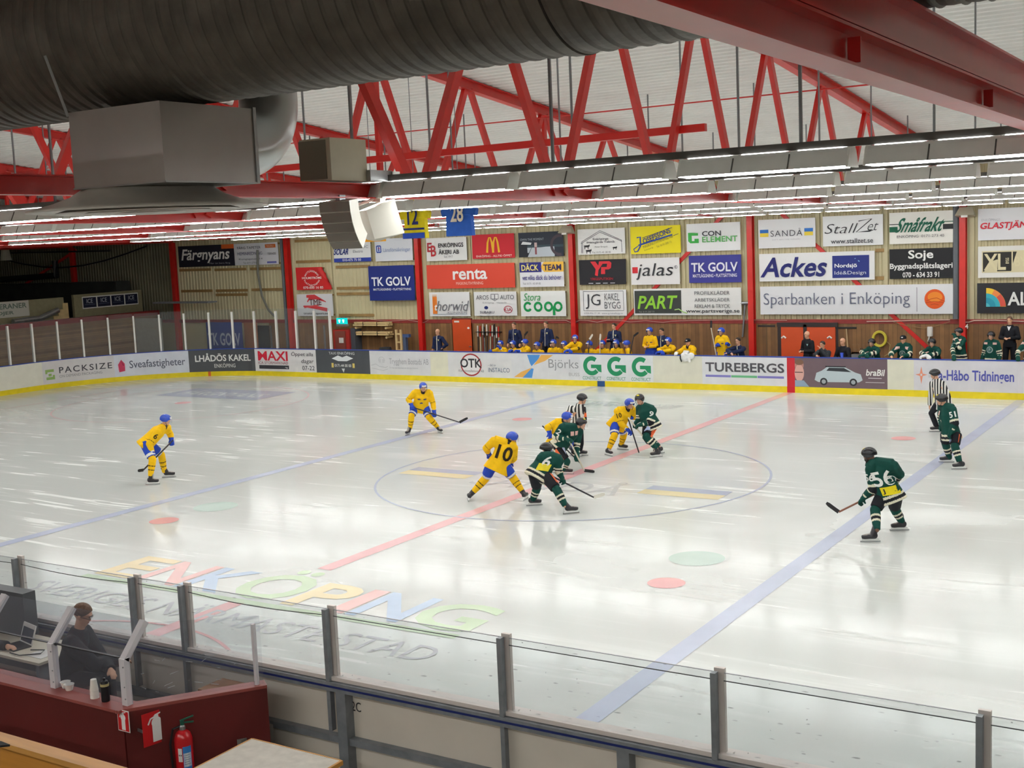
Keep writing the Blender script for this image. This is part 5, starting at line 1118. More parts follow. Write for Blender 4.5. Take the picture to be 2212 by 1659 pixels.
thigh_mark(r4, J4, 'pb', 'kb', J4['dr'](40), 'f2764a', 0.09, 0.26, 0.05); side_number(r4, J4, f4, '6', 'sb', 'eb', J4['dr'](60), 0.09, 0.12, 'e8e8e4')
stick('stick of the green player bent low, pale blade tip', J4['at']((960, 860, 0.35)), J4['at']((1395, 1080, 0.25)), J4['at']((1500, 1042, 0.3)), blade=m_bladew)
r5, J5, f5 = skater('green player number 2 leaning over the face-off spot, orange stripe on pants', O6, Z, dict(head=(1272, 345, -0.1), neck=(1215, 380, -0.05), sa=(1080, 385, -0.2), sb=(1245, 440, 0.15), ea=(1010, 475, -0.15), eb=(1225, 565, 0.1), ha=(1150, 505, -0.35), hb=(1228, 680, -0.1), pa=(1010, 560, -0.05), pb=(1080, 570, 0.1), ka=(1125, 725, -0.05), kb=(1040, 715, 0.1), aa=(1088, 815), ab=(985, 800), ga=(1112, 852), gb=(1000, 838)), GRN, 55, 60, (80, 85))
side_number(r5, J5, f5, '2', 'sa', 'ea', J5['dr'](-5), 0.1, 0.14, 'e8e8e4'); thigh_mark(r5, J5, 'pa', 'ka', J5['dr'](-10), 'f2764a', 0.08, 0.3, -0.03); thigh_mark(r5, J5, 'pa', 'ka', J5['dr'](30), 'b8c4e0', 0.08, 0.18, 0.09)
decal(r5, f5[3], J5['neck'] * 0.7 + J5['pel'] * 0.3 + J5['dr'](40) * 0.05, J5['dr'](120), V((0, 0, 1)), (0.2, 0.1, lambda A: (A.rect(0, 0, 0.42, 1, 'e0b4ac'), A.rect(0.58, 0, 1, 1, 'e0b4ac'))), 0.3)
stick('stick of green player 2, dark blade at the centre spot', J5['at']((1130, 470, -0.36)), J5['at']((1300, 812, -0.05)), J5['at']((1402, 822, -0.05)), dark=False)
r6, J6, f6 = skater('yellow player half hidden behind green player 2 at the face-off', O6, Z, dict(head=(1130, 285, 0.0), neck=(1090, 330, 0), sa=(1010, 345, 0.0), sb=(1110, 360, 0.2), ea=(935, 385, -0.1), eb=(1180, 470, 0.15), ha=(960, 455, -0.15), hb=(1200, 560, 0.1), pa=(985, 520, 0), pb=(1055, 525, 0.15), ka=(1010, 650), kb=(1080, 640), aa=(985, 730), ab=(1060, 720), ga=(990, 760), gb=(1065, 750)), YEL, 60, 70, (85, 90))
stick('stick of the half hidden yellow player, blade beyond the centre spot', J6['at']((882, 368, -0.1)), J6['at']((1420, 895, 0.2)), J6['at']((1524, 888, 0.2)))
def stripes(name='referee_stripes'):
    m = bpy.data.materials.new(name); m.use_nodes = True; nt = m.node_tree; b = nt.nodes['Principled BSDF']; tc = nt.nodes.new('ShaderNodeTexCoord'); wv = nt.nodes.new('ShaderNodeTexWave'); wv.bands_direction = 'X'; wv.inputs['Scale'].default_value = 4.4
    r = nt.nodes.new('ShaderNodeValToRGB'); r.color_ramp.interpolation = 'CONSTANT'; r.color_ramp.elements[0].color = lin('17171b'); r.color_ramp.elements[1].color = lin('e6e4de'); r.color_ramp.elements[1].position = 0.5
    nt.links.new(tc.outputs['Object'], wv.inputs['Vector']); nt.links.new(wv.outputs['Fac'], r.inputs[0]); nt.links.new(r.outputs[0], b.inputs['Base Color']); b.inputs['Roughness'].default_value = 0.8; return m
m_str = stripes()
REF = dict(top='ref', pants=C_K, legs='long', hat='black', patch=False, stripe=m_str, bulk=0.86)
r7, J7, f7 = skater('referee in a striped shirt with orange armband behind the face-off', O6, Z, dict(head=(1280, 100), neck=(1255, 160), sa=(1165, 195, -0.05), sb=(1285, 195, 0.1), ea=(1120, 290, -0.15), eb=(1300, 300, 0.1), ha=(1180, 350, -0.2), hb=(1285, 380, 0.0), pa=(1190, 400), pb=(1250, 400, 0.1), ka=(1200, 540, -0.1), kb=(1265, 545), aa=(1195, 640), ab=(1250, 635), ga=(1205, 672), gb=(1262, 668)), dict(REF, band=1), 60, 75, (70, 80), 'match officials')
r8, J8, f8 = skater('yellow player pressing against the green number 9, stick down on the red line', O6, Z, dict(head=(1752, 150, -0.05), neck=(1720, 205), sa=(1630, 225, -0.05), sb=(1780, 215, 0.15), ea=(1665, 350, -0.15), eb=(1800, 280, 0.2), ha=(1755, 425, -0.2), hb=(1745, 290, 0.1), pa=(1605, 345, -0.05), pb=(1655, 350, 0.12), ka=(1600, 465, -0.05), kb=(1695, 450, 0.05), aa=(1545, 595), ab=(1668, 555), ga=(1535, 665), gb=(1672, 607)), YEL, 50, 35, (35, 60))
side_number(r8, J8, f8, '10', 'sa', 'ea', J8['dr'](10), 0.12, 0.12, '4a3a14')
stick('stick of the yellow player pressing against green number 9', J8['at']((1735, 290, -0.05)), J8['at']((1862, 690, -0.1)), J8['at']((1908, 686, -0.15)))
r9, J9, f9 = skater('green player number 9 tangled with a yellow player on the red line', O6, Z, dict(head=(1850, 105, 0.0), neck=(1885, 165, 0), sa=(1850, 210, 0.15), sb=(1985, 215, -0.05), ea=(1845, 300, 0.1), eb=(1945, 330, -0.15), ha=(1800, 350, 0.1), hb=(1835, 365, -0.2), pa=(1935, 350, 0.1), pb=(1990, 355, -0.1), ka=(1915, 475, -0.1), kb=(1925, 470, 0.15), aa=(2020, 595), ab=(2045, 575), ga=(2028, 680), gb=(2052, 645)), dict(GRN), -55, -25, (-70, -60))
side_number(r9, J9, f9, '9', 'sb', 'eb', J9['dr'](-10), 0.1, 0.13, 'e8e8e4'); thigh_mark(r9, J9, 'pb', 'ka', J9['dr'](5), 'f2764a', 0.08, 0.26, 0.09); thigh_mark(r9, J9, 'pb', 'ka', J9['dr'](-30), 'aab8dc', 0.09, 0.2, -0.04)
stick('stick of green number 9 held across his thigh', J9['at']((1738, 285, -0.1)), J9['at']((1888, 480, -0.25)), J9['at']((1935, 545, -0.25)), dark=False)
Z = 0.25322; O8 = (1760, 780)
r10, J10, f10 = skater('linesman in a striped shirt gliding along the right far boards', O8, Z, dict(head=(1022, 112), neck=(1045, 160), sa=(1000, 195, 0.1), sb=(1090, 195, -0.05), ea=(990, 285, 0.15), eb=(1135, 290, -0.05), ha=(980, 385, 0.15), hb=(1160, 375, 0.0), pa=(1050, 370, 0.05), pb=(1115, 360, -0.05), ka=(995, 445, 0.05), kb=(1090, 470, -0.05), aa=(1040, 560), ab=(1130, 560), ga=(1045, 603), gb=(1140, 612)), dict(REF), -65, -80, (-80, -75), 'match officials')
r11, J11, f11 = skater('green player number 51 upright near the right blue line', O8, Z, dict(head=(1080, 330, 0), neck=(1115, 385), sa=(1085, 405, 0.18), sb=(1175, 415, -0.12), ea=(1075, 490, 0.2), eb=(1200, 530, -0.2), ha=(1085, 560, 0.05), hb=(1150, 625, -0.25), pa=(1120, 620, 0.1), pb=(1205, 620, -0.1), ka=(1115, 700, 0.0), kb=(1195, 725, -0.05), aa=(1150, 825), ab=(1235, 860), ga=(1135, 866), gb=(1245, 924)), dict(GRN), -70, -80, (-85, -75))
side_number(r11, J11, f11, '51', 'sb', 'eb', J11['dr'](-15), 0.14, 0.13, 'e8e8e4'); decal(r11, f11[3], J11['neck'] * 0.75 + J11['pel'] * 0.25, J11['dr'](20), V((0, 0, 1)), (0.26, 0.1, lambda A: A.rect(0.1, 0, 0.45, 1, 'e0b8b0')), 0.3)
thigh_mark(r11, J11, 'pb', 'kb', J11['dr'](20), 'f2764a', 0.1, 0.2, 0.06); thigh_mark(r11, J11, 'pb', 'kb', J11['dr'](-30), 'aab8dc', 0.08, 0.16, -0.06)
stick('stick of green number 51 held upright before his leg', J11['at']((1078, 500, -0.05)), J11['at']((1215, 775, -0.3)), J11['at']((1245, 850, -0.3)), dark=False)
r12, J12, f12 = skater('bearded green player number 56 nearest the camera on the right blue line', O8, Z, dict(head=(462, 800, 0.05), neck=(510, 860, 0.02), sa=(475, 925, -0.05), sb=(672, 895, -0.1), ea=(495, 1085, -0.05), eb=(728, 965, 0.05), ha=(400, 1185, 0.05), hb=(640, 1080, 0.3), pa=(580, 1150), pb=(690, 1140), ka=(515, 1270, 0.1), kb=(680, 1255, 0.1), aa=(530, 1440), ab=(745, 1375), ga=(490, 1545), gb=(738, 1447)), dict(GRN, skin=m_skind, beard=True), -145, -100, (-80, -80))
bk = f12[0] * (1 if f12[0].dot(J12['dr'](90)) > 0 else -1)
decal(r12, f12[3], J12['neck'] * 0.55 + J12['pel'] * 0.45 + bk * 0.05, bk, f12[2], num('56', 0.36, 0.28, 'eeeeea'), 0.5)
decal(r12, f12[3], J12['neck'] * 0.18 + J12['pel'] * 0.82 + bk * 0.08, bk, f12[2], (0.3, 0.15, lambda A: (A.rect(0, 0, 1, 1, 'e8d422', 6), A.text('J', 0.08, 0.2, 0.24, 0.85, '2a2a30', 0.02), A.rect(0.35, 0.35, 0.9, 0.45, '5a5424'), A.rect(0.35, 0.6, 0.8, 0.68, '5a5424'))), 0.5)
side_number(r12, J12, f12, '56', 'sa', 'ea', J12['dr'](-25), 0.16, 0.13, 'eeeeea')
stick('stick of bearded number 56, curved dark blade to the left', J12['at']((640, 1070, 0.32)), J12['at']((205, 1287, 0.05)), J12['at']((98, 1212, 0.05)), shaft=pm('stick_wood', '8a5a48', 0.4))
# ------------------------------------------------------------------ benches behind the far boards
FL = 0.10
def bench_person(label, px, py, Y, kind, pose, yaw, out, lean=0.15, group=None, sit=False, nod=-0.05, head=None, hat_yaw=None):
    P = onp(px, py, 1, Y); fw = V((sin(R(yaw)), -cos(R(yaw)), 0)); r = fw.cross(V((0, 0, 1))); s = (fw * sin(lean) + V((0, 0, cos(lean)))).normalized()
    hy = yaw if hat_yaw is None else hat_yaw; hf = V((sin(R(hy)), -cos(R(hy)), nod))
    nk = P - V((0, 0, 0.175)) - fw * 0.035; pel = nk - s * 0.53; w = 0.185
    J = dict(head=P, neck=nk, pel=pel, face=hf, tors=fw, sa=nk - s * 0.085 - r * w, sb=nk - s * 0.085 + r * w)
    def arm(sd, e, h): J['e' + sd], J['h' + sd] = e, h
    rail = V((0, YF - 0.03 - pel.y, 0))
    for sd, q in (('a', -1), ('b', 1)):
        S = J['s' + sd]
        if pose == 'rail': h = V((S.x + q * 0.02 + fw.x * 0.1, YF + 0.02, HB + 0.06)); arm(sd, (S + h) / 2 + r * q * 0.13 - V((0, 0, 0.08)), h)
        elif pose == 'fold': h = V((P.x - q * 0.10 * r.x + fw.x * 0.15, YF + 0.03, HB + 0.075)); arm(sd, V(((S.x * 0.75 + h.x * 0.25) + q * 0.16 * r.x, (S.y + h.y) / 2 + 0.02, HB + 0.13)), h)
        elif pose == 'lap': h = pel + fw * 0.32 + V((0, 0, 0.16)) + r * q * 0.12; arm(sd, S - s * 0.27 + r * q * 0.09 + fw * 0.06, h)
        elif pose == 'cross': h = nk - s * 0.30 + fw * 0.24 - r * q * 0.11; arm(sd, S - s * 0.27 + r * q * 0.07 + fw * 0.05, h)
        elif pose == 'down': h = pel + r * q * 0.27 + fw * 0.1 - V((0, 0, 0.02)); arm(sd, S - s * 0.28 + r * q * 0.07 - fw * 0.02, h)
        elif pose == 'belly': h = pel + s * 0.17 + fw * 0.28 + r * q * 0.06; arm(sd, S - s * 0.28 + r * q * 0.08 + fw * 0.02, h)
        elif pose == 'face':
            if q < 0: h = P + fw * 0.15 - V((0, 0, 0.09)); arm(sd, S - s * 0.2 + fw * 0.2 + r * q * 0.06, h)
            else: h = V((P.x + 0.05, YF + 0.0, HB + 0.05)); arm(sd, (S + h) / 2 + r * 0.12 - V((0, 0, 0.05)), h)
        elif pose == 'up':
            if q < 0: h = S + fw * 0.16 + r * q * 0.13 - V((0, 0, 0.13)); arm(sd, S - s * 0.24 + r * q * 0.10, h)
            else: h = pel + s * 0.28 + fw * 0.28 + r * 0.0; arm(sd, S - s * 0.28 + r * q * 0.08 + fw * 0.02, h)
        elif pose == 'hip':
            if q < 0: h = pel + r * q * 0.2 + fw * 0.02 + V((0, 0, 0.05)); arm(sd, S - s * 0.26 + r * q * 0.2 - fw * 0.05, h)
            else: h = pel + r * q * 0.26 + fw * 0.08; arm(sd, S - s * 0.28 + r * q * 0.06, h)
    for sd, q in (('a', -1), ('b', 1)):
        p = pel + r * q * 0.10; J['p' + sd] = p
        if sit: k = V((p.x, p.y, p.z)) + fw * 0.38 + r * q * 0.07; a = V((k.x, k.y + 0.04, FL + 0.14))
        else: a = V((p.x + r.x * q * 0.06, p.y + 0.02, FL + 0.14)); k = (p + a) / 2 + fw * 0.05
        J['k' + sd] = k; J['a' + sd] = a; J['g' + sd] = V((a.x, a.y, FL)); J['t' + sd] = fw
    J['palm'] = V((0, 0, -1))
    root, fr = person('person', label, J, out, group, base=V((pel.x, pel.y, FL)), voxel=0.0165)
    return root, J, fr
GY, GG, GC = 'yellow players on the bench', 'green players on the bench', 'staff behind the benches'
NG = {k: v for k, v in YEL.items() if k not in ('gloves', 'cuff')}
def front(root, J, fr, items, w, h, at=0.5):
    decal(root, fr[3], J['neck'] * at + J['pel'] * (1 - at), fr[1].cross(V((0, 0, 1))) * -1, fr[2], (w, h, items), 0.4)
fl2 = MB(); fl2.box((-19, YF + 0.12, -0.06), (21, YW, FL)); struct(fl2.build('trim_40', pm('rubber_floor', '2c2a2a', 0.8)))
for x0, x1, lb in ((-13.5, -3.2, 'long wooden bench under the yellow players'), (1.4, 12.0, 'long wooden bench behind the green players')):
    o = thing('bench', lb, 'bench', ((x0 + x1) / 2, 15.75, FL)); b = MB(); b.box((x0, 15.6, FL + 0.42), (x1, 15.95, FL + 0.47)); b.build('seat', m_redd, o)
    for x in (x0 + 0.3, (x0 + x1) / 2, x1 - 0.3): b = MB(); b.box((x - 0.03, 15.65, FL), (x + 0.03, 15.9, FL + 0.42)); b.build('leg', m_redd, o)
YB_ = [('leftmost yellow player on the bench, glove raised to his face', 1081, 743, 15.35, 'face', 10, {}, 0.3), ('second yellow bench player from the left, below the first navy coach', 1108, 743, 15.4, 'lap', -5, {}, 0.25), ('third yellow bench player from the left, head turned to the left', 1133.5, 740, 15.35, 'rail', -30, {}, 0.25),
       ('fourth yellow bench player from the left, leaning low', 1160, 746, 15.35, 'lap', -5, {}, 0.3), ('yellow bench player sitting right of the tall navy coach', 1195.5, 741, 15.4, 'lap', 5, {}, 0.25), ('yellow bench player half behind the player bending forward', 1218.5, 744, 15.6, 'lap', 0, {}, 0.25),
       ('yellow player bending forward over the boards beside the red column', 1242, 731, 15.2, 'fold', 20, {}, 0.55), ('yellow bench player in front of a stick with a pale round blade tip', 1273, 744, 15.4, 'lap', -15, {}, 0.25), ('yellow bench player in front of a white upright stick blade', 1301, 743, 15.4, 'lap', 10, {}, 0.3),
       ('yellow bench player below the coach with crossed arms', 1331, 742, 15.4, 'lap', 0, {}, 0.25), ('yellow bench player facing left beside a dark upright stick', 1353, 743, 15.4, 'lap', -60, {}, 0.3), ('tall yellow player standing with hands at his chest', 1403, 715, 15.25, 'belly', -5, {'top': 1}, 0.05), ('yellow player leaning on the boards with a blue glove', 1443.5, 737, 15.2, 'fold', -10, {}, 0.35),
       ('goalkeeper in yellow with black cap leaning over the boards', 1486, 739, 15.2, 'rail', -5, {'hat': 'cap'}, 0.4), ('yellow player standing with a stick raised in his right glove', 1558, 716, 15.25, 'up', -10, {}, 0.05)]
for i, (lb, px, py, Y, pose, yaw, ex, lean) in enumerate(YB_):
    out = dict(YEL if pose in ('rail', 'fold', 'up', 'face') else NG); out['bulk'] = 0.86; out.update({k: v for k, v in ex.items() if k != 'top'})
    if i == 13: out['gloves'] = C_W; out['bulk'] = 1.05
    r, J, fr = bench_person(lb, px, py, Y, 'player', pose, yaw, out, lean, GY, sit=i not in (6, 11, 12, 13, 14))
    if i >= 11: front(r, J, fr, crest, 0.26, 0.18, 0.5)
STAFF = [('bald man in a navy jacket, hand on hip, left of the orange door', 945, 717, 16.2, 'hip', -5, 'navy', 'bald', 0.0), ('coach in a navy jacket with short zip, behind the left end of the yellow bench', 1110, 703, 16.4, 'down', 0, 'navy', 'brown', 0.03), ('tall coach in a navy jacket with long pale zip on the yellow bench', 1179, 701, 16.4, 'down', -5, 'navy', 'brown', 0.0), ('coach in a navy jacket with arms crossed, white shirt front', 1326, 705, 16.4, 'cross', 0, 'navy', 'dark', 0.03), ('man in a navy jacket standing behind the tall yellow player', 1429, 716, 16.3, 'down', -10, 'navy', 'dark', 0.03), ('man in a navy hooded top leaning on the boards beside the red column', 1594, 737, 15.3, 'fold', -15, 'navy', 'dark', 0.3),
         ('bald man in black looking down at a phone before the orange double door', 1743, 723, 15.9, 'belly', -30, 'black', 'bald', 0.03), ('man in charcoal with glasses resting chin on his hand', 1776.5, 745, 15.25, 'face', -15, 'charcoal', 'dark', 0.35), ('shaven man in black behind the blue cup', 1820, 738, 15.5, 'lap', -20, 'black', 'bald', 0.05), ('grey haired man in black pullover with white collar standing at far right', 2181, 692, 16.3, 'belly', -5, 'black', 'brown', 0.0)]
for lb, px, py, Y, pose, yaw, top, hr_, lean in STAFF:
    r, J, fr = bench_person(lb, px, py, Y, 'staff', pose, yaw, dict(top=top, pants=C_K, legs='long', hair=hr_, feet='shoe', bulk=0.92), lean, GC, sit=False)
    if top == 'navy' or 'phone' in lb: decal(r, fr[3], J['neck'] * 0.7 + J['pel'] * 0.3 - fr[0] * 0.09, -fr[0], fr[2], (0.08, 0.07, lambda A: A.poly([(0, 0), (1, 0), (0.5, 1)], 'd8d4a0' if top == 'navy' else 'a8d0d0')), 0.4)
    if 'white' in lb: decal(r, fr[3], J['neck'] * 0.86 + J['pel'] * 0.14, -fr[0], fr[2], (0.12, 0.14 if 'collar' in lb else 0.3, lambda A: A.poly([(0, 0), (1, 0), (0.5, 1)], 'e8e8ea')), 0.4)
GB = [('green player leaning on the boards with folded arms before the yellow hose', 1883, 740, 15.25, 'fold', -20, 'black', 0.35, 1), ('large man in a green jersey and black cap, bare hands on the boards', 1951, 733, 15.3, 'rail', -5, 'cap', 0.2, 0), ('green player leaning with white gloves under the white canister', 2013.5, 740, 15.25, 'fold', -15, 'black', 0.35, 1), ('green player standing before the red column with a hand at his mouth', 2071, 717, 15.4, 'face', -40, 'black', 0.05, 1), ('green player standing square to the boards, pale round crest', 2141, 725, 15.4, 'down', -15, 'black', 0.05, 1), ('green player cut off by the right edge of the view', 2224, 724, 15.4, 'rail', -20, 'black', 0.1, 1)]
for i, (lb, px, py, Y, pose, yaw, hat, lean, gl) in enumerate(GB):
    out = dict(GRN, hat=hat, patch=False, bulk=0.9)
    if not gl: out.pop('gloves'); out['bulk'] = 1.02
    if i == 2: out['gloves'] = C_W
    r, J, fr = bench_person(lb, px, py, Y, 'player', pose, yaw, out, lean, GG)
    front(r, J, fr, gfront, 0.42, 0.4, 0.58)
# things the bench people hold or lay on the boards
def W2(px, py, y): return onp(px, py, 1, y)
for lb, a, h, t, y, kw in (('stick leaning on the bench, dark blade above the third yellow player', (1130, 760), (1133, 724), (1141, 716), 15.7, {}), ('stick with a dark blade tilted behind the tall navy coach\'s right', (1198, 762), (1201, 727), (1208, 731), 15.85, {}), ('stick with a pale round blade tip on the yellow bench', (1271, 764), (1273.5, 733), (1281, 722), 15.15, dict(blade=m_bladew)), ('stick with a white upright blade on the yellow bench', (1296, 764), (1296, 734), (1298, 721), 15.15, dict(blade=m_bladew, dark=False)), ('dark stick held upright beside the yellow player facing left', (1361, 764), (1369, 726), (1380, 718), 15.1, {}), ('white taped stick raised by the standing yellow player', (1549, 778), (1536, 708), (1537, 692), 15.0, dict(dark=False))):
    stick(lb, W2(*a, y), W2(*h, y), W2(*t, y), **kw)
b = MB(); c = W2(1818.5, 779, YF + 0.02); b.lathe([(0.0, HB + 0.002), (0.042, HB + 0.002), (0.055, HB + 0.15), (0.052, HB + 0.15), (0.04, HB + 0.01), (0.0, HB + 0.01)], (c.x, YF + 0.03, 0), 16); tag(b.build('cup', pm('cup_blue', '3a57c8', 0.35), loc=(c.x, YF + 0.03, HB)), 'blue cup standing on the boards before the man in black', 'cup')
# goalkeeper catching glove draped over the boards
c = W2(1486, 778, YF - 0.06); o = thing('goalkeeper_glove', 'big white goalkeeper glove hanging over the cream gate board', 'glove', (c.x, YF - 0.06, HB - 0.05))
b = MB(); b.ball((c.x - 0.12, YF - 0.06, HB - 0.06), (0.17, 0.07, 0.17), 14, 10); b.ball((c.x + 0.12, YF - 0.05, HB - 0.02), (0.13, 0.06, 0.12), 12, 8); b.tube([(c.x - 0.2, YF + 0.05, HB + 0.08), (c.x, YF + 0.03, HB + 0.06)], [0.08, 0.09], 10); b.tube([(c.x + 0.02, YF - 0.07, HB - 0.1), (c.x + 0.08, YF - 0.07, HB - 0.24)], [0.07, 0.05], 8)
finish(blend(b, 0.018, 3), 'glove_shell', [C_W], o); q = MB(); q.tube([(c.x - 0.26, YF - 0.1, HB + 0.0), (c.x - 0.25, YF - 0.14, HB - 0.1), (c.x - 0.2, YF - 0.14, HB - 0.22)], 0.02, 6); q.build('strap', C_K, o)
# phone in the bald man's hands
# ------------------------------------------------------------------ doors and things on the far wall
m_door = pm('orange_door', 'cf4e22', 0.4, var=0.08, scale=2)
def wall_rect(px0, py0, px1, y=YW, z0=FL):
    a, c = onp(px0, py0, 1, y), onp(px1, py0, 1, y); return a.x, c.x, a.z
x0, x1, zt = wall_rect(979, 690, 1019)
d = thing('door_1', None, None, ((x0 + x1) / 2, YW, FL)); struct(d)
b = MB(); b.box((x0 - 0.05, YW - 0.05, FL), (x0, YW, zt + 0.05)); b.box((x1, YW - 0.05, FL), (x1 + 0.05, YW, zt + 0.05)); b.box((x0 - 0.05, YW - 0.05, zt), (x1 + 0.05, YW, zt + 0.05)); b.build('frame', m_redd, d)
b = MB(); b.box((x0, YW - 0.08, FL), (x1, YW - 0.02, zt)); b.build('leaf', m_door, d)
b = MB(); b.box((x0 + 0.1, YW - 0.086, zt - 0.12), (x0 + 0.35, YW - 0.08, zt - 0.05)); b.ball((x1 - 0.13, YW - 0.085, zt - 0.35), (0.06, 0.008, 0.045)); b.build('sign', m_white, d)
b = MB(); b.box((x1 - 0.12, YW - 0.12, 1.0), (x1 - 0.02, YW - 0.08, 1.03)); b.build('door_handle', m_steel, d)
for n, (pa, pc) in enumerate(((1689, 1738), (1744, 1806))):
    x0, x1, zt = wall_rect(pa, 704, pc); d = thing('door_%d' % (n + 2), None, None, ((x0 + x1) / 2, YW, FL)); struct(d)
    b = MB(); b.box((x0, YW - 0.10, FL), (x1, YW - 0.03, zt)); b.build('leaf', m_door, d)
    b = MB(); cx = x0 + 0.1 if n == 0 else x1 - 0.2; b.tube([(cx - 0.08, YW - 0.108, zt - 0.42), (cx, YW - 0.108, zt - 0.36), (cx + 0.08, YW - 0.108, zt - 0.42)], 0.035, 6); b.build('sign', m_white, d)
x0, x1, zt = wall_rect(1684, 700, 1808); b = MB(); b.box((x0 - 0.06, YW - 0.06, FL), (x0 + 0.08, YW, zt)); b.box((x1 - 0.02, YW - 0.06, FL), (x1 + 0.06, YW, zt)); b.box((x0 - 0.06, YW - 0.12, zt - 0.09), (x1 + 0.06, YW, zt + 0.06)); xm = onp(1741, 704, 1, YW).x; b.box((xm - 0.06, YW - 0.12, FL), (xm + 0.06, YW, zt)); struct(b.build('trim_41', pm('dark_frame', '2c2020', 0.5)))
def wp(px, py, y): return onp(px, py, 1, y)
# yellow hose coil, canister, broom, hand tools
y = YW - 0.12; c = wp(1900, 732, y); o = thing('hose_reel', 'coiled yellow hose hanging on the wood wall at right', 'hose', tuple(c))
b = MB()
for k in range(4):
    rr = 0.20 + 0.03 * (k % 2); b.tube([(c.x + rr * cos(t * pi / 16), y - 0.03 * (k // 2) , c.z + rr * 1.12 * sin(t * pi / 16)) for t in range(33)], 0.028, 8, cap=False)
b.build('hose', pm('hose_yellow', 'c9bb3a', 0.45), o)
b = MB(); b.tube([(c.x + 0.2, y, c.z - 0.05), (c.x + 0.36, y, c.z - 0.2), (c.x + 0.3, y, c.z - 0.5), (c.x + 0.15, y, c.z - 0.6)], 0.012, 6); b.build('hose_end', pm('hose_beige', 'a8985e', 0.5), o)
c = wp(2009, 716, YW - 0.08); o = thing('canister', 'white canister hanging on the wood wall beneath a drooping wire', 'canister', tuple(c)); b = MB(); b.lathe([(0.0, -0.16), (0.09, -0.16), (0.095, -0.1), (0.095, 0.14), (0.08, 0.16), (0, 0.16)], tuple(c), 18); b.build('body', m_white, o); b = MB(); b.tube([c + V((-0.02, 0, -0.16)), c + V((-0.07, 0, -0.34))], [0.03, 0.02], 8); b.build('spout', m_white, o)
a, e = wp(1828, 708, YW - 0.05), wp(1836, 760, YW - 0.3); o = thing('squeegee', 'floor squeegee leaning head-up on the wood wall beside the orange double door', 'squeegee', (e.x, e.y, FL)); b = MB(); b.tube([a, V((e.x, e.y, FL))], 0.022, 8); b.build('handle', pm('handle_wood', 'b59a72', 0.5), o); b = MB(); b.box((a.x - 0.38, a.y - 0.03, a.z - 0.03), (a.x + 0.36, a.y + 0.02, a.z + 0.03)); b.build('blade', m_black, o)
c = wp(1656, 704, YW - 0.04); o = thing('squeegee', 'second floor squeegee hung on the wall left of the orange double door', 'squeegee', tuple(c)); b = MB(); b.box((c.x - 0.32, YW - 0.07, c.z - 0.03), (c.x + 0.32, YW - 0.02, c.z + 0.03)); b.build('blade', m_black, o); b = MB(); b.tube([c, (c.x, YW - 0.08, FL + 0.1)], 0.02, 8); b.build('handle', pm('handle_dark', '6b5236', 0.5), o)
x0, x1, zt = wall_rect(1836, 743, 1876, YW - 0.2); o = thing('steel_sink', 'grey steel sink panel on the wall behind the shaven man', 'sink', ((x0 + x1) / 2, YW - 0.2, FL)); b = MB(); b.box((x0, YW - 0.05, FL), (x1, YW - 0.005, zt)); b.build('back_panel', pm('panel_grey', '9aa09c', 0.4), o); b = MB(); b.box((x0 + 0.1, YW - 0.4, 0.75), (x1 - 0.1, YW - 0.05, 0.95)); b.build('basin', m_galv, o)
c = wp(1862, 735, YW - 0.05); b = MB(); b.tube([(c.x, YW - 0.04, c.z + 0.4), (c.x, YW - 0.04, c.z - 0.3)], 0.012, 6); b.tube([(c.x - 0.06, YW - 0.05, c.z - 0.28), (c.x, YW - 0.05, c.z - 0.33), (c.x + 0.03, YW - 0.05, c.z - 0.28)], 0.015, 6); tag(b.build('wall_hook', m_black, loc=tuple(c)), 'thin black hook bar hanging left of the hose', 'hook')
# pale conduit along the red strip and drooping wires
def wire(pts, r, mat, lb, nm='cable'):
    b = MB(); P = [wp(x, yy, YW - 0.1) for x, yy in pts]; b.tube(P, r, 6); return tag(b.build(nm, mat, loc=tuple(P[0])), lb, 'cable')
m_pale = pm('pale_conduit', 'd8b8ac', 0.5)
wire([(1872, 694.5), (1925, 694), (1980, 692), (2052, 691)], 0.018, m_pale, 'pale straight conduit along the red wall strip at right', 'conduit')
wire([(2081, 696), (2093, 696), (2104, 692.5), (2150, 692), (2215, 694.5)], 0.018, m_pale, 'pale conduit stepping past the right column marked 4', 'conduit')
wire([(1930, 696), (1960, 704), (1995, 709), (2020, 705), (2052, 695)], 0.009, pm('wire_tan', '9a7a52', 0.6), 'thin tan wire drooping over the white canister')
wire([(1060, 691.5), (1100, 692), (1160, 693), (1222, 692), (1232, 696.5), (1242, 696.5), (1252, 692), (1270, 692.5), (1290, 696), (1310, 692)], 0.009, m_pale, 'pale wavy wire along the red strip past the column behind the yellow bench')
wire([(800, 690), (840, 694), (880, 691), (915, 697), (925, 692)], 0.009, m_pale, 'pale wire drooping over the stacked timber at left')
wire([(1310, 692), (1345, 693), (1362, 695.5), (1395, 693), (1432, 696.5), (1450, 694), (1500, 692), (1600, 691), (1700, 692)], 0.008, m_pale, 'pale wire along the red strip over the tall yellow player')
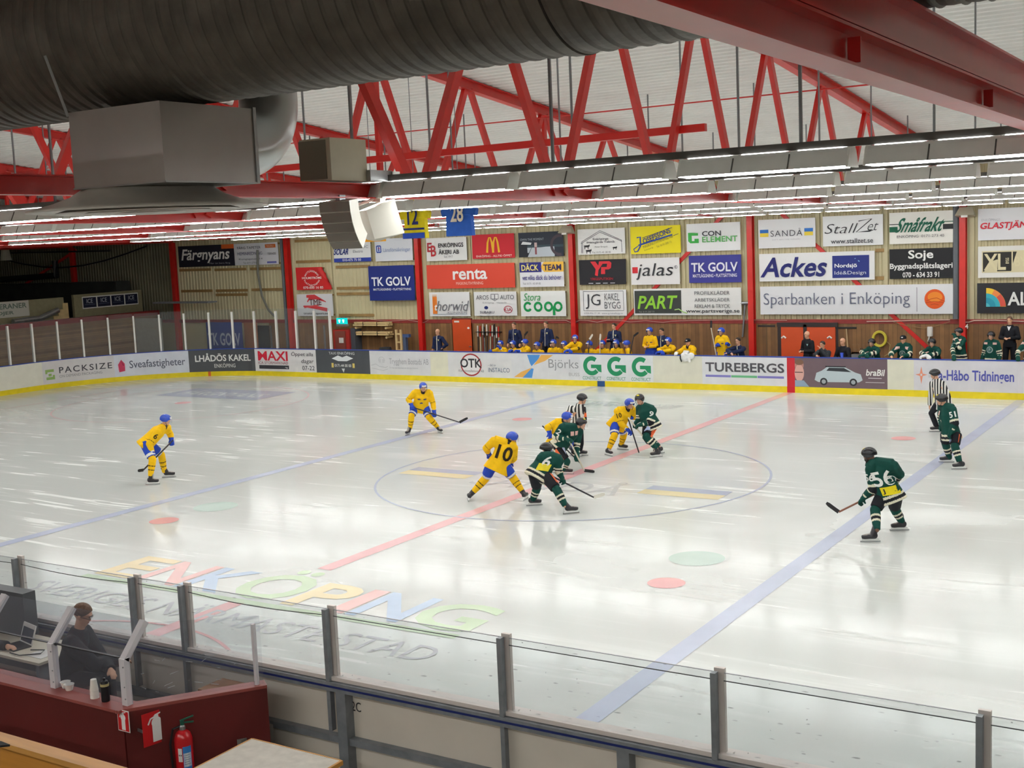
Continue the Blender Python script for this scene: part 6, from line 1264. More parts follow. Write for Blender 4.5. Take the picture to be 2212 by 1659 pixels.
# pipe, dark cable and little boxes
b = MB(); a = wp(1609, 655, YW - 0.12); b.tube([(a.x, YW - 0.1, a.z), (a.x - 0.12, YW - 0.1, 1.5)], 0.035, 8); b.tube([(a.x - 0.15, YW - 0.12, a.z), (a.x + 0.25, YW - 0.14, a.z)], 0.06, 8); tag(b.build('vent_pipe', m_steel, loc=tuple(a)), 'grey pipe with a T-shaped top left of the column at centre right', 'pipe')
for lb, px, w_, top in (('dark grey drainpipe beside the column left of the folded red banner', 613, 0.07, 6.2), ('wide grey pipe on the wall right of the black Soje-height banner', 2066, 0.11, 6.2)):
    lb = lb.replace('Soje-height banner', 'banner with condensed lettering'); x = wp(px, 600, YW - 0.1).x; b = MB(); b.tube([(x, YW - 0.12, 2.15 if px > 2000 else 0.1), (x, YW - 0.12, top)], w_, 10); tag(b.build('drainpipe', pm('pipe_grey', '5c6066', 0.5), loc=(x, YW - 0.12, 2.15 if px > 2000 else 0.1)), lb, 'pipe')
for lb, px, py in (('floodlight at the top of the column left of the barn banner', 1222, 497), ('floodlight at the top of the right column', 2085, 458)):
    c = wp(px, py, YW - 0.45); o = thing('floodlight', lb, 'lamp', tuple(c)); b = MB(); b.add([(c.x - 0.2, c.y + 0.1, c.z + 0.16), (c.x + 0.2, c.y + 0.1, c.z + 0.16), (c.x + 0.2, c.y + 0.22, c.z + 0.1), (c.x - 0.2, c.y + 0.22, c.z + 0.1), (c.x - 0.3, c.y - 0.12, c.z - 0.1), (c.x + 0.3, c.y - 0.12, c.z - 0.1), (c.x + 0.3, c.y + 0.2, c.z - 0.16), (c.x - 0.3, c.y + 0.2, c.z - 0.16)], [(0, 3, 2, 1), (4, 5, 6, 7), (0, 1, 5, 4), (1, 2, 6, 5), (2, 3, 7, 6), (3, 0, 4, 7)]); b.build('lamp_hood', pm('lamp_beige', 'b0ac98', 0.4), o); b = MB(); b.box((c.x - 0.1, c.y - 0.15, c.z - 0.17), (c.x + 0.1, c.y - 0.1, c.z - 0.1)); b.build('ballast', m_white, o)
    b = MB(); b.box((c.x + 0.0, c.y + 0.1, c.z), (c.x + 0.06, YW - 0.28, c.z + 0.06)); b.build('bracket', m_steel, o)
c = wp(2088, 705, YW - 0.3); b = MB(); A = Art(lambda u, v, l: V((c.x - 0.05 + 0.1 * u, YW - 0.285 - l * 0.1, c.z + 0.08 - 0.16 * v)), 0.7); A.text('4', 0, 0, 1, 1, 'e8e2da', 0.03)
col4 = [o for o in COL.objects if o.get('label') == cl[4.77]][0]; A.build(col4)
for k, (px, py) in enumerate(((1250, 704), (1303, 704), (1358, 704), (1427, 705), (1586, 703), (1138, 704), (2134, 701))): pass
# stick rack against the wall
rnd = random.Random(3); sx = ['red-gripped', 'white-gripped', 'dark', 'grey', 'pale', 'black', 'dark red', 'silver', 'long dark', 'short pale']
for k in range(10):
    px = 1033 + 4.9 * k; a = wp(px, 762, YW - 0.25); t = wp(px + rnd.uniform(-2, 2), 702 + rnd.uniform(-3, 5), YW - 0.06)
    o = thing('hockey_stick', '%s hockey stick in the upright rack by the orange door, %s from the left' % (sx[k], ordn[k]), 'hockey stick', (a.x, a.y, FL + 0.04), 'sticks in the wall rack')
    b = MB(); b.bar((a.x, a.y, FL + 0.04), t, 0.03, 0.035); b.build('shaft', [m_stick, m_sticky, m_redd, m_galv][k % 4], o)
    b = MB(); b.bar(V((t.x, t.y - 0.01, t.z)), V((t.x, t.y - 0.01, t.z)) + (V((a.x, a.y, FL)) - t).normalized() * 0.45, 0.036, 0.042); b.build('grip', [m_red, m_white, m_black, m_bladew][(k * 3 + 1) % 4], o)
    b = MB(); b.bar((a.x, a.y, FL + 0.04), (a.x + 0.2, a.y - 0.06, FL + 0.1), 0.02, 0.07); b.build('blade', m_bladek, o)
b = MB(); a, c = wp(1029, 716, YW - 0.1), wp(1083, 716, YW - 0.1); b.box((a.x, YW - 0.17, a.z - 0.03), (c.x, YW - 0.005, a.z + 0.0)); tag(b.build('stick_rack', m_black, loc=tuple(a)), 'dark rail holding hockey sticks upright by the orange door', 'rack')
# bundles of timber, red cabinet with exit sign, wooden frame, tyres
m_pine = pm('pine', 'dcc08a', 0.6, var=0.15, scale=4)
for lb, pa, pc, py, dz in (('upper bundle of pale timber strapped on the wall', 766, 845, 700, 0.14), ('lower bundle of pale timber strapped on the wall', 764, 847, 719, 0.16)):
    a, c = wp(pa, py, YW - 0.3), wp(pc, py, YW - 0.3); o = thing('timber_bundle', lb, 'timber', ((a.x + c.x) / 2, YW - 0.3, a.z - dz))
    for k in range(7):
        q = k % 4; rw = k // 4; b = MB(); z = a.z - dz + 0.09 * rw + 0.07; yy = YW - 0.42 + 0.085 * q; dx = 0.12 * ((k * 37) % 5) / 5
        b.box((a.x + dx, yy, z), (c.x - 0.1 + dx, yy + 0.07, z + 0.07)); b.build('beam', m_pine, o)
    for u in (0.08, 0.9):
        x = a.x + (c.x - a.x) * u
        for k in (0, 1): b = MB(); b.tube([(x + 0.04 * k, YW - 0.45, a.z - dz - 0.02 + 0.2 * k), (x + 0.04 * k, YW - 0.02, a.z - dz + 0.2 * k - 0.02)], 0.05, 8); b.build('roller', m_pine, o)
    for u in (0.28, 0.66): x = a.x + (c.x - a.x) * u; b = MB(); b.box((x - 0.015, YW - 0.43, a.z - dz + 0.06), (x + 0.015, YW - 0.05, a.z - dz + 0.24)); b.build('strap', m_black, o)
a, c = wp(719, 712, YW - 0.6), wp(756, 757, YW - 0.6); o = thing('cabinet', 'red glazed cabinet below the green exit sign', 'cabinet', ((a.x + c.x) / 2, YW - 0.6, FL)); b = MB(); b.box((a.x, YW - 0.6, FL), (c.x, YW - 0.02, a.z)); b.build('body', pm('cabinet_red', 'a8302a', 0.4), o)
b = MB(); b.box((a.x + 0.12, YW - 0.63, FL + 0.5), (c.x - 0.2, YW - 0.6, a.z - 0.06)); b.build('door', pm('cabinet_door', '8a4a40', 0.25), o)
b = MB(); b.box((a.x + 0.35, YW - 0.645, FL + 1.05), (a.x + 0.6, YW - 0.63, FL + 1.28)); b.build('notice', m_white, o); b = MB(); b.box((c.x, YW - 0.5, FL), (c.x + 0.25, YW - 0.02, a.z + 0.05)); b.build('side_panel', pm('slate', '4a4e54', 0.5), o)
a, c = wp(727, 687, YW - 0.7), wp(750, 700, YW - 0.7); o = thing('exit_sign', 'glowing turquoise exit sign above the red cabinet', 'sign', ((a.x + c.x) / 2, YW - 0.7, c.z)); b = MB(); b.box((a.x, YW - 0.72, c.z), (c.x, YW - 0.66, a.z)); b.build('panel', emit('exit_glow', '12c8c4', 1.3), o)
A = Art(lambda u, v, l: V((a.x + (c.x - a.x) * u, YW - 0.722 - l * 0.2, a.z + (c.z - a.z) * v)), 1.8); m_exw = emit('exit_white', 'eafff8', 1.6)
for s, u in ((-1, 0.3), (1, 0.68)): A.poly([(u - 0.12, 0.25), (u + 0.1, 0.25), (u + 0.05, 0.75), (u - 0.05, 0.8)], 'x')
A.build(o, lambda c_: m_exw); b = MB(); b.box((a.x - 0.03, YW - 0.72, c.z - 0.1), (c.x + 0.03, YW - 0.62, c.z)); b.build('housing', m_galv, o); b = MB(); b.box((a.x + 0.2, YW - 0.66, a.z), (a.x + 0.24, YW - 0.01, a.z + 0.03)); b.build('arm', m_steel, o)
a, c = wp(856, 712, YW - 0.5), wp(866, 752, YW - 0.5); o = thing('trestle', 'small pale wooden frame standing by the stacked tyres', 'frame', (a.x, YW - 0.5, FL))
for px in (856, 866): x = wp(px, 712, YW - 0.5).x; b = MB(); b.box((x - 0.04, YW - 0.55, FL), (x + 0.04, YW - 0.47, a.z)); b.build('upright', m_pine, o)
for dz in (0.15, 0.5, 0.85): b = MB(); b.box((a.x, YW - 0.54, a.z - dz - 0.07), (c.x, YW - 0.48, a.z - dz)); b.build('crossbar', m_pine, o)
a = wp(874, 722, YW - 0.4); o = thing('tool_stand', 'blue grey plastic tool stand beside the pale wooden frame', 'stand', (a.x, YW - 0.4, FL)); b = MB(); b.box((a.x - 0.12, YW - 0.45, FL), (a.x + 0.08, YW - 0.3, a.z - 0.12)); b.build('body', pm('tool_blue', '4a5a78', 0.5), o); b = MB(); b.box((a.x - 0.2, YW - 0.46, a.z - 0.13), (a.x + 0.25, YW - 0.3, a.z)); b.build('head', pm('tool_blue2', '3f5a8c', 0.5), o)
for lb, px, n in (('low pile of black tyres behind the boards', 818, 2), ('taller pile of black tyres behind the boards', 832, 3)):
    x = wp(px, 745, YW - 0.9).x
    for k in range(n):
        b = MB(); b.lathe([(0.16, 0), (0.24, 0.0), (0.27, 0.06), (0.27, 0.16), (0.24, 0.22), (0.16, 0.22), (0.15, 0.11), (0.16, 0)], (x, YW - 0.9, FL + 0.3 * 0 + 0.225 * k + (0.25)), 24); o = tag(b.build('tyre', pm('rubber', '1c1c1e', 0.7), loc=(x, YW - 0.9, FL + 0.225 * k + 0.25)), '%s tyre of the %s' % (['bottom', 'middle' if n > 2 else 'top', 'top'][k], lb), 'tyre', 'tyres by the wall')
b = MB(); xa, xc = wp(800, 760, YW - 0.9).x, wp(905, 760, YW - 0.9).x; b.box((xa, YW - 1.3, FL), (xc, YW - 0.55, FL + 0.25)); tag(b.build('platform', m_redd, loc=(xa, YW - 1.0, FL)), 'low dark red platform under the tyres', 'platform')
# ------------------------------------------------------------------ the dark end stand
X0 = -33.0; b = MB(); b.box((0, 0, -0.2), (33.6, 2.45, 0)); o = b.build('wall_end', planks('end_brick', 'b08a62', '8c6848', (1, 11, 1)))
o.matrix_world = M(((0, 0, 1, X0), (1, 0, 0, -16), (0, 1, 0, 0), (0, 0, 0, 1)))
struct(o)
b = MB(); b.box((X0 - 0.35, -16, 2.4), (X0 + 0.06, 17.7, 2.62)); struct(b.build('trim_42', m_redd))
b = MB(); b.box((X0 - 4.5, -16, 2.2), (X0 - 0.2, 17.9, 2.4)); struct(b.build('trim_43', m_conc))
b = MB(); XI = -34.2; b.box((XI - 0.15, 13.75, 2.4), (XI, 17.8, 3.62)); tag(b.build('commentator_booth', pm('booth_boards', '8c8668', 0.6, var=0.12), loc=(XI, 15.7, 2.4)), 'low pale boarded booth front on the end stand carrying four dark signs', 'booth')
for k in range(4):
    y0 = 14.25 + 0.83 * k; b = MB(); o = thing('ice_sign', '%s of four dark blue signs on the end stand booth, counted from the left' % ordn[k], 'sign', (XI + 0.02, y0, 3.0), 'four dark signs on the booth')
    b.box((XI + 0.003, y0 - 0.04, 2.93), (XI + 0.02, y0 + 0.80, 3.5)); b.build('border', m_white, o); b = MB(); b.box((XI + 0.02, y0, 2.98), (XI + 0.03, y0 + 0.75, 3.45)); b.build('panel', vinyl('1c2038'), o)
    A = Art(lambda u, v, l, y0=y0: V((XI + 0.03 + l * 0.2, y0 + 0.75 * u, 3.45 - 0.47 * v)), 1.6); A.text('ICE', 0.25, 0.14, 0.72, 0.56, 'c8ccd4', 0.0); A.rect(0.1, 0.68, 0.9, 0.72, '6a7088'); A.build(o)
o = thing('advertising_banner', 'pale banner with grey green capitals on the end stand at the left edge', 'banner', (XI, 11.0, 3.0)); b = MB(); b.box((XI - 0.02, 7.3, 2.85), (XI, 11.3, 3.55)); b.build('sheet', vinyl('c9c8be'), o); A = Art(lambda u, v, l: V((XI + l * 0.3, 7.3 + 4 * u, 3.55 - 0.7 * v)), 5.3); A.text('VETERANER', 0.45, 0.14, 0.97, 0.46, '6a7a6e', 0.02); A.text('STÖDJER', 0.4, 0.56, 0.8, 0.88, '6a7a6e', 0.02); A.build(o)
b = MB(); b.box((XI - 0.3, 8, 2.4), (XI - 0.02, 13.2, 3.55)); tag(b.build('commentator_booth', MC['booth_boards'], loc=(XI, 10.5, 2.4)), 'left boarded booth front behind the pale banner on the end stand', 'booth')
o = thing('wooden_steps', 'small pale wooden steps between the two booths on the end stand', 'steps', (XI, 13.4, 2.4))
for k in range(3): b = MB(); b.box((XI - 0.6 + 0.05, 12.55 + 0.28 * k, 2.4), (XI + 0.02, 12.83 + 0.28 * k, 2.72 + 0.28 * k)); b.build('step', m_pine, o)
b = MB(); b.tube([(XI + 0.3, 10.2, 2.66), (XI + 0.3, 11.6, 2.7), (XI + 0.3, 12.6, 3.0)], 0.13, 12); tag(b.build('tarpaulin_roll', m_galv, loc=(XI + 0.3, 11.4, 2.62)), 'grey rolled tarpaulin lying on the end stand ledge', 'roll')
b = MB(); b.tube([(-36, 17.6 - 0.9 * abs(k - 5) * 0 - 0.0, 5.6) for k in range(1)] + [(-46 + 1.6 * k, YW - 0.5, 5.75 - 0.9 * sin(pi * k / 8)) for k in range(9)], 0.045, 6); tag(b.build('cable', m_black, loc=(-40, YW - 0.5, 5)), 'thick black cable sagging along the dark far left wall', 'cable')
b = MB(); a = wp(0, 604, YW - 0.5); c = wp(122, 595, YW - 0.5); d_ = wp(118, 563, YW - 0.5); b.tube([a, c, d_], 0.16, 10); tag(b.build('stove_pipe', pm('pipe_black', '1c2022', 0.5), loc=tuple(c)), 'black stove-like pipe bending up on the dark far left wall', 'pipe')
c = wp(12, 551, YW - 1.2); o = thing('spotlight', 'small pale spotlight at the left edge under the lamps', 'lamp', tuple(c)); b = MB(); b.lathe([(0.0, 0.28), (0.2, 0.28), (0.3, -0.28), (0.0, -0.28)], tuple(c), 16); b.build('shade', pm('shade_pale', 'd8d4c4', 0.5), o); b = MB(); b.tube([c + V((0, 0, 0.28)), c + V((0, 0, 0.8))], 0.03, 6); b.build('stem', m_steel, o)
b = MB(); b.box((-45, YW - 1.5, 2.4), (-34.5, YW - 0.6, 4.1)); tag(b.build('storage_shelf', pm('shelf_dark', '2c2e2c', 0.7, var=0.4, scale=1.5), loc=(-40, YW - 1, 2.4)), 'dark cluttered storage shelf along the far left wall', 'shelf')
a, c = wp(340, 653, 16.8), wp(459, 655, 16.8); b = MB(); b.box((a.x, 16.5, a.z - 0.05), (c.x, 17.1, a.z + 0.02)); tag(b.build('hanging_shelf', m_frame, loc=tuple(a)), 'thin grey shelf hanging level beside the column over the corner glass', 'shelf')
# behind the corner glass
o = thing('advertising_banner', 'blue banner standing low behind the corner glass', 'banner', (-28.2, 16.6, 0.1)); a, c = wp(445, 696, 16.6), wp(526, 760, 16.6); b = MB(); b.box((a.x, 16.58, FL), (c.x, 16.62, a.z)); b.build('sheet', vinyl('2a3f8a'), o); A = Art(lambda u, v, l: V((a.x + (c.x - a.x) * u, 16.58 - l * 0.5, a.z + (0.5 - a.z) * v)), 1.6); A.text('TK GOLV', 0.05, 0.3, 0.95, 0.66, 'b8c0d8', 0.03); A.build(o)
for lb, pa, pc, py, colr in (('white painted hut wall with photos behind the corner glass', 190, 345, 688, 'b4b2aa'), ('orange wood partition behind the corner glass', 526, 552, 697, 'a0623a')):
    y = 16.2 if pa < 300 else 17.2; a, c = wp(pa, py, y), wp(pc, py, y); b = MB(); b.box((a.x, y, 0), (c.x, y + 0.1, a.z)); tag(b.build('partition', pm('part_' + colr, colr, 0.6, var=0.1), loc=((a.x + c.x) / 2, y, 0)), lb, 'partition')
for lb, pa, pc, pt, pb, colr in (('framed photo with an orange top on the white hut wall', 225, 246, 718, 754, 'e09a4a'), ('grey framed photo on the white hut wall', 266, 290, 716, 748, '5a5a58')):
    a, c = wp(pa, pt, 16.18), wp(pc, pb, 16.18); o = thing('framed_photo', lb, 'picture', ((a.x + c.x) / 2, 16.18, c.z)); b = MB(); b.box((a.x, 16.15, c.z), (c.x, 16.2, a.z)); b.build('frame', vinyl('3a3c40'), o); b = MB(); b.box((a.x + 0.08, 16.14, (a.z + c.z) / 2 if colr[0] == 'e' else c.z + 0.1), (c.x - 0.05, 16.15, a.z - 0.06)); b.build('print', vinyl(colr), o)
for k, (pa, pc) in enumerate(((556, 615), (688, 714))):
    a, c = wp(pa, 703, YW - 0.02), wp(pc, 703, YW - 0.02); o = thing('window_%d' % (k + 1), None, None, ((a.x + c.x) / 2, YW - 0.02, 0.4)); struct(o); b = MB(); b.box((a.x, YW - 0.04, 0.4), (c.x, YW - 0.01, a.z)); b.build('pane', pm('dark_pane', '2a2e30', 0.15), o); b = MB(); xm = (a.x + c.x) / 2; b.box((xm - 0.05, YW - 0.06, 0.4), (xm + 0.05, YW - 0.03, a.z)); b.build('mullion', m_galv, o)
# grey noise curtain cord from the roof beside the navy banner
b = MB(); b.tube([wp(556, 540, YW - 0.3), wp(557, 590, YW - 0.3), wp(566, 640, YW - 0.3), wp(580, 670, YW - 0.3), wp(594, 684, YW - 0.3)], 0.05, 8); tag(b.build('cable', pm('cable_grey', '6e6e66', 0.6), loc=tuple(wp(556, 540, YW - 0.3))), 'grey cable hanging in a curve across the navy and white banner', 'cable')
# ------------------------------------------------------------------ ducts and devices under the near roof
def duct_mat():
    m = pm('duct_dirty', '6e675f', 0.55, 0.15, var=0.35, scale=3.5, bump=0.15); return m
m_duct = duct_mat(); m_silver = pm('duct_silver', 'b4b6b6', 0.28, 0.85, var=0.12, scale=1.5)
DY, DZ, DR = -17.22, 7.26, 0.64
def duct():
    o = thing('ventilation_duct', 'huge dark spiral ventilation duct crossing the top of the view', 'duct', (6, DY, DZ)); b = MB(); P = []; rr = []; x = -12.0
    while x < 19:     # each wrap bulges a little, with a lock seam between
        for dx, k in ((0.0, -0.012), (0.012, 0.012), (0.03, 0.0), (0.075, 0.004), (0.12, 0.0)): P.append((x + dx, DY, DZ)); rr.append(DR + k)
        x += 0.132
    b.tube(P, rr, 64, lat=(0, 0, 1)); b.build('shell', m_duct, o, smooth=False)
    for xx in (10.0, 3.0):
        q = MB(); q.tube([(xx - 0.04, DY, DZ), (xx + 0.04, DY, DZ)], [DR + 0.018, DR + 0.018], 64, lat=(0, 0, 1)); q.build('clamp_band', m_duct, o)
    return o
duct()
# supply box with elbow and round diffuser
bx0, bx1, by0, by1, bz0, bz1 = 5.86, 6.86, -17.76, -16.80, 6.015, 6.585
o = thing('air_supply_box', 'square sheet metal box hanging under the big duct with a round diffuser', 'ventilation box', ((bx0 + bx1) / 2, -17.25, bz0))
m_box = pm('box_metal', 'a8a29e', 0.35, 0.35, var=0.08, scale=2)
b = MB(); b.box((bx0, by0, bz0), (bx1, by1, bz1)); b.build('casing', m_box, o)
b = MB(); b.box((bx1 - 0.004, by1 - 0.02, bz0 - 0.01), (bx1 + 0.012, by1 + 0.012, bz1 + 0.01)); b.box((bx0 - 0.01, by0 - 0.004, bz0 - 0.012), (bx1 + 0.01, by1 + 0.01, bz0)); b.build('edge_flange', m_galv, o)
b = MB(); b.bar((bx0 + 0.03, by0 - 0.03, bz1 - 0.03), (bx0 - 0.06, by0 - 0.12, bz1 + 0.42), 0.02, 0.02); b.build('hanger', m_galv, o)
m_diff = pm('diffuser_paint', 'bcb5aa', 0.3, var=0.05)
c = V((6.1, -17.25, 0)); b = MB()
b.lathe([(0.50, bz0 - 0.005), (0.52, bz0 - 0.02), (0.60, bz0 - 0.07), (0.74, bz0 - 0.12), (0.86, bz0 - 0.150), (0.92, bz0 - 0.165), (0.93, bz0 - 0.18), (0.90, bz0 - 0.183), (0.80, bz0 - 0.16), (0.5, bz0 - 0.10)], (c.x, c.y, 0), 48); b.build('diffuser', m_diff, o, smooth=True)
for r0, r1, z in ((0.62, 0.72, -0.19), (0.40, 0.50, -0.195), (0.0, 0.28, -0.2)):
    b = MB(); b.lathe([(max(r0, 0.001), bz0 + z + 0.03), (r1, bz0 + z), (r1 - 0.02, bz0 + z - 0.008), (max(r0 - 0.02, 0.0), bz0 + z + 0.015)], (c.x, c.y, 0), 40); b.build('diffuser_ring', pm('ring_pale', 'd8d0c8', 0.35), o)
# elbow from the back of the duct round into the box
b = MB(); ey = by1 + 0.0; R0 = 0.30; pts = []; yc = -17.0
ex, cz_ = 6.50, bz0 + 0.29
for i in range(13):
    t = pi / 2 * i / 12; pts.append((ex, by1 + 0.16 + 0.40 * sin(t), cz_ + 0.40 * (1 - cos(t))))
pts = [(ex, by1 - 0.02, cz_)] + pts + [(ex, by1 + 0.56, cz_ + 0.40 + 0.4)]
b.tube(pts, 0.245, 28, lat=(1, 0, 0)); b.build('elbow', m_silver, o, smooth=True)
for k in range(3): q = MB(); q.tube([(ex, by1 + 0.03 + 0.05 * k, cz_), (ex, by1 + 0.04 + 0.05 * k, cz_)], 0.257, 28, lat=(1, 0, 0)); q.build('collar_ring', m_galv, o)
# beige box on the truss chord
X1 = 4.77; zb = 6.19
o = thing('heater_box', 'beige square box sitting on the red bottom chord above the speakers', 'box', (X1, -13.2, zb)); b = MB(); b.box((X1 - 0.28, -13.62, zb), (X1 + 0.16, -13.0, zb + 0.46)); b.build('casing', pm('beige_box', 'b8ae98', 0.45, var=0.05), o)
b = MB(); b.box((X1 - 0.285, -13.628, zb + 0.02), (X1 + 0.1, -13.62, zb + 0.44)); b.build('front_grille', pm('grille_brown', '6e6658', 0.6), o)
b = MB(); b.box((X1 + 0.16, -13.02, zb - 0.005), (X1 + 0.22, -12.62, zb + 0.12)); b.build('ballast', m_galv, o); b = MB(); b.box((X1 + 0.14, -12.64, zb), (X1 + 0.24, -12.5, zb + 0.11)); b.build('plug', m_white, o)
# curved speaker column and horn under the chord
o = thing('line_array_speaker', 'white curved speaker column hanging under the red chord', 'speaker', (X1, -13.3, 5.9))
fw = V((0.13, -0.99, 0)).normalized(); sd = V((0.99, 0.13, 0)); p = V((X1 + 0.0, -13.42, 5.97)); ang = 0.12
m_spk = pm('speaker_white', 'dcd8ce', 0.45); m_gr = pm('speaker_grille', '8a837c', 0.6)
prev = None
for k in range(5):
    dn = V((0, 0, -1)) * cos(ang) + (-fw) * (0.9 * sin(ang)) ; n = (fw * cos(ang) - V((0, 0, 1)) * sin(ang) * 0.9); q = p + dn * 0.122
    b = MB(); w, dp = 0.20, 0.25; vs = []
    for c_, dd in ((p, 0.0), (q, 0.0)):
        for s_, e in ((-w, 0), (w, 0), (w * 0.8, -dp), (-w * 0.8, -dp)): vs.append(c_ + sd * s_ + n * e)
    b.add(vs, [(0, 1, 2, 3), (7, 6, 5, 4), (0, 4, 5, 1), (1, 5, 6, 2), (2, 6, 7, 3), (3, 7, 4, 0)]); m_ = b.build('cabinet', m_spk, o)
    b = MB(); b.add([p + sd * -w * 0.97 + n * 0.006 + dn * 0.006, p + sd * w * 0.97 + n * 0.006 + dn * 0.006, q + sd * w * 0.97 + n * 0.006 - dn * 0.006, q - sd * w * 0.97 + n * 0.006 - dn * 0.006], [(0, 3, 2, 1)]); b.build('grille', m_gr, m_)
    p = q; ang += 0.17
b = MB(); b.box((X1 - 0.03, -13.35, 5.93), (X1 + 0.03, -13.25, 6.04)); b.build('bracket', m_steel, o)
c = V((X1 + 0.08, -12.72, 5.74)); o = thing('horn_speaker', 'white angular speaker on a yoke right of the curved speaker column', 'speaker', tuple(c)); Rz = M.Translation(c) @ M.Rotation(R(-35), 4, 'Z') @ M.Rotation(R(14), 4, 'X')
b = MB(); b.add([(-0.17, -0.17, -0.17), (0.17, -0.17, -0.17), (0.17, -0.17, 0.17), (-0.17, -0.17, 0.17), (-0.21, 0.18, -0.2), (0.21, 0.18, -0.2), (0.21, 0.18, 0.2), (-0.21, 0.18, 0.2), (-0.12, -0.1, -0.21), (0.12, -0.1, -0.21)], [(0, 3, 2, 1), (4, 5, 6, 7), (3, 7, 6, 2), (0, 4, 7, 3), (1, 2, 6, 5), (0, 1, 9, 8), (8, 9, 5, 4), (0, 8, 4), (1, 5, 9)], X=Rz); b.build('cabinet', m_spk, o)
b = MB(); b.tube([Rz @ V((-0.02, -0.22, 0.0)), Rz @ V((-0.02, -0.22, 0.24)), c + V((0, 0.02, 0.28))], 0.02, 6); b.box((c.x - 0.06, c.y - 0.05, c.z + 0.22), (c.x + 0.06, c.y + 0.05, c.z + 0.3)); b.build('yoke', m_spk, o)
# retired jerseys hanging among the lamps
def jersey(lb, px0, px1, py, Y, cols, txt, tc):
    a, c = onp(px0, py, 1, Y), onp(px1, py, 1, Y); x0, x1, z0 = a.x, c.x, a.z; w = x1 - x0; z1 = z0 + 0.82; xm = (x0 + x1) / 2
    o = thing('hanging_jersey', lb, 'jersey', (xm, Y, z0), 'jerseys hanging from the roof'); b = MB(); out = [(-0.5, 0), (-0.47, 0.5), (-0.62, 0.48), (-0.66, 0.62), (-0.36, 0.98), (-0.12, 1.0), (0.12, 1.0), (0.36, 0.98), (0.66, 0.62), (0.62, 0.48), (0.47, 0.5), (0.5, 0)]
    vs = [(xm + u * w, Y - 0.05 + 0.02 * sin(9 * u), z0 + 0.82 * v) for u, v in out] + [(xm + u * w, Y + 0.05, z0 + 0.82 * v) for u, v in out]; n = len(out)
    b.add(vs, [tuple(range(n)), tuple(range(n, 2 * n))[::-1]] + [(i, n + i, n + (i + 1) % n, (i + 1) % n) for i in range(n)]); b.build('cloth', cloth('hang_' + cols[0], cols[0]), o)
    A = Art(lambda u, v, l: V((x0 + w * u, Y - 0.09 - l * 0.4, z1 - 0.82 * v)), w / 0.82)
    for v0, v1, cc in cols[1:]: A.rect(0.01, v0, 0.99, v1, cc, 3)
    if txt: A.text(txt, 0.26, 0.24, 0.74, 0.66, tc, 0.03)
    A.build(o, lambda c_: cloth('hp_' + c_, c_)); b = MB(); b.tube([(xm, Y, z1 - 0.02), (xm, Y, roofz(Y) + 0.2)], 0.008, 6); b.build('cord', m_steel, o)
jersey('yellow hanging jersey with a blue 12 and blue hem bands', 876, 924, 516, -3.6, ['e8d424', (0.86, 1.0, '2a4aa8'), (0.74, 0.79, '26306a')], '12', '26306a')
jersey('blue hanging jersey with a pale 28', 966, 1024, 511, -3.6, ['2f5cb4', ], '28', 'e8ddc8')
jersey('orange hanging jersey with dark stripes behind the speakers', 786, 831, 523, -3.6, ['e8a224', (0.78, 0.83, '4a2430'), (0.9, 0.93, 'd8631e'), (0.58, 0.64, '4a2430')], None, '')
# ------------------------------------------------------------------ timekeepers' box behind the near boards
m_ply = pm('oxblood_ply', '5c1a18', 0.45, var=0.15, scale=1.5); m_top = pm('counter_red', '8e4640', 0.45, var=0.1, scale=3)
m_post = pm('booth_post', 'd6d2d6', 0.4)
K0, K1 = V((4.33, -16.45, 0)), V((5.14, -15.36, 0)); dA = (K1 - K0).normalized(); nA = V((dA.y, -dA.x, 0)); ZC = 1.13
o = thing('timekeeper_box', 'dark red plywood box wall with a red counter behind the near boards', 'box wall', (2.5, -16.4, 0))
b = MB(); b.box((-4, -16.52, -0.06), (K0.x + 0.03, -16.48, ZC - 0.03)); b.build('front_panel', m_ply, o)
b = MB(); q0, q1 = K0 + nA * 0.05, K1 + nA * 0.05; b.add([(q0.x, q0.y - 0.03, -0.06), (q1.x, q1.y, -0.06), (q1.x - nA.x * 0.04, q1.y - nA.y * 0.04, -0.06), (q0.x - nA.x * 0.04, q0.y - nA.y * 0.04, -0.06), (q0.x, q0.y - 0.03, ZC - 0.03), (q1.x, q1.y, ZC - 0.03), (q1.x - nA.x * 0.04, q1.y - nA.y * 0.04, ZC - 0.03), (q0.x - nA.x * 0.04, q0.y - nA.y * 0.04, ZC - 0.03)], [(0, 3, 2, 1), (4, 5, 6, 7), (0, 1, 5, 4), (1, 2, 6, 5), (2, 3, 7, 6), (3, 0, 4, 7)]); b.build('side_panel', m_ply, o)
b = MB(); b.box((-4, -16.56, ZC - 0.03), (K0.x + 0.03, -16.30, ZC)); b.build('counter', m_top, o)
b = MB(); b.bar(K0 + V((0, 0, ZC - 0.0149)) - dA * 0.1 + nA * -0.02, K1 + V((0, 0, ZC - 0.0149)) + nA * -0.02, 0.17, 0.031); b.build('counter', m_top, o)
b = MB(); b.box((-4, -16.3, 0.3), (4.2, -15.15, 0.34)); b.build('platform', m_conc, o)
